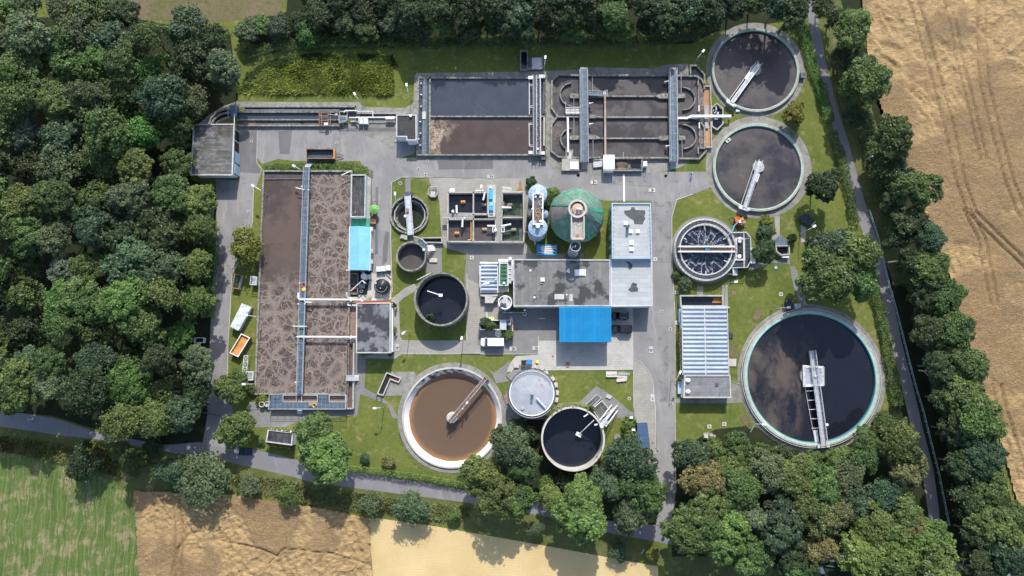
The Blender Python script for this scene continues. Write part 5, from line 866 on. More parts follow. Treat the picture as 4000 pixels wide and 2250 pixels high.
obj('puddle_stain', MB().sheet(pl('I',5.,2010,395,2030,372,2080,390,2075,425,2092,440,2088,480,2010,485,1975,465,1980,450,2000,430),5.012), M['puddle'], part(t,'roof')); obj('puddle_stain', MB().sheet(pl('I',5.,1945,125,1990,130,2025,165,2020,205,1990,225,1968,200,1985,170),5.012), M['puddle'], part(t,'roof'))
for x in (1830,2040): obj('window', MB().prism(pl('I',3,x,648,x+140,648,x+140,650,x,650),1.,2.4), M['glass_dark'], part(t,'wall'))
t = thing('blue_canopy','bright blue ribbed canopy roof projecting from the hall over the court','canopy', p('I',1470,870)); q = pl('I',5.4,1163,662,1772,660,1776,1075,1166,1075); obj('roof_sheet', MB().corr(q,5.0,33,.13), M['blue_roof'], t)
obj('roof_edge', MB().wall(inset(q,.05),.16,4.75,5.04,True), M['blue_roof'], t)
for i in (0,1): obj('end_wall', MB().prism(pl('I',5.,*((1185,668,1195,668,1195,930,1185,930) if i == 0 else (1180,664,1750,664,1750,668,1180,668))),0,4.7), M['sky_steel'] if i else M['blue'], t)
for k,(x,y) in enumerate(((1195,1050),(1450,1055),(1740,1055))): obj('post', MB().box(*p('I',x,y,3),0,.22,.22,4.9), M['steel'], t)
# blower house, blue roofed house, black annex
t = building('blower_house','blower house with wet patched grey roof, white side wall and creeper at one corner','blower house', pl('M',4.2,1432,335,1745,333,1742,792,1428,792), 4.2,'roof_blower','render_white',.28,.15,0,'concrete_pale')
obj('gutter_board', MB().wall(pl('M',4.3,1415,325,1735,325),.3,3.9,4.15), M['red'], t); obj('side_ledge', MB().prism(pl('M',2.8,1745,335,1762,335,1762,780,1745,780),0,2.6), M['render_white'], t)
t = building('black_annex','open topped annex with wet black roof and white parapet beside the foaming cell','annex', pl('L',3.2,1868,262,2048,262,2040,785,1860,785), 3.2,'roof_annex','render_white',.3,.35)
obj('ledge', MB().prism(pl('L',2.,2055,265,2100,290,2090,800,2045,800),0,1.2), M['concrete'], t); obj('terrace', MB().prism(pl('L',2.,1868,795,2090,795,2090,890,1868,890),0,1.8), M['net_dense'], t)
t = thing('cyan_roof_house','house with pale sky blue ribbed gable roof overhanging the foaming cell','house', p('L',1970,1160)); a,b,c_,d_ = pl('L',4.2,1842,895,2102,900,2095,1432,1832,1428); r0, r1 = p('L',1962,893,4.7), p('L',1955,1430,4.7)
obj('wall', MB().prism(inset([a,b,c_,d_],.35),0,3.9), M['render_white'], t); obj('roof_slope', MB().add(*[(lambda m: (m.v,m.f))(MB().corr([a,r0,r1,d_],4.2,40,.05))][0]), M['cyan_roof'], t); rs = [o for o in t.children if o.name.startswith('roof_slope')][0]
def slope(par, e0, e1, r0, r1, ze, zr, n, m, amp=.05):
    rows = MB(); vs = []; prof = [(0,0),(.3,0),(.42,amp),(.82,amp),(.94,0)]
    for i in range(n):
        for tt,h in prof:
            l = lerp2(e0,e1,(i+tt)/n); r = lerp2(r0,r1,(i+tt)/n); vs += [(*l,ze+h),(*r,zr+h)]
    vs += [(*e1,ze),(*r1,zr)]; return obj('roof_slope', rows.add(vs,[(2*i,2*i+1,2*i+3,2*i+2) for i in range(len(vs)//2-1)]), m, par)
bpy.data.objects.remove(rs); slope(t,a,d_,r0,r1,4.0,4.65,40,M['cyan_roof']); slope(t,b,c_,r0,r1,4.0,4.65,40,M['cyan_roof']); obj('ridge_cap', MB().tube([(*r0,4.68),(*r1,4.68)],.1,6), M['cyan_roof'], t)
obj('verge_board', MB().wall([a,d_],.12,3.85,4.06).wall([b,c_],.12,3.85,4.06), M['white_paint'], t); obj('gutter', MB().wall(pl('L',4.,1800,1433,2095,1438),.14,3.9,4.0), M['white_paint'], t)
for y in (930,1200,1330): obj('wall_unit', MB().box(*p('L',2112,y,1.5),.6,.7,1.,1.2), M['steel_pale'], t)
for y in (990,1260): obj('window', MB().box(*p('L',2103,y,2),1.2,.15,1.4,1.2), M['glass_dark'], part(t,'wall'))
t = building('hedge_shed','small flat shed with dark wet roof among creepers by the public road','shed', pl('R',3.,1928,50,2108,72,2100,165,1912,140), 3.,'roof_annex','render_white',.3,.2)
# ---- building with vaulted covers
q = pl('K',3.4,162,402,622,402,640,1098,172,1098); t = thing('vaulted_filter_building','filter building under two rows of sixteen pale blue vaulted covers','building', p('K',400,750)); obj('wall', MB().prism(inset(q,.1),0,3.05), M['render_white'], t); obj('roof_deck', MB().prism(q,3.05,3.2), M['steel_dark'], t)
for i in range(16):
    y = 426+i*43.2; xo = 170+i*.75
    for x0,x1 in ((xo,386+i*1.),(400+i*1.,616+i*1.1)): obj('vault_cover', MB().vault(p('K',x0,y,3.6),p('K',x1,y,3.6),mlen('K',37),3.2,.55), M['vault'], t, smooth=False)
fr_ = MB()
for i in range(17): y = 404+i*43.2; fr_.wall(pl('K',3.4,160+i*.7,y,622+i*1.1,y),.16,3.2,3.42)
fr_.wall(pl('K',3.4,393,402,408,1098),.3,3.2,3.5).wall(pl('K',3.4,163,402,175,1098),.16,3.2,3.5).wall(pl('K',3.4,622,402,640,1098),.16,3.2,3.5); obj('cover_frame', fr_, M['steel_pale'], t)
obj('side_cabinet', MB().prism(pl('K',2.,138,430,158,430,158,560,140,565),0,2.), M['sky_steel'], t); obj('lamp', MB().cyl(*p('K',638,415,3.8),.16,3.2,4.,8), M['white_paint'], t)
tag(obj('grating_cover', MB().prism(pl('K',.4,636,660,682,685,682,728,636,725),0,.3), M['grating_dark']),'dark grating beside the wall of the vaulted filter building','grating')
tag(obj('cover_slab', MB().prism(pl('K',.4,642,935,718,935,715,1012,645,1010),0,.25), M['concrete_pale']),'square pale slab on the lawn beside the vaulted filter building','slab')
t = thing('filter_trough','open black trough with rust and algae end at the head of the vaulted building','trough', p('K',360,345)); q = pl('K',2.2,150,298,578,298,580,402,155,402); obj('trough_wall', MB().wall(q,.35,0,2.3,True), M['concrete'], t); obj('water', MB().sheet(q,1.2), M['water_black'], t); obj('rust_deposit', MB().sheet(pl('K',1.4,490,310,565,310,568,370,470,370),1.3), mk('rust_algae',(.45,.17,.05),(.2,.12,.04),.6,stain=((.3,.45,.1),.7,.58,.64)), t)
t = building('pump_annex','low square annex with grey mossy roof and two white vents below the vaulted covers','annex', pl('K',3.2,190,1102,652,1102,660,1330,178,1330), 3.2,'roof_pump','render_white',.3,.2,0,'concrete_pale')
for y in (1157,1270): obj('vent', MB().lathe(*p('K',228,y,3.6),[(.55,3.2),(.62,3.45),(.3,3.8),(.1,3.85)],16), M['white_paint'], t)
obj('roof_hatch', MB().prism(pl('K',3.3,500,1180,535,1180,535,1215,500,1215),3.2,3.35), M['steel_dark'], part(t,'roof')); tag(obj('side_ramp', MB().prism(pl('K',.8,125,1165,165,1165,165,1290,125,1290),0,.7), M['sky_steel']),'blue grey steel hatch box against the low annex with two vents','hatch box')
# ---- silos and digester
for i,(x,y,lab) in enumerate(((308,292,'pale blue conical silo beside the green bush, nearer the road'),(308,792,'pale blue conical silo above the blue container'))):
    c_ = p('H',x,y,7.6); t = thing('silo', lab, 'silo', c_, 'twin pale blue silos'); r_ = mlen('H',139)*.96; obj('body', MB().cyl(*c_,r_,0,7.6,40), M['silo_body'], t); obj('cone_roof', MB().lathe(*c_,[(r_+.06,7.5),(r_+.06,7.62),(.5,8.2),(.1,8.25)],40,False), M['sky_steel'], t)
    sm = MB(); [sm.tube([(c_[0]+.6*math.cos(k*math.pi/6),c_[1]+.6*math.sin(k*math.pi/6),8.2),(c_[0]+r_*math.cos(k*math.pi/6),c_[1]+r_*math.sin(k*math.pi/6),7.64)],.035,4) for k in range(12)]; obj('roof_seam', sm, M['silo_body'], t); obj('filter_cap', MB().cyl(*p('H',x,y-14,8.5),.5,8.1,9.1,16), M['white_paint'], t)
tag(obj('silo_pipe', MB().tube([(*p('H',95,860,1.5),1.5),(*p('H',160,860,1.5),1.5),(*p('H',190,960,2.),2.),(*p('H',270,1000,2.),2.),(*p('H',265,1050,.5),.5)],.12,6), M['steel_pale']),'thin grey pipe from the six basins round the foot of the silo','pipe')
t = thing('silo_platform','railed platform with hoses bridging the tops of the twin silos','platform', p('H',310,520,8)); q = pl('H',8.4,238,300,382,300,380,748,240,748); obj('deck', MB().prism(inset(q,.1),8.2,8.4), M['concrete_dark'], t); obj('parapet', MB().wall(q,.3,8.2,8.75,True), M['white_paint'], t)
hb = MB(); c_ = p('H',300,600,8.5)
for k in range(3):
    cc = (c_[0]+random.uniform(-.4,.4),c_[1]+.9-k*.9); hb.tube([(cc[0]+.6*math.cos(i*.5)*random.uniform(.7,1.2),cc[1]+.6*math.sin(i*.5),8.46) for i in range(14)],.06,5)
obj('hose', hb, M['pipe_orange'], t); c2_ = p('H',352,425,8.5); obj('hose_reel', MB().tube([(c2_[0]+.42*math.cos(i*.45),c2_[1]+.65*math.sin(i*.45),8.5) for i in range(15)],.08,5), M['concrete_pale'], t)
for x,y in ((275,340),(348,338),(348,702),(270,715)): obj('vent', MB().cyl(*p('H',x,y,8.6),.32,8.4,8.8,14), M['white_paint'] if x > 300 else M['steel'], t)
for x,y in ((225,520),(372,505)): obj('lamp', MB().cyl(*p('H',x,y,8.8),.2,8.2,9.1,8), M['white_paint'], t)
c_ = p('H',215,560,6.); t = thing('mesh_silo','small dark tank under a domed wire mesh between the two silos','tank', c_); obj('body', MB().cyl(*c_,1.15,0,5.5,24), M['concrete_dark'], t); wm_ = MB()
for k in range(14): a_ = k*math.pi/7; wm_.tube([(c_[0]+1.2*math.cos(a_),c_[1]+1.2*math.sin(a_),5.5),(c_[0]+.8*math.cos(a_),c_[1]+.8*math.sin(a_),6.1),(c_[0],c_[1],6.3)],.025,4)
obj('wire_dome', wm_, M['steel_pale'], t); c_ = p('H',405,590,5.); tag(obj('side_tank', MB().lathe(*c_,[(1.05,0),(1.05,4.8),(.1,5.3)],20), M['silo_body']),'low grey blue tank half hidden beneath the silo platform','tank')
c_ = p('H',880,622,4.); Rd = mlen('H',404); t = thing('digester','large conical slate digester tower wrapped in torn green netting','digester', c_); ct = (c_[0],c_[1]); zt = 11.0
prof = [(Rd*.80,0),(Rd*.95,2.2),(Rd,4.),(Rd*.93,5.4),(Rd*.76,7.2),(Rd*.55,9.2),(2.4,zt)]; obj('shell', MB().lathe(*ct,prof,64), M['slate'], t)
def gore(a0,a1,m,off,i0=2,seg=10):
    mb = MB(); pr = prof[i0:]; vs = []
    for k in range(seg+1):
        a_ = math.radians(a0+(a1-a0)*k/seg)
        for r,z in pr: rr = r+off+.06*math.sin(k*1.3+z); vs.append((ct[0]+rr*math.cos(a_),ct[1]+rr*math.sin(a_),z+off*.5))
    n_ = len(pr); fs = [(k*n_+j,(k+1)*n_+j,(k+1)*n_+j+1,k*n_+j+1) for k in range(seg) for j in range(n_-1)]; return obj('net_panel', mb.add(vs,fs), m, t)
gore(40,95,M['net'],.10); gore(95,160,M['net'],.12); gore(205,268,M['net'],.11); gore(-75,-38,M['net'],.13); gore(-20,42,M['net'],.12)
for a0,w_ in ((92,3),(118,3.5),(158,3),(6,9),(-22,4),(-40,3.5),(-62,6),(-76,3),(206,3),(262,6)): gore(a0-w_/2,a0+w_/2,M['net_dense'],.16,2 if w_ > 5 else 3,3)
gore(205,262,M['net_dense'],.14,0,8).data.materials[0] = M['net_dense']
for o in [q_ for q_ in t.children if q_.name.startswith('net_panel')][-1:]:
    bpy.data.objects.remove(o)
lo_ = MB(); vs = []
for k in range(17):
    a_ = math.radians(205+75*k/16); 
    for r,z in ((Rd*.80,.2),(Rd*.95,2.2),(Rd,4.)): vs.append((ct[0]+(r+.1)*math.cos(a_),ct[1]+(r+.1)*math.sin(a_),z))
obj('net_skirt', lo_.add(vs,[(k*3+j,(k+1)*3+j,(k+1)*3+j+1,k*3+j+1) for k in range(16) for j in (0,1)]), M['net_dense'], t)
tp = p('H',898,520,zt+.6); obj('top_ring', MB().ring(*tp,1.75,mlen('H',140)*.94,zt-.4,zt+1.1,40), M['concrete_pale'], t); obj('top_floor', MB().disc(*tp,2.,zt+.3,32), M['concrete'], t); obj('dome_hatch', MB().lathe(*p('H',900,515,zt+.8),[(1.35,zt+.3),(1.3,zt+.7),(.7,zt+.95),(.2,zt+1.)],28), mk('terracotta',(.48,.33,.23),(.40,.27,.19),1.), t)
obj('valve', MB().cyl(*p('H',900,515,zt+1.3),.28,zt+1.,zt+1.6,10).cyl(*p('H',945,520,zt+1.),.3,zt+.6,zt+1.3,10), M['steel_pale'], t); obj('valve_pipe', MB().tube([(*p('H',875,560,zt+1.2),zt+1.2),(*p('H',835,625,zt+1.),zt+.8)],.12,6), M['steel_pale'], t)
t = thing('digester_bridge','high concrete bridge with side walls leading from the digester top to the spiral stairs','bridge', p('H',905,830,zt)); q = pl('H',zt+.6,808,630,995,630,995,965,808,965); obj('deck', MB().prism(inset(q,.1),zt-.4,zt+.1), M['concrete'], t); obj('parapet', MB().wall([q[0],q[3]],.3,zt-.4,zt+1.).wall([q[1],q[2]],.3,zt-.4,zt+1.).wall([q[3],q[2]],.45,zt-.4,zt+1.), M['concrete_pale'], t)
obj('deck_rail', MB().wall(pl('H',zt+.2,862,705,866,950),.12,zt+.1,zt+.25).wall(pl('H',zt+.2,930,705,934,950),.12,zt+.1,zt+.25), M['concrete_pale'], t); hz = MB(); pts = [p('H',875+22*math.cos(i*.6),712+18*math.sin(i*.6)+i*4,zt+.2) for i in range(12)]+[p('H',x,y,zt+.2) for x,y in ((930,770),(955,735),(965,790),(945,850),(960,920))]; hz.tube([(*q_,zt+.2) for q_ in pts],.07,5); obj('hose', hz, M['concrete_pale'], t)
obj('rust_plate', MB().prism(pl('H',zt+.2,868,895,930,895,930,945,868,945),zt+.1,zt+.14), M['rust'], t); obj('support_pier', MB().box(*p('H',900,900,zt-.5),0,2.,.6,zt-.4), M['concrete'], t)
cs = p('H',868,1072,zt-.3); t = thing('spiral_stairs','tall caged spiral staircase at the end of the digester bridge','stairs', cs); rs_ = mlen('H',72)*.94; obj('centre_post', MB().cyl(*cs,.12,0,zt,8), M['steel'], t); sp = MB(); cg = MB()
for k in range(54): a_ = k*.42; sp.prism([(cs[0],cs[1]),(cs[0]+rs_*math.cos(a_),cs[1]+rs_*math.sin(a_)),(cs[0]+rs_*math.cos(a_+.42),cs[1]+rs_*math.sin(a_+.42))],.2*k+.1,.2*k+.16)
obj('step', sp, M['steel_dark'], t); [cg.ring(*cs,rs_,rs_+.12,z_,z_+.5,32) for z_ in (1.2,3.4,5.6,7.8,10.2)]; obj('cage_ring', cg, M['steel_pale'], t); cg = MB(); [cg.tube([(cs[0]+rs_*math.cos(k*.785),cs[1]+rs_*math.sin(k*.785),0),(cs[0]+rs_*math.cos(k*.785),cs[1]+rs_*math.sin(k*.785),zt)],.04,4) for k in range(8)]; obj('cage_post', cg, M['steel'], t)
tag(obj('stair_plinth', MB().prism(pl('H',.8,735,1165,930,1165,930,1245,735,1245),0,.7), M['concrete_dark']),'dark concrete plinth under the spiral staircase','plinth')
# ---- vaulted basin and green tank by the hall
t = thing('vaulted_basin','low basin under seven pale blue vaulted covers beside the green tank','basin', p('I',335,310)); q = pl('I',2.4,228,150,440,150,440,490,232,490); obj('wall', MB().prism(q,0,2.1), M['render_white'], t)
for i in range(7): y = 180+i*46; obj('vault_cover', MB().vault(p('I',238,y,2.6),p('I',430,y,2.6),mlen('I',40),2.1,.55), M['vault'], t)
obj('cover_frame', MB().wall(pl('I',2.5,226,140,440,140),.5,2.1,2.5).wall(pl('I',2.5,220,170,222,430),.15,1.6,2.3), M['steel_pale'], t); obj('lamp', MB().cyl(*p('I',415,338,3.),.18,2.1,3.4,8).tube([(*p('I',290,340,2.8),2.8),(*p('I',410,340,2.9),2.9)],.05,4), M['white_paint'], t); obj('tarp_scrap', MB().box(*p('I',300,383,2.8),2.62,1.6,.5,.12,.2), M['white_paint'], t)
t = thing('basin_stairs','concrete landing with steps and a steel rack at the foot of the small vaulted basin','stairs', p('I',330,570)); obj('landing', MB().prism(pl('I',1.8,232,505,432,505,432,530,380,610,285,610,285,540,232,530),0,1.7), M['concrete_pale'], t); rk = MB(); [rk.wall(pl('I',1.2,234,545+k*16,284,545+k*16),.12,.9,1.1) for k in range(4)]; obj('rack', rk, M['steel_dark'], t); obj('beam', MB().wall(pl('I',1.8,283,608,382,608),.3,1.5,1.9).wall(pl('I',1.8,376,527,436,527),.3,1.5,1.9), M['concrete_pale'], t); obj('machine', MB().box(*p('I',408,565,1.),0,1.2,1.5,1.2), M['steel_dark'], t)
t = thing('green_tank','long green plastic tank with algae windows between vaulted basin and hall','tank', p('I',505,270)); q = pl('I',2.6,458,145,556,145,556,405,452,405); obj('tank_body', MB().prism(q,0,2.4), M['green_plastic'], t); obj('rim', MB().wall(q,.2,2.2,2.55,True), M['white_paint'], t)
for i,y in enumerate((163,205,252,298,352)): obj('algae_window', MB().sheet(pl('I',2.5,478,y-16,535,y-16,540,y+6,520,y+16,484,y+15,474,y),2.42), mk('algae',(.03,.05,.02),(.06,.08,.03),1.) if i == 0 else bpy.data.materials['algae'], t)
obj('lamp', MB().cyl(*p('I',509,377,3.),.3,2.4,3.2,12), M['white_paint'], t); obj('end_unit', MB().box(*p('I',480,450,1.),0,1.5,1.6,1.2).box(*p('I',535,448,1.),0,1.3,1.4,1.3), M['concrete_pale'], t)
t = thing('duct_gallery','white boxed ducts along the end wall of the hall next to the green tank','duct', p('I',590,240)); obj('duct', MB().prism(pl('I',3.2,598,105,618,105,618,350,598,350),0,3.2), M['white_paint'], t); obj('duct_shelf', MB().prism(pl('I',2.6,560,150,596,150,596,380,560,380),0,2.4), M['concrete_pale'], t); obj('cross_bar', MB().wall(pl('I',2.7,562,210,596,210),.15,2.4,2.6).wall(pl('I',2.7,562,265,596,265),.15,2.4,2.6).wall(pl('I',2.7,562,315,596,315),.15,2.4,2.6), M['white_paint'], t); obj('head_box', MB().prism(pl('I',2.8,445,95,590,95,590,130,445,135),0,2.6), M['render_white'], t); obj('dome_vent', MB().cyl(*p('I',582,92,3.2),.42,2.6,3.5,14), M['white_paint'], t)
c_ = p('X',745,205,5.); t = thing('white_silo','pale cylindrical silo with open gantry top at the corner of the hall','silo', c_); r_ = mlen('X',165); obj('body', MB().ring(*c_,r_-.15,r_,0,5.,40), M['steel_pale'], t); obj('top', MB().disc(*c_,r_-.1,4.6,40), M['concrete_pale'], t); obj('top_rim', MB().ring(*c_,r_-.12,r_+.08,4.95,5.1,40), M['white_paint'], t)
obj('gantry', MB().wall(pl('X',5.2,755,20,745,300),1.,4.9,5.05), M['steel'], t); obj('gantry_rail', MB().rail(pl('X',5.2,712,30,705,250),5.05,.8,1.2,.05), M['white_paint'], t); obj('fan_unit', MB().cyl(*p('X',640,290,5.),.3,4.6,5.3,10).box(*p('X',660,240,5.),4.6,.7,.5,.5).box(*p('X',735,270,5.3),5.05,.7,.8,.4), M['steel_dark'], t); obj('ladder', MB().rail(pl('X',2.,735,400,735,480),2.,1.,.4,.05), M['steel_pale'], t)
tag(obj('retaining_rail', MB().wall(pl('X',.8,660,468,1230,468),.18,.3,.75), M['steel']),'low grey beam along the planted bed below the pale silo','beam')
tag(obj('ring_post', MB().ring(*p('X',1247,500,.9),.3,.52,0,.9,20), M['concrete_pale']),'open concrete ring standing at the end of the low grey beam','ring'); tag(obj('white_drum', MB().cyl(*p('X',1250,404,.9),.3,0,.9,14), M['white_paint']),'small white drum beside the planted bed below the hall','drum')
# ---- works by the blue roofed house
c_ = p('W',862,970,2.8); t = thing('black_vessel','black domed plastic vessel beside the blue roofed house','vessel', c_); obj('body', MB().lathe(*c_,[(1.9,0),(1.9,2.2),(1.75,2.4)],40,False), M['black'], t); obj('dome', MB().lathe(*c_,[(1.78,2.4),(1.45,2.6),(.8,2.9),(.12,3.15)],40), M['glass_dark'], t); obj('ring_pipe', MB().tube([(c_[0]+1.48*math.cos(i*.2),c_[1]+1.48*math.sin(i*.2),2.7) for i in range(14,32)],.05,5), M['steel'], t); obj('cap', MB().cyl(*p('W',745,905,2.8),.18,2.4,3.,10).cyl(*p('W',850,1018,3.),.12,2.9,3.3,8), M['white_paint'], t); obj('pipe', MB().tube([(*p('W',855,1090,2.6),2.6),(*p('W',857,1240,2.),1.2)],.05,5), M['steel'], t)
t = thing('round_filter','white round filter drum with a side box below the blue roofed house','filter', p('W',470,745)); obj('drum', MB().cyl(*p('W',470,748,2.4),.75,0,2.5,18), M['white_paint'], t); obj('side_box', MB().prism(pl('W',2.,550,705,618,705,618,800,550,800),0,1.8), M['steel_pale'], t); obj('pipe', MB().tube([(*p('W',415,630,2.4),2.4),(*p('W',455,700,2.4),2.4)],.06).tube([(*p('W',475,630,2.4),2.4),(*p('W',475,710,2.4),2.4)],.06), M['white_paint'], t)
t = thing('crane_arm','pale swing crane arm with a red fitting over the small pit','crane', p('W',430,850)); zz = 2.8; obj('arm', MB().tube([(*p('W',500,905,zz),zz),(*p('W',435,845,zz),zz),(*p('W',172,1082,zz),zz)],.13,8), M['steel_pale'], t); obj('hook_block', MB().box(*p('W',245,1018,zz),2.4,.8,.5,.35,.7), M['red'], t); obj('mast', MB().cyl(*p('W',490,895,2.),.22,0,2.8,10), M['steel'], t)
t = thing('rack_pit','dark gridded pit and black ballast yard beside the basin wall','pit', p('W',250,900)); q = pl('W',.9,140,690,330,690,330,1150,140,1150); obj('pit_wall', MB().wall(q,.2,0,.9,True).wall(pl('W',.9,140,930,330,930),.12,.3,.9).wall(pl('W',.9,140,1015,330,1015),.12,.3,.9), M['concrete_old'], t); obj('pit_floor', MB().sheet(q,.12), M['concrete_dark'], t); obj('ballast', MB().prism(pl('W',.3,340,650,620,640,540,1160,340,1160),0,.2), M['black'], t); obj('tyre', MB().tube([(*p('W',415+34*math.cos(i*.6),1085+34*math.sin(i*.6),.4),.4) for i in range(12)],.12,6), M['steel'], t)
rk = MB(); q = pl('W',.8,365,925,475,925,475,1020,365,1020); [rk.wall([lerp2(q[0],q[1],k/5),lerp2(q[3],q[2],k/5)],.1,.5,.7) for k in range(6)]; obj('grate', rk, M['steel_pale'], t)
tag(obj('steel_rack', MB().wall(pl('W',.8,642,1272,910,1272),.5,.3,.7), M['steel_pale']),'long pale steel trough lying by the red edged blower house','trough'); tag(obj('scrap_timber', MB().tube([(*p('W',510,1285,.5),.5),(*p('W',645,1215,.5),.5)],.16,5).tube([(*p('W',530,1300,.4),.4),(*p('W',640,1290,.4),.4)],.14,5), M['wood']),'scrap of pale bent timber by the red edged roof','timber')
sheet('equipment_pad','concrete_pale', pl('W',0,620,640,690,690,1090,690,1095,1260,1000,1300,340,1300,340,1160,540,1160), Z2+.004)
tag(obj('white_plank', MB().box(*p('W',840,695,.4),.1,1.6,.2,.2), M['concrete_pale']),'short white plank in front of the three white tanks','plank'); tag(obj('leaning_post', MB().tube([(*p('W',990,695,.4),.4),(*p('W',1085,795,.3),.3)],.13,6), M['concrete_pale']),'pale post lying slantwise on the pad by the lawn','post')
# ================================================================== SMALL THINGS
def lamp(fr, px, py, hx, hy, label, H=5.6, two=False):
    a = p(fr,px,py,H); b = p(fr,hx,hy,H+.25); t = thing('street_lamp', label, 'lamp', (*a,0), 'slim grey lamp posts with white heads'); obj('post', MB().tube([(*a,0),(*a,H)],.075,6), M['steel'], t)
    obj('arm', MB().tube([(*a,H),(*b,H+.25)],.05,5), M['steel_pale'], t); d = (Vector(b)-Vector(a)).normalized()
    hd = MB().box(b[0],b[1],H+.12,.85,.5,.22,math.atan2(d.y,d.x)); obj('lamp_head', hd, M['white_paint'], t)
for a in (('B',1925,665,1885,600,'lamp post at the end of the grit channels under the tall weeds'),('C',126,517,110,437,'lamp post on the lawn corner beside the double settling basin'),('D',80,145,88,68,'lamp post beside the pale slab of the open inlet pit'),
  ('E',92,583,160,500,'lamp post on the lawn between the ditch and the clarifier by the wood'),('M',515,460,425,445,'lamp post with its head over the white covered skip'),('M',490,1075,402,1076,'lamp post over the olive tree beside the basin stair tower'),
  ('L',755,452,655,393,'lamp post on the grass strip between west road bend and basin wall'),('N',258,683,208,685,'lamp post on the lawn beside the brown settling pool'),('J',985,1422,1050,1412,'lamp post on the lawn below the foam thread tank'),
  ('J',2125,640,2215,585,'lamp post by the dark gridded slab above the great oak'),('K',1148,424,1245,415,'lamp post at the landing of the largest clarifier'),('T',780,268,830,270,'lamp post on the lawn beside the lower rim of the largest clarifier'),
  ('O',1948,360,1995,275,'lamp post against the creeper wall of the vaulted filter building'),('L',1230,190,1158,150,'lamp post standing in the hedge beside the basin walkway'),('M',1885,590,1858,610,'lamp post on the lawn corner beside the blower house path'),
  ('I',5,1050,10,1028,'lamp post at the lawn tip beside the white van yard'),('G',245,390,240,290,'thin lamp post on the grass beside the hopper tank'),('G',1525,225,1527,185,'short lamp post above the white filter pipe of the six basins')): lamp(*a)
# manhole covers
def manhole(fr, x, y, label, r=.42, m='concrete_pale', rot=None):
    c = p(fr,x,y); t = thing('manhole_cover', label, 'manhole cover', c, 'round manhole covers'); obj('frame', MB().cyl(*c,r,.02,.105,20), M[m], t); obj('lid', MB().cyl(*c,r*.62,.105,.115,16), M['concrete_dark' if m != 'steel_dark' else 'steel'], t)
for a in (('B',1658,1218,'round manhole cover in the yard above the black trailer'),('B',587,1200,'round manhole cover on the dark asphalt patch by the garage shed'),('C',245,1392,'round manhole cover on the road below the settling basin corner'),('C',345,1302,'round manhole cover right under the settling basin wall'),
  ('D',460,1405,'round manhole cover on the road below the slab with white hatch'),('D',1450,1410,'round manhole cover on the road near the walking person'),('H',2215,27,'round manhole cover in the wide asphalt above the operations building'),('H',910,17,'round manhole cover on the road above the green digester'),
  ('G',697,8,'round manhole cover on the road above the octagonal shaft'),('I',1083,1243,'round manhole cover on the pale court near the wheelie bins'),('I',2375,718,'round manhole cover on the east drive beside the parked cars'),('K',48,635,'round manhole cover on the drive beside the vaulted covers'),
  ('K',55,1388,'round manhole cover on the drive beside the low annex'),('O',1470,545,'round white shaft cover on the small lawn by the south drive'),('L',600,712,'small round cover on the west road at the basin')): manhole(*a)
manhole('I',660,928,'rust rimmed manhole cover beside the planted container',.55,'rusty_steel'); manhole('J',1640,1203,'large round grating on the lawn below the dark pit',.62,'steel_dark'); manhole('G',318,137,'low round well cover on the small lawn above the hopper',.5,'concrete')
tag(obj('well_ring', MB().cyl(*p('O',1348,945,.5),.85,0,.55,20).cyl(*p('O',1348,945,.6),.6,.55,.62,18), M['concrete_old']),'grey concrete well ring alone on the lawn beside the tall black tank','well')
def plate(frs, label, s=.95, m='concrete_pale', cat='shaft cover'):
    t = thing('shaft_cover', label, cat, p(*frs[0]), 'square concrete shaft covers')
    for fr,x,y in frs: c = p(fr,x,y); obj('plate', MB().box(*c,.02,s,s,.09), M[m], t)
    c = p(*frs[-1]); obj('opening', MB().cyl(*c,s*.22,.11,.12,10), M['steel_dark'], t)
for a in (((('G',1640,40),('G',1688,38)),'pair of square shaft covers on the road above the six basins'),((('H',1120,123),('H',1163,123)),'pair of square shaft covers on the road above the digester'),((('H',1988,240),('H',2030,240)),'pair of square shaft covers above the corner of the operations building'),
  ((('H',2057,1267),),'single square shaft cover on the drive beside the office wing'),((('I',597,1155),('I',632,1155)),'pair of square shaft covers behind the white van'),((('I',868,1147),('I',905,1147)),'pair of square shaft covers at the edge of the pale court'),((('I',2243,1150),('I',2243,1185)),'pair of square shaft covers on the drive beside the pale court'),
  ((('O',1710,520),('O',1710,555)),'pair of square shaft covers on the drive level with the tilted stairs'),((('M',1805,725),('M',1805,755)),'pair of square shaft covers on the path beside the creeper'),((('G',1385,1245),),'single square shaft cover by the lawn of the vaulted basin'),
  ((('K',110,265),),'square shaft cover on the grass by the shrub and trough'),((('K',1165,283),),'square shaft cover on the lawn near the great oak'),((('K',118,570),),'square shaft cover against the vaulted building wall'),((('T',465,285),),'pale square cover on the lawn above the small pump stand'),((('T',565,268),),'tilted square cover on the lawn beside the hose'),((('N',1555,340),),'square plate on the tilted slab by the membrane tank'),((('N',1515,600),),'square plate at the foot of the membrane tank gallery')): plate(*a)
plate((('K',690,272),),'reddish square shaft cover on the lawn below the lamp',.85,'rusty_steel')
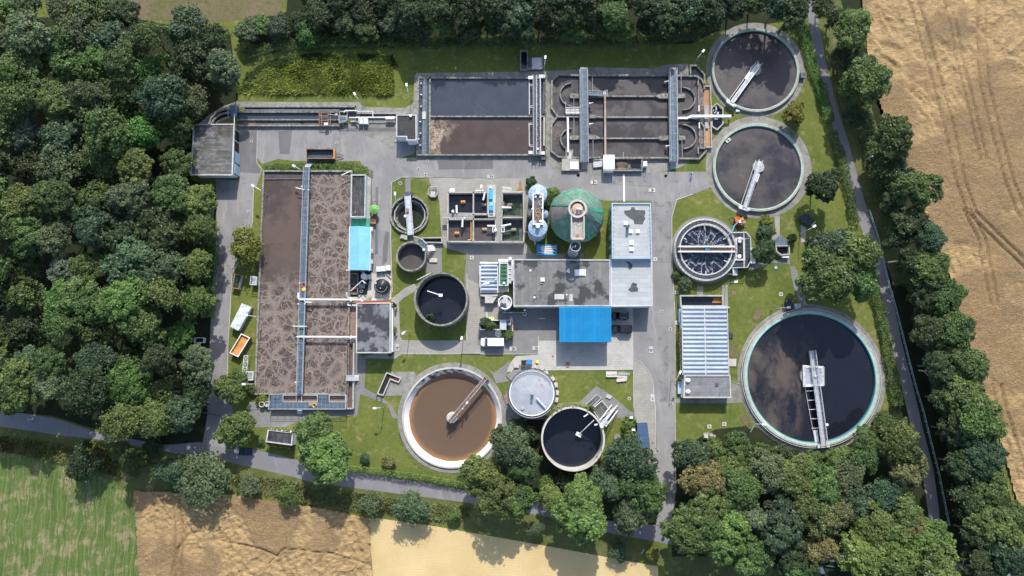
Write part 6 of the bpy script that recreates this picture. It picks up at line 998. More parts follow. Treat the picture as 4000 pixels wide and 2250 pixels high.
# vehicles (built along +x, front at +x)
def car(label, c, rot, L, Wd, Hh, paint, van=False, rack=False):
    t = thing('white_van' if van else 'parked_car', label, 'van' if van else 'car', c, None, rot); h2, w2 = L/2, Wd/2
    def plan(f, x0, x1, w): return [(x0,-w*.9),(x0+.15,-w),(x1-f,-w),(x1-f*.35,-w*.9),(x1,-w*.62),(x1,w*.62),(x1-f*.35,w*.9),(x1-f,w),(x0+.15,w),(x0,w*.9)]
    bh = Hh*.52 if not van else Hh*.5
    obj('body', MB().prism(plan(.7,-h2,h2,w2),.3,bh), M[paint], t, local=True)
    x1, x0 = (h2*.30, -h2*.96) if not van else (h2*.66, -h2*.98); wt = w2*.86
    def frus(xa,xb,za,xc,xd,zb,wa,wb): return ([(xa,-wa,za),(xb,-wa,za),(xb,wa,za),(xa,wa,za),(xc,-wb,zb),(xd,-wb,zb),(xd,wb,zb),(xc,wb,zb)],[(0,1,5,4),(1,2,6,5),(2,3,7,6),(3,0,4,7),(4,5,6,7)])
    if van:
        obj('windscreen', MB().add(*frus(h2*.36,h2*.70,bh,h2*.36,h2*.52,Hh-.06,w2*.93,w2*.84)), M['glass_dark'], t, local=True); obj('roof', MB().add(*frus(-h2,h2*.42,bh,-h2+.05,h2*.40,Hh,w2*.99,w2*.92)), M[paint], t, local=True)
        obj('bonnet', MB().add(*frus(h2*.62,h2*.99,bh-.02,h2*.66,h2*.93,bh+.1,w2*.85,w2*.7)), M[paint], t, local=True)
    else:
        obj('cabin_glass', MB().add(*frus(x0,x1+.35,bh,x0+.35,x1-.35,Hh-.08,w2*.93,wt)), M['glass_dark'], t, local=True); obj('roof', MB().add(*frus(x0+.33,x1-.38,Hh-.1,x0+.4,x1-.45,Hh,wt*1.0,wt*.94)), M[paint], t, local=True)
        obj('bonnet', MB().add(*frus(x1+.3,h2*.95,bh,x1+.4,h2*.88,bh+.08,w2*.84,w2*.7)), M[paint], t, local=True)
        if rack: [obj('roof_rail', MB().tube([(x0+.5,s_*wt*.82,Hh+.06),(x1-.7,s_*wt*.82,Hh+.06)],.04,5), M['steel_pale'], t, local=True) for s_ in (-1,1)]
    for s_ in (-1,1):
        obj('headlight', MB().box(h2-.18,s_*w2*.66,bh-.22,.22,.36,.16), M['white_paint'], t, local=True); obj('wing_mirror', MB().box(x1+.1 if not van else h2*.56,s_*(w2+.1),bh+.02,.14,.2,.16), M[paint] if van else M['steel_pale'], t, local=True)
        for xw in (-h2*.6,h2*.62):
            w_ = obj('wheel', MB().tube([(xw,s_*(w2-.2),.34),(xw,s_*(w2-.02),.34)],.34,14), M['black'], t, local=True); obj('rim', MB().tube([(xw,s_*(w2-.05),.34),(xw,s_*(w2-.005),.34)],.2,10), M['steel_pale'], w_, local=True)
    return t
car('black estate car with pale roof rails, parked nearer the office wing', p('I',1878,765,.8), math.pi+.02, 4.3, 1.85, 1.7, 'car_black', rack=True)
car('long black off road car parked close by the canopy edge, farther from the office', p('I',1897,922,.8), math.pi-.02, 5.1, 2.0, 1.85, 'car_black')
car('white panel van parked on the service yard below the planted container', p('I',373,1076,1.2), math.pi, 5.75, 2.05, 2.3, 'van_white', van=True)
# skips
def skip(name, label, q, h, wm, fill, fz, cat='skip', rim=None, th=.14):
    t = thing(name, label, cat, cen(q)); obj('body', MB().wall(inset(q,.1),th,.15,h,True).prism(inset(q,.12),.15,.25,True,False), M[wm], t); obj('rim', MB().wall(inset(q,.06),.2,h-.1,h+.03,True), M[rim or wm], t); obj('contents', MB().sheet(inset(q,.16),fz), M[fill], t); return t
t = skip('trailer_skip','black bulk trailer with rusty rim and drawbar standing in the yard',pl('B',1.7,1275,1290,1622,1292,1622,1415,1275,1415),1.7,'steel_dark','black',.35,'trailer',rim='rusty_steel'); obj('drawbar', MB().tube([(*p('B',1625,1345,.6),.6),(*p('B',1742,1375,.6),.6)],.08,5).tube([(*p('B',1625,1405,.6),.6),(*p('B',1745,1378,.6),.6)],.08,5), M['steel_dark'], t); obj('tail_board', MB().prism(pl('B',1.7,1622,1290,1634,1290,1634,1415,1622,1415),.4,1.75), M['pipe_orange'], t)
for x in (1340,1560):
    for y in (1300,1412): c = p('B',x,y,.4); obj('wheel', MB().tube([(c[0],c[1]-.12,.42),(c[0],c[1]+.12,.42)],.42,12), M['black'], t)
obj('chassis', MB().prism(pl('B',.6,1290,1300,1610,1300,1610,1405,1290,1405),.45,.62), M['steel_dark'], t)
t = skip('waste_skip','small open skip with red rim and muddy water on the verge by the west road',pl('M',1.4,318,70,382,80,357,210,290,197),1.4,'tarp','water_green',1.0,rim='rust'); 
t = skip('waste_skip','long skip covered by a white tarpaulin on the verge',pl('M',1.9,385,340,470,372,350,588,278,552),1.9,'steel_pale','tarp',1.75); qq = pl('M',2.2,385,340,470,372,350,588,278,552); cv = MB(); vs = []
for i in range(15):
    a,b = lerp2(qq[0],qq[3],i/14), lerp2(qq[1],qq[2],i/14)
    for j in range(7): k = lerp2(a,b,j/6); vs.append((*k,1.92+.22*math.sin(math.pi*j/6)+.05*math.sin(i*1.1+j*.9)+random.uniform(-.03,.05)))
obj('tarpaulin', cv.add(vs,[(i*7+j,i*7+j+1,i*7+j+8,i*7+j+7) for i in range(14) for j in range(6)]), M['tarp'], t)
t = skip('waste_skip','open skip with white rim and flat ochre load on the verge',pl('M',1.7,380,615,458,653,350,828,274,790),1.7,'rust','ochre',1.2,rim='van_white'); obj('tow_hook', MB().box(*p('M',300,815,1.),.5,.6,.25,.3,.5), M['white_paint'], t)
skip('waste_skip','grey open skip half hidden under the wood, farther from the public road',pl('Q',1.4,1665,480,1748,480,1745,525,1662,525),1.4,'steel_pale','black',.6); skip('waste_skip','dark red open skip half hidden under the wood, nearer the public road',pl('Q',1.5,1640,575,1740,572,1738,690,1640,690),1.5,'rust','black',.5)
t = skip('planter_container','grey roll off container overgrown with saplings, one third under a steel lid',pl('I',2.2,230,815,535,815,535,930,230,930),2.2,'steel_pale','woodland',1.5,'container'); obj('lid', MB().prism(pl('I',2.3,460,815,535,815,535,930,460,930),2.2,2.32), M['steel'], t); obj('side_rib', MB().wall(pl('I',2.,225,820,225,925),.15,.2,2.2), M['concrete_pale'], t)
t = skip('pipe_container','blue ribbed container filled with grey pipes below the silos',pl('H',1.6,294,1058,592,1056,595,1203,296,1203),1.6,'pale_tarp_blue','pale_tarp_blue',1.25,'container'); pp = MB()
for k in range(9): y = 1075+k*13; pp.tube([(*p('H',320+random.uniform(0,50),y,1.6),1.45+.1*(k%2)),(*p('H',520+random.uniform(0,60),y+random.uniform(-6,8),1.6),1.45)],.12,6)
obj('pipe', pp, M['steel_pale'], t); rb = MB(); q = pl('H',1.6,294,1203,595,1203); [rb.box(*lerp2(*q,k/22),.3,.12,.14,1.25) for k in range(23)]; q = pl('H',1.6,294,1058,592,1056); [rb.box(*lerp2(*q,k/22),1.55,.14,.3,.1) for k in range(23)]; obj('side_rib', rb, M['blue'], t)
# white cage tanks
def ibc(label, fr, q, h=1.2):
    q = pl(fr,h,*q); t = thing('tank_container', label, 'water tank', cen(q), 'white cube tanks'); obj('pallet', MB().prism(inset(q,.05),.02,.16), M['wood'], t); obj('bottle', MB().prism(inset(q,.06),.16,h), M['white_paint'], t); c = cen(q); obj('cap', MB().cyl(*c,.12,h,h+.06,10), M['steel'], t); cg = MB()
    for z_ in (.4,.75,h-.05): cg.wall(inset(q,.03),.05,z_,z_+.06,True)
    obj('cage', cg, M['steel_pale'], t)
for q,l in (((750,527,845,525,848,640,755,640),'white cube tank beside the blue roofed house, farthest from the lawn'),((855,516,948,514,955,632,860,632),'white cube tank between two others above the black vessel'),((962,498,1062,496,1072,612,970,616),'white cube tank beside the lawn edge, set slightly ahead')): ibc(l,'W',q,1.25)
for q,l in (((2148,438,2265,438,2272,592,2155,592),'white cube tank below the supply pipe, nearer the scraper platform'),((2285,438,2405,440,2412,595,2292,595),'white cube tank below the supply pipe, nearer the pump house')): ibc(l,'Y',q,1.25)
tag(obj('crate', MB().prism(pl('Y',.8,1945,450,2065,450,2065,535,1940,535),0,.7).wall(pl('Y',.9,1945,450,2065,450,2065,535,1940,535),.1,.7,.85,True), M['concrete_pale']),'small pale crate under the pipe near the white cube tanks','crate')
for x,y,l in ((565,1262,'white open drum beside the lower platform, nearer the olive tree'),(615,1258,'white open drum touching the end of the lower grating platform')):
    c = p('M',x,y,1.3); t = thing('open_drum', l, 'drum', c, 'white open drums'); r = mlen('M',25); obj('shell', MB().ring(*c,r-.14,r,0,1.3,24), M['concrete_pale'], t); obj('bottom', MB().disc(*c,r-.1,.1 if x < 600 else .9,20), M['black'] if x < 600 else M['concrete'], t)
# green umbrella cart, orange pump trailer
t = thing('parasol_trailer','dark trailer under a lime green parasol by the black annex','trailer', p('L',2145,680)); obj('parasol', MB().lathe(*p('L',2145,682,2.3),[(1.3,2.05),(.7,2.35),(.05,2.6)],9), M['lime'], t); obj('pole', MB().tube([(*p('L',2145,682,1),.4),(*p('L',2145,682,1),2.5)],.05), M['steel'], t); obj('bed', MB().prism(pl('L',.6,2125,625,2178,625,2178,735,2128,735),.4,.6), M['steel_dark'], t); obj('frame', MB().wall(pl('L',1.2,2120,590,2180,590,2180,635,2120,635),.1,.9,1.1,True).wall(pl('L',.6,2135,735,2160,735,2160,782,2135,782),.08,.4,.55,True), M['steel_dark'], t)
for x in (2122,2180): c = p('L',x,690,.3); obj('wheel', MB().tube([(c[0]-.08,c[1],.33),(c[0]+.08,c[1],.33)],.33,12), M['black'], t)
skip('refuse_box','small rusty red box with rim against the wall by the parasol',pl('L',1.1,2097,812,2162,815,2165,862,2098,860),1.1,'rust','rusty_steel',.9,'box')
t = thing('pump_trailer','bright orange mobile pump with hoses on the lawn beside the foam thread tank','pump', p('J',1105,520)); obj('chassis', MB().prism(pl('J',.6,1045,455,1160,470,1165,570,1080,570),.35,.6), M['red'], t)
for x,y,z_,sx,sy,sz,c_ in ((1065,490,.6,1.1,1.3,.7,'orange'),(1125,485,.6,.9,.7,.9,'pipe_orange'),(1105,515,1.2,.6,.7,.5,'white_paint'),(1160,525,.6,.9,.7,.6,'wood'),(1105,558,.6,.9,.5,.5,'red'),(1140,565,.5,.6,.4,.5,'steel_dark'),(1085,465,.9,.5,.4,.5,'red')): obj('engine_block' if c_ != 'white_paint' else 'exhaust_box', MB().box(*p('J',x,y,z_+.3),z_,sx,sy,sz,.2), M[c_], t)
obj('drawbar', MB().tube([(*p('J',1160,555,.5),.5),(*p('J',1215,585,.4),.4)],.06,5), M['orange'], t); obj('suction_hose', MB().tube([(*p('J',*q),q[2]) for q in ((1075,530,1.1),(1022,580,1.5),(990,672,2.6),(908,735,2.8))],.15,8), mk('hose_teal',(.12,.33,.40),(.10,.28,.36),1.), t)
for x,y in ((1055,560),(1150,450)): c = p('J',x,y,.3); obj('wheel', MB().tube([(c[0]-.1,c[1],.33),(c[0]+.1,c[1],.33)],.33,12), M['black'], t)
tag(obj('cable_loop', MB().tube([(*p('J',*q,.06),.06) for q in ((1030,500),(1000,455),(965,450),(948,480),(975,540),(1040,590),(1090,640),(1130,670),(1230,700),(1300,760),(1350,805))],.07,5), M['steel_dark']),'dark hose looped on the grass from the orange pump to the shrubs','hose')
tag(obj('garden_hose', MB().tube([(*p(f,x,y,.08),.08) for f,x,y in (('K',662,1158),('K',700,1180),('K',760,1195),('K',800,1220),('T',745,120),('T',755,200),('T',768,270),('T',742,322))],.08,5), mk('hose_green',(.2,.45,.33),(.18,.4,.3),1.)),'thin green hose curving over the path and down the lawn by the largest clarifier','hose')
tag(obj('pale_hose', MB().tube([(*p('J',*q,.9),.9) for q in ((1540,835),(1580,795),(1640,765),(1700,760),(1750,780),(1780,820))],.11,6), mk('hose_grey',(.25,.33,.30),(.2,.28,.25),1.)),'grey green hose arching over the dark pitched grating','hose')
t = thing('cable_hoist','pale hoist mast with a box foot between foam thread tank and bushy tree','hoist', p('J',1300,1110)); obj('mast', MB().tube([(*p('J',1300,1110,1.),.1),(*p('J',1300,1110,1.),3.)],.1).tube([(*p('J',1300,1105,3.),3.),(*p('J',1300,930,3.),3.)],.13), M['steel_pale'], t); obj('head_arm', MB().tube([(*p('J',1265,930,3),3.),(*p('J',1335,900,3),3.)],.18,6), M['steel_pale'], t); obj('foot_box', MB().box(*p('J',1300,1115,.8),0,1.2,.8,.9), M['white_paint'], t)
# pits on the clarifier side
t = thing('outfall_pit','black open pit with pale rim and a pitched dark grating roof','pit', p('J',1750,940)); q = pl('J',1.4,1645,878,1842,875,1845,1000,1720,1012,1655,960); obj('pit_wall', MB().wall(q,.3,0,1.4,True), M['concrete'], t); obj('pit_floor', MB().sheet(q,.1), M['black'], t); obj('grating_roof', MB().prism(pl('J',1.2,1705,718,1812,805,1815,868,1632,868,1635,790),.6,1.2), M['grating'], t); obj('cabinet', MB().prism(pl('J',1.2,1742,1012,1840,1012,1840,1052,1742,1052),0,1.1), M['white_paint'], t)
t = thing('gridded_slab','dark blue gridded slab roof with a small white bench at the path end','slab', p('J',2100,480)); obj('slab', MB().prism(pl('J',.9,1968,470,2015,420,2125,398,2222,520,2170,575,2080,560),.5,.9), M['grating_dark'], t); obj('rail', MB().wall(pl('J',1.,2170,575,2230,520),.15,.9,1.1), M['steel_pale'], t)
t = thing('park_bench','small pale bench on the path beside the shrubs','bench', p('J',1645,645)); q = pl('J',.45,1632,620,1660,620,1660,675,1632,675); obj('seat', MB().prism(q,.4,.47), M['wood'], t); obj('backrest', MB().wall([q[0],q[3]],.06,.47,.85), M['wood'], t)
for k in (0,1,2,3): obj('leg', MB().box(*lerp2(q[k],cen(q),.15),0,.07,.07,.4), M['steel_dark'], t)
t = thing('pump_stand','small pale pump stand with two boxes on the lawn by the creepers','pump', p('T',457,350)); obj('plinth', MB().prism(pl('T',.5,425,328,490,328,490,372,425,372),0,.45), M['concrete_old'], t); obj('box', MB().box(*p('T',442,350,.8),.45,.9,.8,.6), M['concrete_pale'], t); obj('motor', MB().cyl(*p('T',478,345,.8),.35,.45,1.,12), M['steel'], t); obj('stone', MB().lathe(*p('T',500,350,.2),[(.4,0),(.35,.25),(.1,.3)],9), M['wood'], t)
t = thing('stair_pit','slanted L shaped stair pit with reddish steps beside the brown pool','stair pit', p('N',330,450)); q = pl('N',.6,325,340,462,395,442,432,358,402,290,560,236,545); obj('pit_wall', MB().wall(q,.25,0,.6,True), M['concrete_pale'], t); obj('pit_floor', MB().sheet(q,.06), M['black'], t); sp_ = MB(); a0,a1,b0,b1 = pl('N',.3,370,360,455,397,355,398,440,430); [sp_.wall([lerp2(a0,a1,k/8),lerp2(b0,b1,k/8)],.12,.1,.1+.04*k) for k in range(9)]; obj('step', sp_, mk('red_step',(.22,.07,.06),(.18,.06,.05),1.), t); obj('lower_rail', MB().rail(pl('N',.4,236,548,228,600),0,1.,.6,.04).rail(pl('N',.4,285,562,270,600),0,1.,.6,.04), M['steel_dark'], t)
# bins and crates round the membrane tank
def bin_(label, q, m, lidm): q = pl('O',1.2,*q); t = thing('wheelie_bin', label, 'bin', cen(q)); obj('body', MB().prism(inset(q,.06),.1,1.1), M[m], t); a = [q[0],q[1],lerp2(q[1],q[2],.62),lerp2(q[0],q[3],.62)]; obj('lid', MB().prism(a,1.1,1.2), M[lidm], t); [obj('wheel', MB().tube([(q[k][0]-.04,q[k][1]-.12,.12),(q[k][0]+.04,q[k][1]-.12,.12)],.12,10), M['black'], t) for k in (0,1)]
bin_('dark grey waste bin beside the blue lidded one',(360,150,410,150,408,222,358,222),'steel_dark','black'); bin_('waste bin with bright blue lid above the membrane tank',(414,146,468,146,472,222,416,222),'steel_dark','blue')
t = thing('litter_bin','round bin with a vivid yellow sack top near the pale crates','bin', p('O',524,168)); obj('body', MB().cyl(*p('O',522,170,.8),.38,0,.9,12), M['steel_dark'], t); obj('sack', MB().lathe(*p('O',524,168,1),[(.42,.85),(.4,1.),(.15,1.1)],8), mk('vivid_yellow',(.75,.78,.05),(.7,.7,.05),1.), t)
for x,y,a_,l in ((308,208,0,'pale crate standing alone beside the dark waste bin'),(515,215,-.35,'pale crate directly under the yellow topped bin'),(573,232,-.5,'pale crate between the yellow topped bin and the court edge'),(612,282,.35,'pale crate at the court corner, turned toward the tank'),(683,338,.7,'pale crate at the bend of the row on the lawn'),(714,405,.1,'pale crate just past the bend of the row on the lawn'),(726,485,-.05,'pale crate last but one of the row on the lawn'),(720,557,-.2,'pale crate closing the row, nearest the tall black tank')):
    c = p('O',x,y,.6); t = thing('flower_crate', l, 'crate', c, 'pale crates around the membrane tank', a_); b_ = obj('box', MB().box(0,0,.08,1.15 if y < 300 else .9,.95 if y < 300 else 1.15,.5), M['concrete_pale'], t, local=True); obj('top_board', MB().box(-.24,0,.58,.38,.85,.05).box(.24,0,.58,.38,.85,.05), M['concrete_pale'], t, local=True); obj('knob', MB().box(0,0,.63,.12,.12,.06), M['wood'], t, local=True)
tag(obj('tilted_slab', MB().prism(pl('O',.4,205,312,282,250,345,302,262,372),0,.35), M['paving_grey']),'grey tilted concrete slab against the membrane tank by the lawn triangle','slab'); tag(obj('foot_slab', MB().prism(pl('O',.4,172,515,245,492,272,580,205,605),0,.3), M['rusty_steel']),'brownish tilted slab at the gallery foot between membrane tank and pool','slab')
# boards, pallet, barrier, canopy for the parking place
t = thing('board_stack','stack of white ladders and pinkish boards on the lawn below the court','boards', p('O',1290,292)); obj('board', MB().prism(pl('O',.5,1232,265,1345,265,1345,290,1232,290),.1,.5), mk('pink_board',(.6,.5,.47),(.5,.42,.4),1.), t); lb = MB(); [lb.wall(pl('O',.6,1235+i*9,292,1237+i*9,318),.1,.3,.45) for i in range(13)]; lb.wall(pl('O',.6,1232,292,1350,292),.1,.3,.5).wall(pl('O',.6,1232,320,1350,320),.1,.3,.5); obj('ladder', lb, M['white_paint'], t)
t = thing('plank_bundle','loose pinkish planks lying askew beside the white ladders','planks', p('O',1395,350)); [obj('plank', MB().box(*p('O',x,y,.3),.05+.1*k,L_,.5,.14,r_), bpy.data.materials['pink_board'], t) for k,(x,y,L_,r_) in enumerate(((1398,320,2.5,-.02),(1395,345,2.6,.08),(1392,360,2.5,.1)))]
t = thing('pipe_bundle','bundle of thin greenish bars lying on the lawn by the drive','bars', p('O',1420,290)); [obj('bar', MB().tube([(*p('O',1355,275+k*7,.2),.15),(*p('O',1475,283+k*5,.2),.15)],.07,5), M['light_teal'], t) for k in range(5)]
t = thing('wooden_pallet','brown wooden pallet lying on the shaded pale court','pallet', p('I',1262,1340)); [obj('board', MB().wall(pl('I',.2,1247+k*10,1312,1245+k*10,1370),.22,.08,.2), M['rusty_steel'], t) for k in range(4)]; [obj('bearer', MB().wall(pl('I',.1,1243,1318+k*24,1282,1318+k*24),.14,.035,.078), M['wood'], t) for k in range(3)]
t = thing('yard_barrier','low rusty barrier with a pale bar on the yard beside the canopy','barrier', p('I',945,800)); obj('bar', MB().tube([(*p('I',905,798,.8),.8),(*p('I',992,798,.8),.8)],.1,6), M['steel_pale'], t); obj('post', MB().box(*p('I',915,802,.5),0,.3,.3,.9).box(*p('I',960,805,.5),0,.5,.4,.8), M['rusty_steel'], t)
t = thing('compressor','grey compressor machine behind the planted container','machine', p('I',570,845)); obj('housing', MB().prism(pl('I',1.5,552,810,590,808,588,875,550,877),.2,1.5), M['steel'], t); obj('fan', MB().cyl(*p('I',570,832,1.6),.32,1.5,1.6,14), M['steel_dark'], t)
tag(obj('warning_beam', MB().tube([(*p('I',605,800,1.2),1.2),(*p('I',610,850,1.2),1.2),(*p('I',612,980,1.2),1.2)],.15,6), mk('red_white',(.7,.68,.66),(.55,.12,.1),1.2)),'long red and white beam leaning past the planted container','beam')
t = thing('white_bag','crumpled white bulk bag beside the planted container','bag', p('I',445,970)); obj('sack', MB().lathe(*p('I',445,970,.5),[(.85,0),(.95,.5),(.8,.9),(.55,.6),(.2,.5)],10), M['tarp'], t)
t = thing('spare_doors','pair of pale yellow boxes on rubble at the head of the planted container','boxes', p('I',330,790)); obj('box', MB().box(*p('I',305,765,.5),0,.5,1.9,.5), M['concrete_pale'], t); obj('box', MB().box(*p('I',355,797,.5),0,1.6,.7,.5), mk('pale_yellow',(.7,.6,.25),(.6,.5,.2),1.), t); obj('rubble', MB().prism(pl('I',.3,225,782,290,785,290,808,225,808),0,.25), M['wood'], t)
t = thing('carport','dark blue panelled carport on the drive beside the shrubs','carport', p('O',1615,920)); q = pl('O',2.5,1550,797,1655,792,1685,1047,1556,1045); obj('roof', MB().prism(q,2.4,2.55,True,True), M['solar'], t); pn = MB(); [pn.wall([lerp2(q[0],q[3],k/6),lerp2(q[1],q[2],k/6)],.05,2.55,2.57) for k in range(7)]; obj('panel_joint', pn, M['steel_dark'], t); obj('side_wall', MB().wall([lerp2(q[0],q[1],.04),lerp2(q[3],q[2],.04)],.12,0,2.4), M['steel_dark'], t)
for k in (1,2): obj('post', MB().box(*lerp2(q[k],cen(q),.08),0,.14,.14,2.4), M['steel_dark'], t)
for x,y,l in ((1490,740,'white box lamp on the shrub tip above the dark carport'),(1513,866,'white box lamp in the shrubs beside the dark carport')): c = p('O',x,y,2.6); t = thing('floodlight', l, 'lamp', c); obj('post', MB().tube([(*c,0),(*c,2.6)],.06), M['steel'], t); obj('lamp_head', MB().box(*c,2.55,.8,.5,.3), M['white_paint'], t)
# lattice gangway and gates
t = thing('lattice_gangway','pale steel lattice gangway standing on the verge above the olive tree','gangway', p('M',415,920)); lt = MB(); q0,q1,r0_,r1_ = pl('M',2.2,405,815,385,1020,440,815,425,1050); lt.tube([(*q0,2.2),(*q1,2.2)],.08).tube([(*r0_,2.2),(*r1_,2.2)],.08); 
for k in range(4):
    a,b,c,d = lerp2(q0,q1,k/4),lerp2(r0_,r1_,k/4),lerp2(q0,q1,(k+1)/4),lerp2(r0_,r1_,(k+1)/4); lt.tube([(*a,2.2),(*b,2.2)],.06); lt.tube([(*a,2.2),(*d,2.2)],.05); lt.tube([(*b,2.2),(*c,2.2)],.05)
obj('lattice', lt, M['steel_pale'], t); [obj('support', MB().tube([(*k,0),(*k,2.2)],.08), M['steel'], t) for k in (q0,q1,r0_,r1_)]
def fence(label, pts, h, m, step=2.4, name='fence', r=.045):
    t = thing(name, label, 'fence', pts[0]); rl = MB(); ps = MB()
    for (x0,y0),(x1,y1) in zip(pts,pts[1:]):
        rl.tube([(x0,y0,h),(x1,y1,h)],r,5); rl.tube([(x0,y0,h*.5),(x1,y1,h*.5)],r*.7,4); L = math.hypot(x1-x0,y1-y0); n = max(1,round(L/step)); [ps.tube([(x0+(x1-x0)*i/n,y0+(y1-y0)*i/n,0),(x0+(x1-x0)*i/n,y0+(y1-y0)*i/n,h)],r,4) for i in range(n+1)]
    obj('rail', rl, m, t); obj('post', ps, m, t); return t
fence('long pale grey green rail fence following the narrow path along the tree belt', pl('U',1.1,480,990,520,1110,555,1270,600,1430)+pl('T',1.1,1850,0,1905,180,1960,400,2010,600,2050,800,2080,950), 1.1, mk('fence_paint',(.42,.52,.52),(.36,.46,.46),1.), 2.5, r=.07)
fence('thin wire fence along the upper lawn edge beside the dark trees', pl('A',1.5,640,150,760,118,900,108,1150,112,1400,110,1680,108,1790,75), 1.5, M['steel_dark'], 3., r=.025)
fence('low dark gate bar across the drive at the public road', pl('S',1.1,2345,410,2440,418), 1.1, M['steel_dark'], 1.2, 'gate', .09); fence('dark gate bar across the west road at the public road', pl('Q',1.1,1690,1115,1780,1130,1872,1152), 1.1, M['steel_dark'], 1.5, 'gate', .09)
tag(obj('white_post', MB().tube([(*p('S',2222,855,.8),.1),(*p('S',2232,820,1.),1.6)],.09), M['steel_pale']),'pale leaning post on the field verge near the small yellow bush','post'); tag(obj('white_sign', MB().box(*p('S',2380,725,.9),.6,.7,.35,.5,.4).cyl(*p('S',2380,725,.5),.05,0,.7), M['white_paint']),'small white sign on the public road edge by the great dark grove','sign')
tag(obj('rim_box', MB().box(*p('E',615,1283,.6),0,.9,.5,.5), M['white_paint']),'small white box at the foot of the clarifier by the wood','box'); tag(obj('sign_board', MB().box(*p('L',112,417,.8),.5,1.6,.15,.5).cyl(*p('L',100,417,.4),.05,0,.6).cyl(*p('L',125,417,.4),.05,0,.6), M['white_paint']),'small white sign board in the shade below the garage shed','sign'); tag(obj('green_marker', MB().wall(pl('T',.5,1215,1215,1310,1228),.15,.1,.5), M['green_plastic']),'thin green rail near the gap in the grove by the public road','rail'); tag(obj('road_marker', MB().box(*p('T',1222,1250,.8),0,.7,1.6,.9,.3), M['white_paint']),'white tilted box at the edge of the dark crop under the grove','box')
tag(obj('storm_grate', MB().prism(pl('R',.1,1720,182,1815,185,1812,240,1715,235),.0,.06), M['grating_dark']),'dark square steel plate in the public road under the round tree','plate')
# people
def person(name, label, c, rot, stride, top, legs, head=None, seat=0.):
    bmn = bpy.data.meshes.new(name); J = dict(pel=(0,0,.95+seat),wst=(.02,0,1.12+seat),chs=(.05,0,1.36+seat),nck=(.07,0,1.50+seat),hed=(.09,0,1.62+seat),top=(.09,0,1.76+seat),hl=(0,.11,.92+seat),kl=(.28*stride,.12,.52+seat*.6),fl=(.12*stride,.12,.08+seat*.3),tl=(.30*stride,.12,.05+seat*.3),hr=(0,-.11,.92+seat),kr=(-.02+.18*seat,-.12,.50+seat*.6),fr=(-.34*stride,-.12,.10+seat*.3),tr=(-.18*stride,-.12,.05+seat*.3),sl=(.05,.20,1.42+seat),el=(-.06*stride+.3*seat,.26,1.15+seat),wl=(.12*stride+.5*seat,.25,.93+seat*1.3),gl=(.18*stride+.56*seat,.24,.84+seat*1.4),sr=(.05,-.20,1.42+seat),er=(-.10+.4*seat,-.26,1.15+seat),wr=(.05+.45*seat,-.25,.93+seat*1.3),gr=(.09+.51*seat,-.24,.84+seat*1.4))
    R = dict(pel=.15,wst=.135,chs=.165,nck=.06,hed=.10,top=.075,hl=.095,kl=.065,fl=.05,tl=.04,hr=.095,kr=.065,fr=.05,tr=.04,sl=.075,el=.05,wl=.038,gl=.04,sr=.075,er=.05,wr=.038,gr=.04); ks = list(J); E = [('pel','wst'),('wst','chs'),('chs','nck'),('nck','hed'),('hed','top'),('pel','hl'),('hl','kl'),('kl','fl'),('fl','tl'),('pel','hr'),('hr','kr'),('kr','fr'),('fr','tr'),('chs','sl'),('sl','el'),('el','wl'),('wl','gl'),('chs','sr'),('sr','er'),('er','wr'),('wr','gr')]
    bmn.from_pydata([J[k] for k in ks],[(ks.index(a),ks.index(b)) for a,b in E],[]); o = bpy.data.objects.new('person', bmn); COL.objects.link(o); md = o.modifiers.new('skin','SKIN')
    for i,k in enumerate(ks): bmn.skin_vertices[0].data[i].radius = (R[k],R[k]); bmn.skin_vertices[0].data[i].use_root = (k == 'pel')
    o.modifiers.new('sub','SUBSURF').levels = 1; o.modifiers['sub'].render_levels = 2
    nm = NT(name+'_clothes'); tc = nm.t.nodes.new('ShaderNodeTexCoord').outputs['Object']; sp = nm.t.nodes.new('ShaderNodeSeparateXYZ'); nm.put(sp.inputs[0], tc); z = sp.outputs[2]
    k = nm.mix(nm.rng(z,.94+seat,.97+seat), legs, top); nm.col(nm.mix(nm.rng(z,1.49+seat,1.51+seat), k, (.50,.33,.25))); bmn.materials.append(nm.m); o.location = (*c,.06); o.rotation_euler = (0,0,rot); tag(o, label, 'person')
    hm = MB().lathe(.09,0,[(.115,1.63+seat),(.12,1.70+seat),(.08,1.78+seat),(.01,1.80+seat)],12); obj('helmet' if head == 'white_paint' else 'hair', hm, M[head or 'bark'], o, local=True); return o
person('worker','person in white helmet and blue work clothes walking on the wide asphalt', p('D',1742,1385,.9), -.9, 1., (.10,.20,.48), (.05,.09,.22), 'white_paint')
person('rider','person in pale top riding a bicycle on the public road beside the grove', p('S',2332,572,.9), -2.2, .6, (.62,.30,.22), (.05,.05,.06), 'skin', .12)
t = thing('bicycle','dark bicycle under its rider on the public road','bicycle', p('S',2332,575,.5), None, -2.2); [obj('wheel', MB().tube([(x_+.33*math.cos(i*.4),0,.39+.33*math.sin(i*.4)) for i in range(17)],.025,5), M['black'], t, local=True) for x_ in (-.5,.55)]
obj('frame', MB().tube([(-.5,0,.38),(-.15,0,.85),(.40,0,.82),(.02,0,.38),(-.5,0,.38)],.025,5).tube([(.55,0,.38),(.38,0,.98)],.025,5), M['red'], t, local=True); obj('handlebar', MB().tube([(.45,-.28,1.05),(.40,0,1.0),(.45,.28,1.05)],.02,5), M['steel'], t, local=True); obj('saddle', MB().box(-.16,0,.92,.26,.14,.06), M['black'], t, local=True)
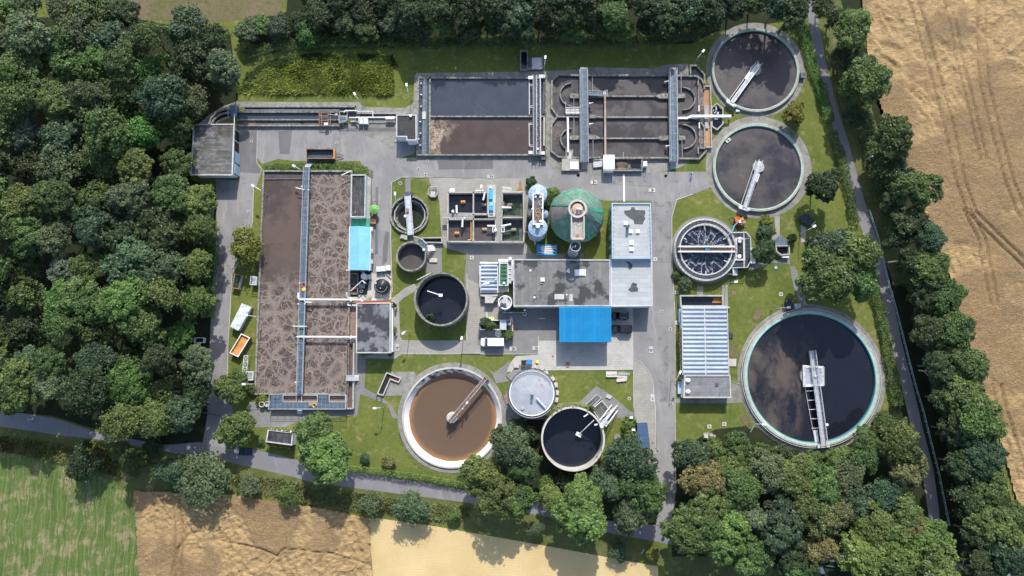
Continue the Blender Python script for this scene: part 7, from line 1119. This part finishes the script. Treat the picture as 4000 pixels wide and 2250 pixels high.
# ================================================================== TREES AND SHRUBS
def crown_mesh(seed, nb, lb, ns, sub, nleaf, leaf, zmin=-.3, flat=.8, droop=0., spike=.1, irr=.25):
    """crown = boughs > leaf clumps > single leaf faces; unit radius"""
    r = np.random.default_rng(seed); unit = lambda n: (lambda d: d/np.linalg.norm(d,axis=1)[:,None])(r.normal(size=(n,3)))
    d = unit(nb*8); d = d[d[:,2] > zmin]; keep = []
    for v in d:
        if all(np.dot(v,w) < math.cos(.92*lb/.7) for w in keep): keep.append(v)
        if len(keep) >= nb: break
    L = np.array(keep); an = np.arctan2(L[:,1],L[:,0]); wob = 1+irr*(.55*np.sin(2*an+seed)+.45*np.sin(3*an+2.3*seed)+.3*np.sin(5*an+seed*.7)); C = L*((1-lb*.85)*r.uniform(.8,1.1,len(L))*wob)[:,None]; LR = lb*np.exp(r.normal(0,.22,len(L)))
    C = np.vstack([C,[[0,0,.15]],r.normal(size=(2,3))*.25]); LR = np.append(LR,[lb*1.2]*3); P, N, T = [], [], []
    for i,(c,q) in enumerate(zip(C,LR)):
        tb = r.normal(0,.12); m = max(5,int(ns*(q/lb)**2)); u = unit(m); u = u*.8+.5*c/max(.2,np.linalg.norm(c))+np.array([0,0,.35]); u /= np.linalg.norm(u,axis=1)[:,None]
        for cs, us in zip(c+u*(q*r.uniform(.62,1.08,m))[:,None]*np.array([1,1,.85]), u):
            if r.random() < .1: continue
            if any(np.linalg.norm(cs-C[j]) < LR[j]*.6 for j in range(len(C)) if j != i): continue
            ss = sub*r.uniform(.7,1.35); n = int(nleaf*(ss/sub)**2); w = unit(n)*.75+us*.55+np.array([0,0,.2]); w /= np.linalg.norm(w,axis=1)[:,None]; x = cs+w*(ss*r.uniform(.5,1.1,n))[:,None]*np.array([1.1,1.1,.75])
            k = r.random(n) < .12; x[k] += (w[k]+np.array([0,0,.1]))*spike*r.random((k.sum(),1)); x[:,2] -= droop*r.random(n)*np.hypot(x[:,0],x[:,1]); P.append(x); N.append(w); T.append(np.clip(.5+tb+r.normal(0,.10)+r.normal(0,.15,n),0,1))
    P, N, T = np.vstack(P), np.vstack(N), np.concatenate(T); n = len(P); N = N*.7+np.array([0,0,.35])+r.normal(size=(n,3))*.5; N /= np.linalg.norm(N,axis=1)[:,None]
    a = np.cross(N, r.normal(size=(n,3))); a /= np.linalg.norm(a,axis=1)[:,None]; b = np.cross(N,a); s_ = leaf*r.uniform(.55,1.3,n)[:,None]; a = a*s_; b = b*s_*.62; R_ = np.percentile(np.hypot(P[:,0],P[:,1]),96); P = P/R_
    V = np.stack([P-a*.9-b*.3, P-a*.1-b, P+a-b*.1, P+a*.1+b],1); V[:,:,2] *= flat
    me = bpy.data.meshes.new('crown'); me.from_pydata(V.reshape(-1,3).tolist(),[],np.arange(4*n).reshape(n,4).tolist()); t = me.attributes.new('tint','FLOAT','FACE'); t.data.foreach_set('value',T.astype(np.float32)); me.materials.append(M['leaf']); return me
CR = dict(broad=[crown_mesh(s_,13,.42,15,.16,46,.060) for s_ in (1,2,3,4,5,6)], lumpy=[crown_mesh(s_,18,.36,13,.15,46,.062,irr=.12,spike=.05) for s_ in (11,12,13,14)], fine=[crown_mesh(s_,11,.44,20,.13,44,.048,spike=.16,irr=.3) for s_ in (21,22,23,24)],
    wispy=[crown_mesh(s_,10,.42,18,.15,34,.055,droop=.15,spike=.4,flat=.9,irr=.35) for s_ in (31,32,33,34)], shrub=[crown_mesh(s_,8,.45,10,.22,36,.10,zmin=-.1,flat=.9,spike=.25) for s_ in (41,42,43)], small=[crown_mesh(s_,6,.5,8,.26,26,.15,zmin=-.05,flat=.9,spike=.25) for s_ in (51,52)])
tm = MB(); tm.lathe(0,0,[(.045,0),(.034,.15),(.026,.55),(.01,.9)],8)
for k in range(5): a_ = k*1.3; tm.tube([(0,0,.38+.06*k),(.14*math.cos(a_),.14*math.sin(a_),.58+.06*k),(.24*math.cos(a_),.24*math.sin(a_),.72+.05*k)],.011,5)
TRUNK = mesh('trunk', tm, M['bark'])
TINT = dict(dark=(.046,.072,.027), mid=(.076,.122,.034), blue=(.058,.102,.050), olive=(.096,.132,.036), bright=(.078,.160,.036), yellow=(.17,.185,.034), silver=(.135,.165,.105), tan=(.180,.178,.066), fresh=(.118,.182,.046), sage=(.096,.135,.062))
NT_ = [0]
def tree(kind, fr, x, y, r, h, tint, label, group=None, name='deciduous_tree', trunk=True, asp=.8):
    """crown centred on the measured place at its own height; r in metres"""
    NT_[0] += 1; i = NT_[0]; rz = min(r*asp, h*.46); c = p(fr,x,y,h-rz*1.0); t = thing(name, label, 'shrub' if name == 'shrub' else 'tree', c, group); t.rotation_euler[2] = (i*2.4)%6.28
    m = bpy.data.objects.new('crown', CR[kind][i%len(CR[kind])]); COL.objects.link(m); m.parent = t; m.location = (0,0,h-rz); m.scale = (r,r*(.9+.2*((i*37)%10)/10),rz/.8); q = TINT[tint] if isinstance(tint,str) else tint; f = .80+.42*((i*53)%17)/17; m.color = (q[0]*f*(.90+.24*((i*29)%11)/11),q[1]*f,q[2]*f,1)
    if trunk: k = bpy.data.objects.new('trunk', TRUNK); COL.objects.link(k); k.parent = t; k.scale = (h*.55,h*.55,h*.92)
    return t
def shrub(fr, x, y, r, h, tint, label, group=None, kind='shrub'):
    NT_[0] += 1; i = NT_[0]; c = p(fr,x,y,h*.5); m = bpy.data.objects.new('shrub', CR[kind][i%len(CR[kind])]); COL.objects.link(m); m.location = (*c,h*.35); m.scale = (r,r,h*.65/.9); m.rotation_euler[2] = i*1.7; q = TINT[tint]; m.color = (*q,1); return tag(m, label, 'shrub', group)
# --- the big wood beside the west road: fourteen rows of crowns
LEV = [(28,340,'beside the stubble field'),(95,560,'just below the stubble field'),(172,585,'level with the tall weeds'),(250,505,'just above the grit channels'),(330,470,'level with the upper shed roof'),(412,470,'level with the lower shed wall'),(498,525,'level with the basin hedge'),(582,525,'level with the yellow green tree'),(664,525,'above the red rimmed skip'),(748,520,'level with the white covered skip'),(835,470,'level with the ochre filled skip'),(915,520,'below the two hidden skips'),(990,515,'one row above the public road'),(1058,480,'leaning over the public road')]
SPEC = [(345,330,'bright','broad'),(395,135,'sage','broad'),(520,160,'olive','broad'),(55,295,'silver','fine'),(480,250,'sage','wispy'),(120,200,'olive','wispy'),(270,595,'blue','broad'),(330,650,'blue','broad'),(430,740,'olive','wispy'),(440,660,'sage','wispy'),(210,520,'olive','wispy'),(150,680,'silver','fine'),(255,940,'blue','broad'),(330,985,'bright','broad'),(440,950,'olive','fine'),(370,1035,'olive','broad'),(435,1080,'blue','broad'),(60,1000,'mid','broad'),(80,880,'blue','broad'),(160,890,'mid','lumpy'),(500,520,'fresh','broad'),(510,640,'fresh','shrub'),(180,55,'sage','wispy'),(330,65,'dark','broad'),(330,110,'mid','wispy'),(60,50,'sage','wispy'),(250,470,'mid','broad'),(490,740,'fresh','broad'),(20,500,'olive','broad'),(300,760,'fresh','fine'),(150,580,'sage','broad'),(400,420,'bright','broad'),(90,760,'olive','fine'),(200,280,'mid','fine'),(80,410,'dark','wispy'),(190,390,'sage','wispy')]
CNAME = dict(dark='very dark green',mid='mid green',blue='bluish green',olive='olive green',bright='vivid green',yellow='yellow green',silver='silvery green',tan='tan olive',fresh='fresh green',sage='greyish green')
ORD = 'first second third fourth fifth sixth seventh eighth ninth tenth eleventh twelfth thirteenth fourteenth fifteenth sixteenth seventeenth'.split()
rt = random.Random(5)
for ri,(yy,xm,ph) in enumerate(LEV):
    n = max(3, round((xm+30)/78)); base = [-28+(xm-22+28)*k/(n-1) for k in range(n)]
    for k,x0 in enumerate(base):
        x = x0+rt.uniform(-14,14)*(0 if k == n-1 else 1); y = yy+rt.uniform(-16,16)
        if ri == 13 and x < 235: continue
        if ri == 12 and x < 150: y -= 14
        s_ = [q for q in SPEC if math.hypot(q[0]-x,q[1]-y) < 44]; tint, kind = (s_[0][2],s_[0][3]) if s_ else (rt.choice(['dark','mid','mid','sage','mid','blue','dark','olive','bright']), rt.choice(['broad','broad','lumpy','wispy','fine']))
        if kind == 'shrub': kind = 'fine'
        edge = k >= n-1; h = rt.uniform(10,13) if edge else rt.uniform(11.5,19.5); r = rt.uniform(4.0,4.8) if edge else rt.uniform(4.0,6.4)
        tree(kind,'A',x,y,r,h,tint,f'{CNAME[tint]} tree, {ORD[k]} in from the border, {ph}','trees of the big wood')
# --- dark wood along the upper border
TOP = [(625,100,'sage'),(650,90,'mid'),(700,95,'blue'),(750,78,'dark'),(800,60,'dark'),(775,105,'bright'),(850,30,'dark'),(865,80,'dark'),(915,55,'dark'),(920,100,'mid'),(960,20,'dark'),(985,78,'blue'),(1035,45,'dark'),(1050,88,'dark'),(1100,25,'dark'),(1115,75,'mid'),(1165,50,'dark'),(1180,90,'dark'),(1225,25,'dark'),(1245,75,'dark'),(1295,55,'blue'),(1310,92,'dark'),(1360,30,'dark'),(1375,78,'dark'),(1425,50,'dark'),(1440,92,'mid'),(1490,22,'dark'),(1505,75,'dark'),(1550,55,'mid'),(1565,92,'fresh'),(1620,28,'dark'),(1630,80,'dark'),(1680,55,'dark'),(1690,88,'dark'),(1735,25,'blue'),(1750,68,'dark'),(1800,40,'dark'),(1850,20,'dark'),(1905,12,'mid'),(1960,22,'blue'),(1995,45,'dark'),(2010,0,'dark'),(790,12,'dark'),(900,0,'dark'),(1020,-8,'dark'),(1160,-5,'dark'),(1300,-5,'dark'),(1420,-8,'dark'),(1560,-5,'dark'),(1680,-5,'dark'),(1800,-8,'dark')]
ANC = [(720,'near the stubble field'),(880,'above the tall weeds, middle'),(1010,'above the tall weeds, far end'),(1200,'above the double settling basin'),(1340,'above the open inlet pit'),(1490,'above the first ditch bridge'),(1660,'above the second ditch bridge'),(1800,'just before the upper clarifier'),(2100,'over the upper clarifier')]
cnt = {}
for x,y,t_ in sorted(TOP):
    a_ = next(k for k in ANC if x <= k[0])[1]; front = 'front row' if y > 58 else 'back row'; cnt[(a_,front)] = cnt.get((a_,front),0)+1; yb = y-14-(8 if x < 1010 else 0); lo_ = y > 60; sh_ = .62 if x < 1010 else 1.
    tree(rt.choice(['broad','wispy','lumpy','fine']),'A',x,yb,rt.uniform(3.0,3.9) if lo_ else rt.uniform(4.,5.2),(rt.uniform(7,9) if lo_ else rt.uniform(11,14))*sh_,t_,f'{CNAME[t_]} tree, {ORD[cnt[(a_,front)]-1]} in the {front} {a_}','trees of the dark upper wood')
# --- tree belt between narrow path and wheat
for x,y,r,h,k,t_,l in ((2150,80,5.4,14,'broad','olive','round olive tree with pale leaning trunk, topmost of the belt by the wheat'),(2185,205,5.8,14,'broad','mid','broad green tree second down the belt by the wheat'),(2170,165,4.,11,'broad','blue','bluish tree tucked above the second tree of the belt'),(2252,345,5.6,14,'broad','mid','round green tree third down the belt with pale branch'),(2310,480,5.6,14,'broad','mid','round green tree fourth down the belt above the bend in the tractor tracks'),(2262,440,4.2,10,'wispy','dark','very dark small tree filling the gap before the fourth belt tree'),
  (2290,560,4.5,11,'broad','dark','dark tree below the round fourth belt tree'),(2345,595,4.,12,'broad','blue','bluish tree at the wheat edge below the track bend'),(2240,600,4.,9,'wispy','dark','dark low tree beside the start of the long rail fence'),(2345,680,5.2,13,'broad','mid','green tree at the wheat edge with grey forked branch'),(2280,660,4.6,11,'broad','dark','dark tree between rail fence and the forked branch'),(2385,745,5.,13,'broad','mid','green tree at the wheat edge level with the largest clarifier top'),(2310,745,4.8,11,'lumpy','dark','dark tree inside the belt level with the largest clarifier top'),
  (2395,830,5.2,13,'broad','mid','green tree at the wheat edge level with the vaulted covers'),(2320,835,5.,12,'broad','dark','dark tree inside the belt level with the vaulted covers'),(2430,915,5.3,13,'broad','mid','green tree at the wheat edge level with the square clarifier platform'),(2345,920,5.,12,'lumpy','dark','dark tree inside the belt level with the square clarifier platform'),(2430,1000,6.,15,'broad','mid','green tree at the wheat edge level with the low annex'),(2360,1000,4.6,11,'broad','dark','dark tree inside the belt level with the low annex'),
  (2460,1060,6.2,15,'broad','fresh','large fresh green tree at the wheat edge below the low annex'),(2380,1080,5.2,12,'lumpy','dark','dark tree inside the belt below the low annex'),(2470,1150,5.6,14,'broad','blue','bluish tree at the wheat edge above the bundle of pale branches'),(2400,1165,5.,12,'lumpy','dark','dark tree inside the belt above the pale branches'),(2490,1230,5.8,14,'broad','mid','green tree at the wheat edge below the pale branches'),(2420,1250,5.4,12,'wispy','dark','dark tree inside the belt below the pale branches'),(2500,1320,5.8,14,'lumpy','mid','green tree at the wheat edge near the lower corner'),(2440,1340,5.4,12,'broad','dark','dark tree inside the belt near the lower corner'),(2540,1400,5.6,14,'broad','blue','bluish tree at the very lower corner by the wheat'),(2470,1425,5.4,12,'lumpy','dark','dark tree at the lower border beside the bluish corner tree'),(2560,1300,4.6,12,'broad','mid','small green tree pushing into the wheat near the corner'),(2075,20,3.2,7,'wispy','dark','dark tree at the top border beside the narrow path'),(2110,45,3.6,9,'wispy','dark','dark small tree on the verge at the top of the narrow path'),(2125,140,3.2,8,'wispy','dark','dark understorey tree beside the pale leaning trunk'),(2155,290,3.4,8,'wispy','dark','dark understorey tree between second and third belt trees'),(2215,420,3.4,8,'wispy','dark','dark understorey tree on the verge before the fourth belt tree'),(2225,520,3.6,8,'lumpy','dark','dark understorey tree on the verge where the rail fence begins')):
    q_ = 'inside the belt' in l or 'rail fence' in l; x += 16 if q_ else -6; r *= .8 if q_ else .94
    tree(k,'A',x,y,r,h,t_,l,'trees of the belt by the wheat')
for x0,y0,x1,y1,l in ((2105,118,2128,98,'bare pale leaning trunk under the topmost belt tree'),(2178,402,2195,393,'short bare pale branch under the third belt tree'),(2235,660,2300,652,'grey forked bare branch over the dark belt'),(2312,932,2345,935,'pale bare branch in the belt level with the clarifier platform'),(2395,1160,2455,1170,'long pale bare branch in the dark lower belt'),(292,190,318,172,'bare dead twigs in the wood below the stubble field'),(40,618,62,640,'bare grey branch in the wood near the border, level with the basin'),(475,600,505,612,'short bare branch at the wood edge across from the yellow green tree'),(2410,1255,2470,1290,'bundle of pale bare branches in the dark lower belt')):
    a,b = p('A',x0,y0,5.),p('A',x1,y1,9.5); tag(obj('bare_branch', MB().tube([(*a,5.),(*lerp2(a,b,.5),7.6),(*b,9.5)],.2,6).tube([(*lerp2(a,b,.4),7.),(lerp2(a,b,.8)[0]+.5,lerp2(a,b,.8)[1]+1.1,8.8)],.12,5).tube([(*lerp2(a,b,.3),6.6),(lerp2(a,b,.7)[0]-.3,lerp2(a,b,.7)[1]-1.0,8.6)],.1,5), M['bark_pale']), l, 'branch')
# --- grove at the lower corner
for x,y,r,h,k,t_,l in ((1735,1150,4.6,10,'broad','blue','bluish tree at the grove corner where lawn meets the east drive'),(1795,1140,3.4,8,'fine','fresh','fresh green small tree at the grove edge on the lawn'),(1850,1122,3.4,8,'lumpy','mid','green rounded tree at the upper grove edge with pale blossom'),(1912,1155,4.2,9,'broad','mid','mid green tree at the grove edge below the clarifier hose'),(1968,1158,3.8,8,'broad','dark','dark tree at the grove edge under the clarifier bridge end'),(2035,1172,3.8,8,'fine','mid','mid green tree at the grove edge just past the clarifier bridge end'),(2108,1168,4.2,9,'broad','mid','green tree in the grove below the clarifier lower curve'),(2188,1108,4.2,10,'fine','mid','green tree at the grove tip beside the largest clarifier'),(2228,1082,3.8,10,'fine','olive','olive tree at the grove tip beside the narrow path'),
  (2260,1120,5.4,13,'broad','olive','large olive brown tree along the narrow path'),(2285,1185,4.4,12,'broad','tan','tan olive tree along the narrow path below the large olive one'),(1770,1210,5.2,13,'fine','tan','pale tan tree near the gate bar of the east drive'),(1840,1185,4.2,11,'fine','olive','yellowish olive tree behind the pale tan one'),(1860,1220,5.,13,'broad','mid','mid green tree in the grove middle above the dome crowns'),(1930,1190,5.,13,'broad','sage','greyish green tree in the upper grove middle'),(2000,1200,5.2,13,'broad','olive','olive tree in the grove middle below the clarifier'),(2065,1215,5.,13,'broad','mid','mid green tree in the grove middle toward the narrow path'),(2130,1200,4.6,12,'broad','sage','greyish green tree above the dark gap in the grove'),(2150,1270,4.2,11,'broad','blue','bluish tree beside the dark gap in the grove'),(2215,1250,4.4,11,'broad','blue','bluish tree by the narrow path beside the dark gap'),
  (1740,1330,6.2,15,'lumpy','mid','big dome crowned tree next to the public road junction'),(1820,1345,6.4,15,'lumpy','fresh','biggest dome crowned tree in the lower grove'),(1790,1270,4.8,13,'lumpy','mid','dome crowned tree behind the two big domes'),(1880,1300,4.6,13,'broad','sage','greyish tree between the dome crowns and the blue domes'),(1890,1400,5.2,12,'lumpy','mid','dark dome tree at the lower edge of the grove'),(1965,1320,5.6,14,'lumpy','blue','bluish dome tree in the middle of the lower grove'),(2030,1270,4.8,13,'broad','olive','olive tree above the tan one in the lower grove'),(2085,1300,5.2,14,'fine','tan','large pale tan tree in the lower grove'),(2060,1370,4.2,11,'fine','tan','smaller tan tree below the large tan one'),(1990,1400,4.6,11,'lumpy','dark','dark tree at the lower grove edge by the gap'),(2010,1420,4.2,10,'broad','mid','green tree at the lower border beside the gap to the road'),
  (2200,1330,5.6,14,'broad','olive','olive tree above the vivid pale crowns at the lower border'),(2265,1290,4.4,12,'broad','olive','olive tree beside the narrow path near its lower end'),(2175,1400,5.8,15,'broad','fresh','pale fresh green tree at the lower border by the gap'),(2250,1390,6.4,16,'broad','fresh','largest pale fresh green tree at the lower border'),(2335,1350,5.2,14,'broad','fresh','fresh green tree closing the lower end of the narrow path'),(2345,1420,5.8,15,'broad','fresh','fresh green tree at the lower border past the narrow path'),(2295,1330,4.,12,'fine','tan','tan tree wedged between the fresh green crowns'),(2170,1150,4.,10,'broad','mid','green understorey tree beside the olive brown pair')):
    tree(k,'A',x,y,r,h,t_,l,'trees of the grove')
# --- single trees round the plant
for x,y,r,h,k,t_,l in ((2072,690,6.6,16,'broad','mid','great oak crown, half toward the narrow trail path'),(2140,640,6.4,16,'broad','olive','great oak crown, half toward the narrow road'),(2155,700,5.6,15,'broad','mid','lower lobe of the great oak beside the clarifier'),(2080,630,5.,14,'broad','blue','bluish tree at the upper shoulder of the great oak'),(2066,470,4.4,10,'lumpy','dark','dark round tree against the lower mottled clarifier'),(1998,285,3.2,6,'broad','yellow','yellow green small tree between the two round clarifiers'),
  (617,622,4.3,7,'wispy','yellow','yellow green loose tree leaning on the basin wall by the west road'),(577,982,4.8,8,'fine','olive','dark olive tree on the verge below the lattice gangway'),(590,1085,5.,9,'broad','mid','round green tree beside the small creeper shed'),(800,1095,5.,11,'broad','mid','green tree between the small creeper shed and the lawn, upper of the pair'),(822,1150,6.,13,'lumpy','fresh','dome of fresh green over the public road, lower of the pair'),
  (1215,1185,5.6,13,'fine','olive','olive tree covering the lower rim of the brown pool'),(1290,1130,5.4,13,'broad','sage','greyish green tree between brown pool and tall black tank'),(1318,1172,3.8,11,'broad','mid','green tree in front of the tall black tank'),(1250,1245,5.6,13,'fine','olive','olive tree standing over the public road hedge'),(1300,1255,4.4,11,'broad','mid','green tree over the public road beside the olive one'),(1388,1252,2.8,7,'broad','fresh','small fresh green tree behind the tall black tank'),
  (1466,1248,4.6,13,'lumpy','fresh','upper half of the tall dome tree over the public road'),(1462,1295,6.2,14,'lumpy','fresh','large dome tree reaching the stubble field'),(1530,1215,4.,11,'broad','blue','bluish tree between the dome tree and the fan crowned one'),(1588,1162,5.7,13,'wispy','blue','fan crowned bluish tree beside the dark carport'),(1610,1235,5.8,13,'broad','mid','green tree by the gate of the east drive'),(1585,1290,4.6,11,'broad','sage','greyish green tree over the public road by the cyclist'),
  (515,1205,6.2,8,'wispy','sage','large feathery tree at the corner of green and lodged fields'),(1035,1275,4.2,7,'wispy','sage','feathery orchard tree casting a long shadow on the stubble'),(935,1265,3.4,6,'wispy','sage','smaller feathery tree on the verge by the lodged wheat'),(725,1250,2.6,5,'wispy','olive','thin willowy bush on the verge grass'),(627,1218,2.6,5,'wispy','sage','small grey green tree on the verge with a long shadow'),(430,1185,3.6,8,'wispy','blue','bluish dark tree beside the large feathery one'),(212,1165,4.6,8,'wispy','dark','very dark shaggy tree on the green field edge with bare twigs'),(335,1165,3.2,6,'broad','mid','green shrubby tree on the field edge below the wood'),(1143,1297,2.,3.5,'fine','fresh','small round bush on the verge above the stubble'),(1345,1330,2.1,4,'wispy','sage','small loose bush at the stubble edge'),(1555,1385,2.6,4,'wispy','blue','dark bluish bush at the end of the stubble'),(1640,1393,1.8,3.,'fine','yellow','small yellow green bush near the pale leaning post'),
  (1918,628,3.6,7,'fine','dark','bushy dark tree between the foam thread tank and the black pit')):
    tree(k,'A',x,y,r,h,t_,l)
for a in (('J',1510,500,1.7,2.2,'yellow','yellowish round shrub on the lawn by the garden path'),('J',1490,670,2.,2.6,'blue','bluish shrub between the yellowish shrub and the bushy tree'),('J',1890,760,1.3,3,'dark','dark upright shrub beside the black pit'),('H',215,125,1.6,2.5,'blue','round green bush at the silo foot near the rust stain'),('H',540,310,2.,2.2,'fresh','green bush squeezed between silo and digester'),('H',470,420,1.3,2,'mid','low bush behind the silo platform'),('J',165,1310,1.1,1.6,'fresh','small round shrub beside the foam thread tank wall'),('K',195,180,1.9,2.4,'sage','loose shrub above the rusty trough'),('K',110,110,1.,1.6,'mid','little shrub at the kerb above the rusty trough'),
  ('N',112,1185,1.3,2.,'blue','clipped dark shrub on the lawn by the long hedge'),('N',340,1215,1.7,2.2,'tan','reddish tan shrub on the lawn by the long hedge'),('N',1065,1360,1.4,2,'fresh','small bright shrub at the end of the long hedge'),('O',1460,800,1.9,3,'fresh','leafy shrub beside the dark carport, upper'),('O',1490,930,1.8,3.2,'fresh','leafy shrub beside the dark carport, lower'),('M',340,975,1.7,2,'fresh','bright shrub under the lattice gangway'),('I',680,685,.9,1.2,'yellow','yellow green bush in the bed below the hall'),('I',615,670,.6,1.2,'mid','little bush at the corner of the hall by the pale silo'),
  ('I',570,985,1.4,2.4,'fresh','sapling bush at the container end by the white bag'),('I',520,960,1.,2,'mid','dark sapling leaning out under the container lid'),('M',1755,590,1.3,2.,'fresh','creeper bush on the white side wall of the blower house'),('M',1765,355,.9,3.5,'mid','creeper at the upper corner of the blower house'),('M',1745,800,.7,3.,'fresh','creeper at the lower corner of the blower house'),('M',570,1210,1.8,1.2,'yellow','low yellowish ground bush beside the lower grating platform'),('M',480,1130,1.3,2.2,'olive','shrub between the basin wall and the olive tree'),('R',1870,130,1.2,1.6,'fresh','round shrub between the round tree and the creeper shed'),('O',1075,650,.8,5.5,'fresh','creeper climbing the rim of the tall black tank'),('A',1080,800,1.1,5.,'sage','creeper bush on the rim of the black water tank'),
  ('A',1300,1080,2.6,3,'dark','dark undergrowth bush below the membrane tank'),('A',1260,1095,2.4,3,'dark','dark undergrowth bush beside the brown pool rim'),('A',1330,1090,2.4,3,'dark','dark undergrowth bush between membrane tank and tall black tank'),('A',1420,1205,2.4,3,'dark','dark undergrowth bush behind the tall black tank'),('A',1490,1190,2.4,3,'dark','dark undergrowth bush right under the tall black tank'),('A',1375,1215,2.2,3,'fresh','fresh undergrowth bush near the gap in the hedge'),('A',385,1120,2.6,3,'dark','dark bush at the wood corner by the gate bar'),('A',300,1135,2.4,2.5,'olive','olive bush at the verge below the wood')): shrub(*a)
for a in (('I',300,845,1.5,2.2,'blue','bluish sapling growing at the near end of the planted container'),('I',345,895,1.3,2.,'mid','green sapling growing along the container side'),('I',380,890,.9,2.2,'fresh','pale green sapling in the middle of the planted container')):
    o = shrub(*a); o.location.z += 1.3
# --- hedges and creepers
def hedge(label, pts, w, h, tint, name='hedge', n=90, leaf=.16, z0=0., lump=.12):
    V, T = [], []; r = np.random.default_rng(len(label)*7)
    for (x0,y0),(x1,y1) in zip(pts,pts[1:]):
        L = math.hypot(x1-x0,y1-y0); k = int(L*n*(w+h)/2.2); t = r.random(k); u = r.uniform(-.5,.5,k); zz = np.where(r.random(k) < .62, r.uniform(.86,1.04,k), r.random(k)); side = zz < .85; u = np.where(side, np.sign(u)*r.uniform(.42,.54,k), u); dx, dy = (x1-x0)/L, (y1-y0)/L
        X = x0+(x1-x0)*t-dy*u*w; Y = y0+(y1-y0)*t+dx*u*w; f = 1+lump*4*(fbm(X,Y,.6,91)-.5); X = x0+(x1-x0)*t-dy*u*w*f; Y = y0+(y1-y0)*t+dx*u*w*f; P = np.stack([X,Y,z0+zz*h*f],1); N = np.stack([-dy*u*1.2,dx*u*1.2,np.where(side,.25,.9)],1)+r.normal(size=(k,3))*.45; N /= np.linalg.norm(N,axis=1)[:,None]
        a = np.cross(N,r.normal(size=(k,3))); a /= np.linalg.norm(a,axis=1)[:,None]; b = np.cross(N,a); s_ = leaf*r.uniform(.6,1.3,k)[:,None]; a, b = a*s_, b*s_*.65; V.append(np.stack([P-a,P-b,P+a,P+b],1)); T.append(np.clip(fbm(X,Y,.5,92)+r.normal(0,.16,k),0,1))
    V = np.vstack(V); n_ = len(V); me = bpy.data.meshes.new(name); me.from_pydata(V.reshape(-1,3).tolist(),[],np.arange(4*n_).reshape(n_,4).tolist()); t = me.attributes.new('tint','FLOAT','FACE'); t.data.foreach_set('value',np.concatenate(T).astype(np.float32)); me.materials.append(M['leaf']); o = bpy.data.objects.new(name, me); COL.objects.link(o); o.color = (*TINT[tint],1); return tag(o, label, 'hedge' if name == 'hedge' else 'creeper')
hedge('low bushy hedge at the basin head, on the shed side of the walkway', pl('L',.8,800,195,850,172,1000,165,1120,158,1290,150), 2.0, .9, 'fresh'); hedge('low bushy hedge at the basin head, on the pump house side of the walkway', pl('L',.8,1385,155,1640,150,1900,165,2060,215,2085,265), 2.4, .9, 'fresh'); hedge('low hedge behind the black annex corner', pl('L',.8,1890,225,2060,235), 1.4, .8, 'fresh')
hedge('long clipped hedge between the lawn and the public road', pl('N',1.,-40,1275,300,1310,700,1370,1100,1435), 1.5, 1.5, 'fresh', lump=.05); hedge('clipped hedge along the public road behind the tall black tank', pl('S',1.,1390,455,1500,475,1620,500), 1.5, 1.5, 'mid'); 
hedge('tall bright hedge between the upper clarifier and the narrow path', pl('E',.8,1440,100,1500,330,1560,560,1620,780,1690,960,1740,1130,1830,1440), 2.6, 1.6, 'bright', lump=.2); hedge('dark scrub hedge along the narrow path below the bright hedge', pl('A',.8,2095,330,2118,410,2140,490,2150,560), 2.2, 1.6, 'mid', lump=.2); hedge('scrub hedge between the largest clarifier and the narrow path', pl('A',.8,2195,720,2215,790,2232,870,2245,950,2255,1020), 2.6, 1.8, 'mid', lump=.22)
hedge('dark undergrowth strip under the upper half of the belt by the wheat', pl('A',.8,2120,130,2160,260,2195,380,2235,500,2262,590), 4.2, 2.6, 'mid', lump=.3, leaf=.2); hedge('dark undergrowth strip under the lower half of the belt by the wheat', pl('A',.8,2275,640,2325,760,2360,900,2400,1050,2440,1200,2480,1380), 6.0, 4.5, 'mid', lump=.3, leaf=.22)
hedge('bramble strip at the foot of the big wood along the west road', pl('A',.8,537,590,532,680,530,740,525,800), 2.4, 1.6, 'bright', lump=.2); hedge('green bank of weeds at the edge of the dark wood above the lawns', pl('A',.6,610,140,690,118,800,108,920,104,1080,106,1260,104,1440,104,1640,102,1760,85), 2.8, 1.4, 'mid', lump=.22)
hedge('yellow green creeper along the drive side of the vaulted building', pl('K',2.2,150,630,155,760,165,900,172,1080), 1.0, 2.2, 'yellow', 'creeper', z0=.4); hedge('creeper clump at the corner of the low annex', pl('K',2.2,150,1085,175,1140), 1.6, 2.2, 'fresh', 'creeper'); hedge('bright creeper round the upper rim of the tall black tank', [(p('O',892,960,4.)[0]+mlen('O',330)*math.cos(math.radians(a_)),p('O',892,960,4.)[1]+mlen('O',330)*math.sin(math.radians(a_))) for a_ in range(62,146,7)], 1.1, 4.6, 'yellow', 'creeper', 40, z0=.5)
hedge('creeper hanging over the upper edge of the small wet roofed shed', pl('R',3.,1935,42,2000,48,2085,60), .7, .8, 'yellow', 'creeper', z0=2.6); hedge('creeper along the road side of the small wet roofed shed', pl('R',2.,1905,140,1960,160,2095,175), .8, 2.4, 'yellow', 'creeper')
S.render.film_transparent = False
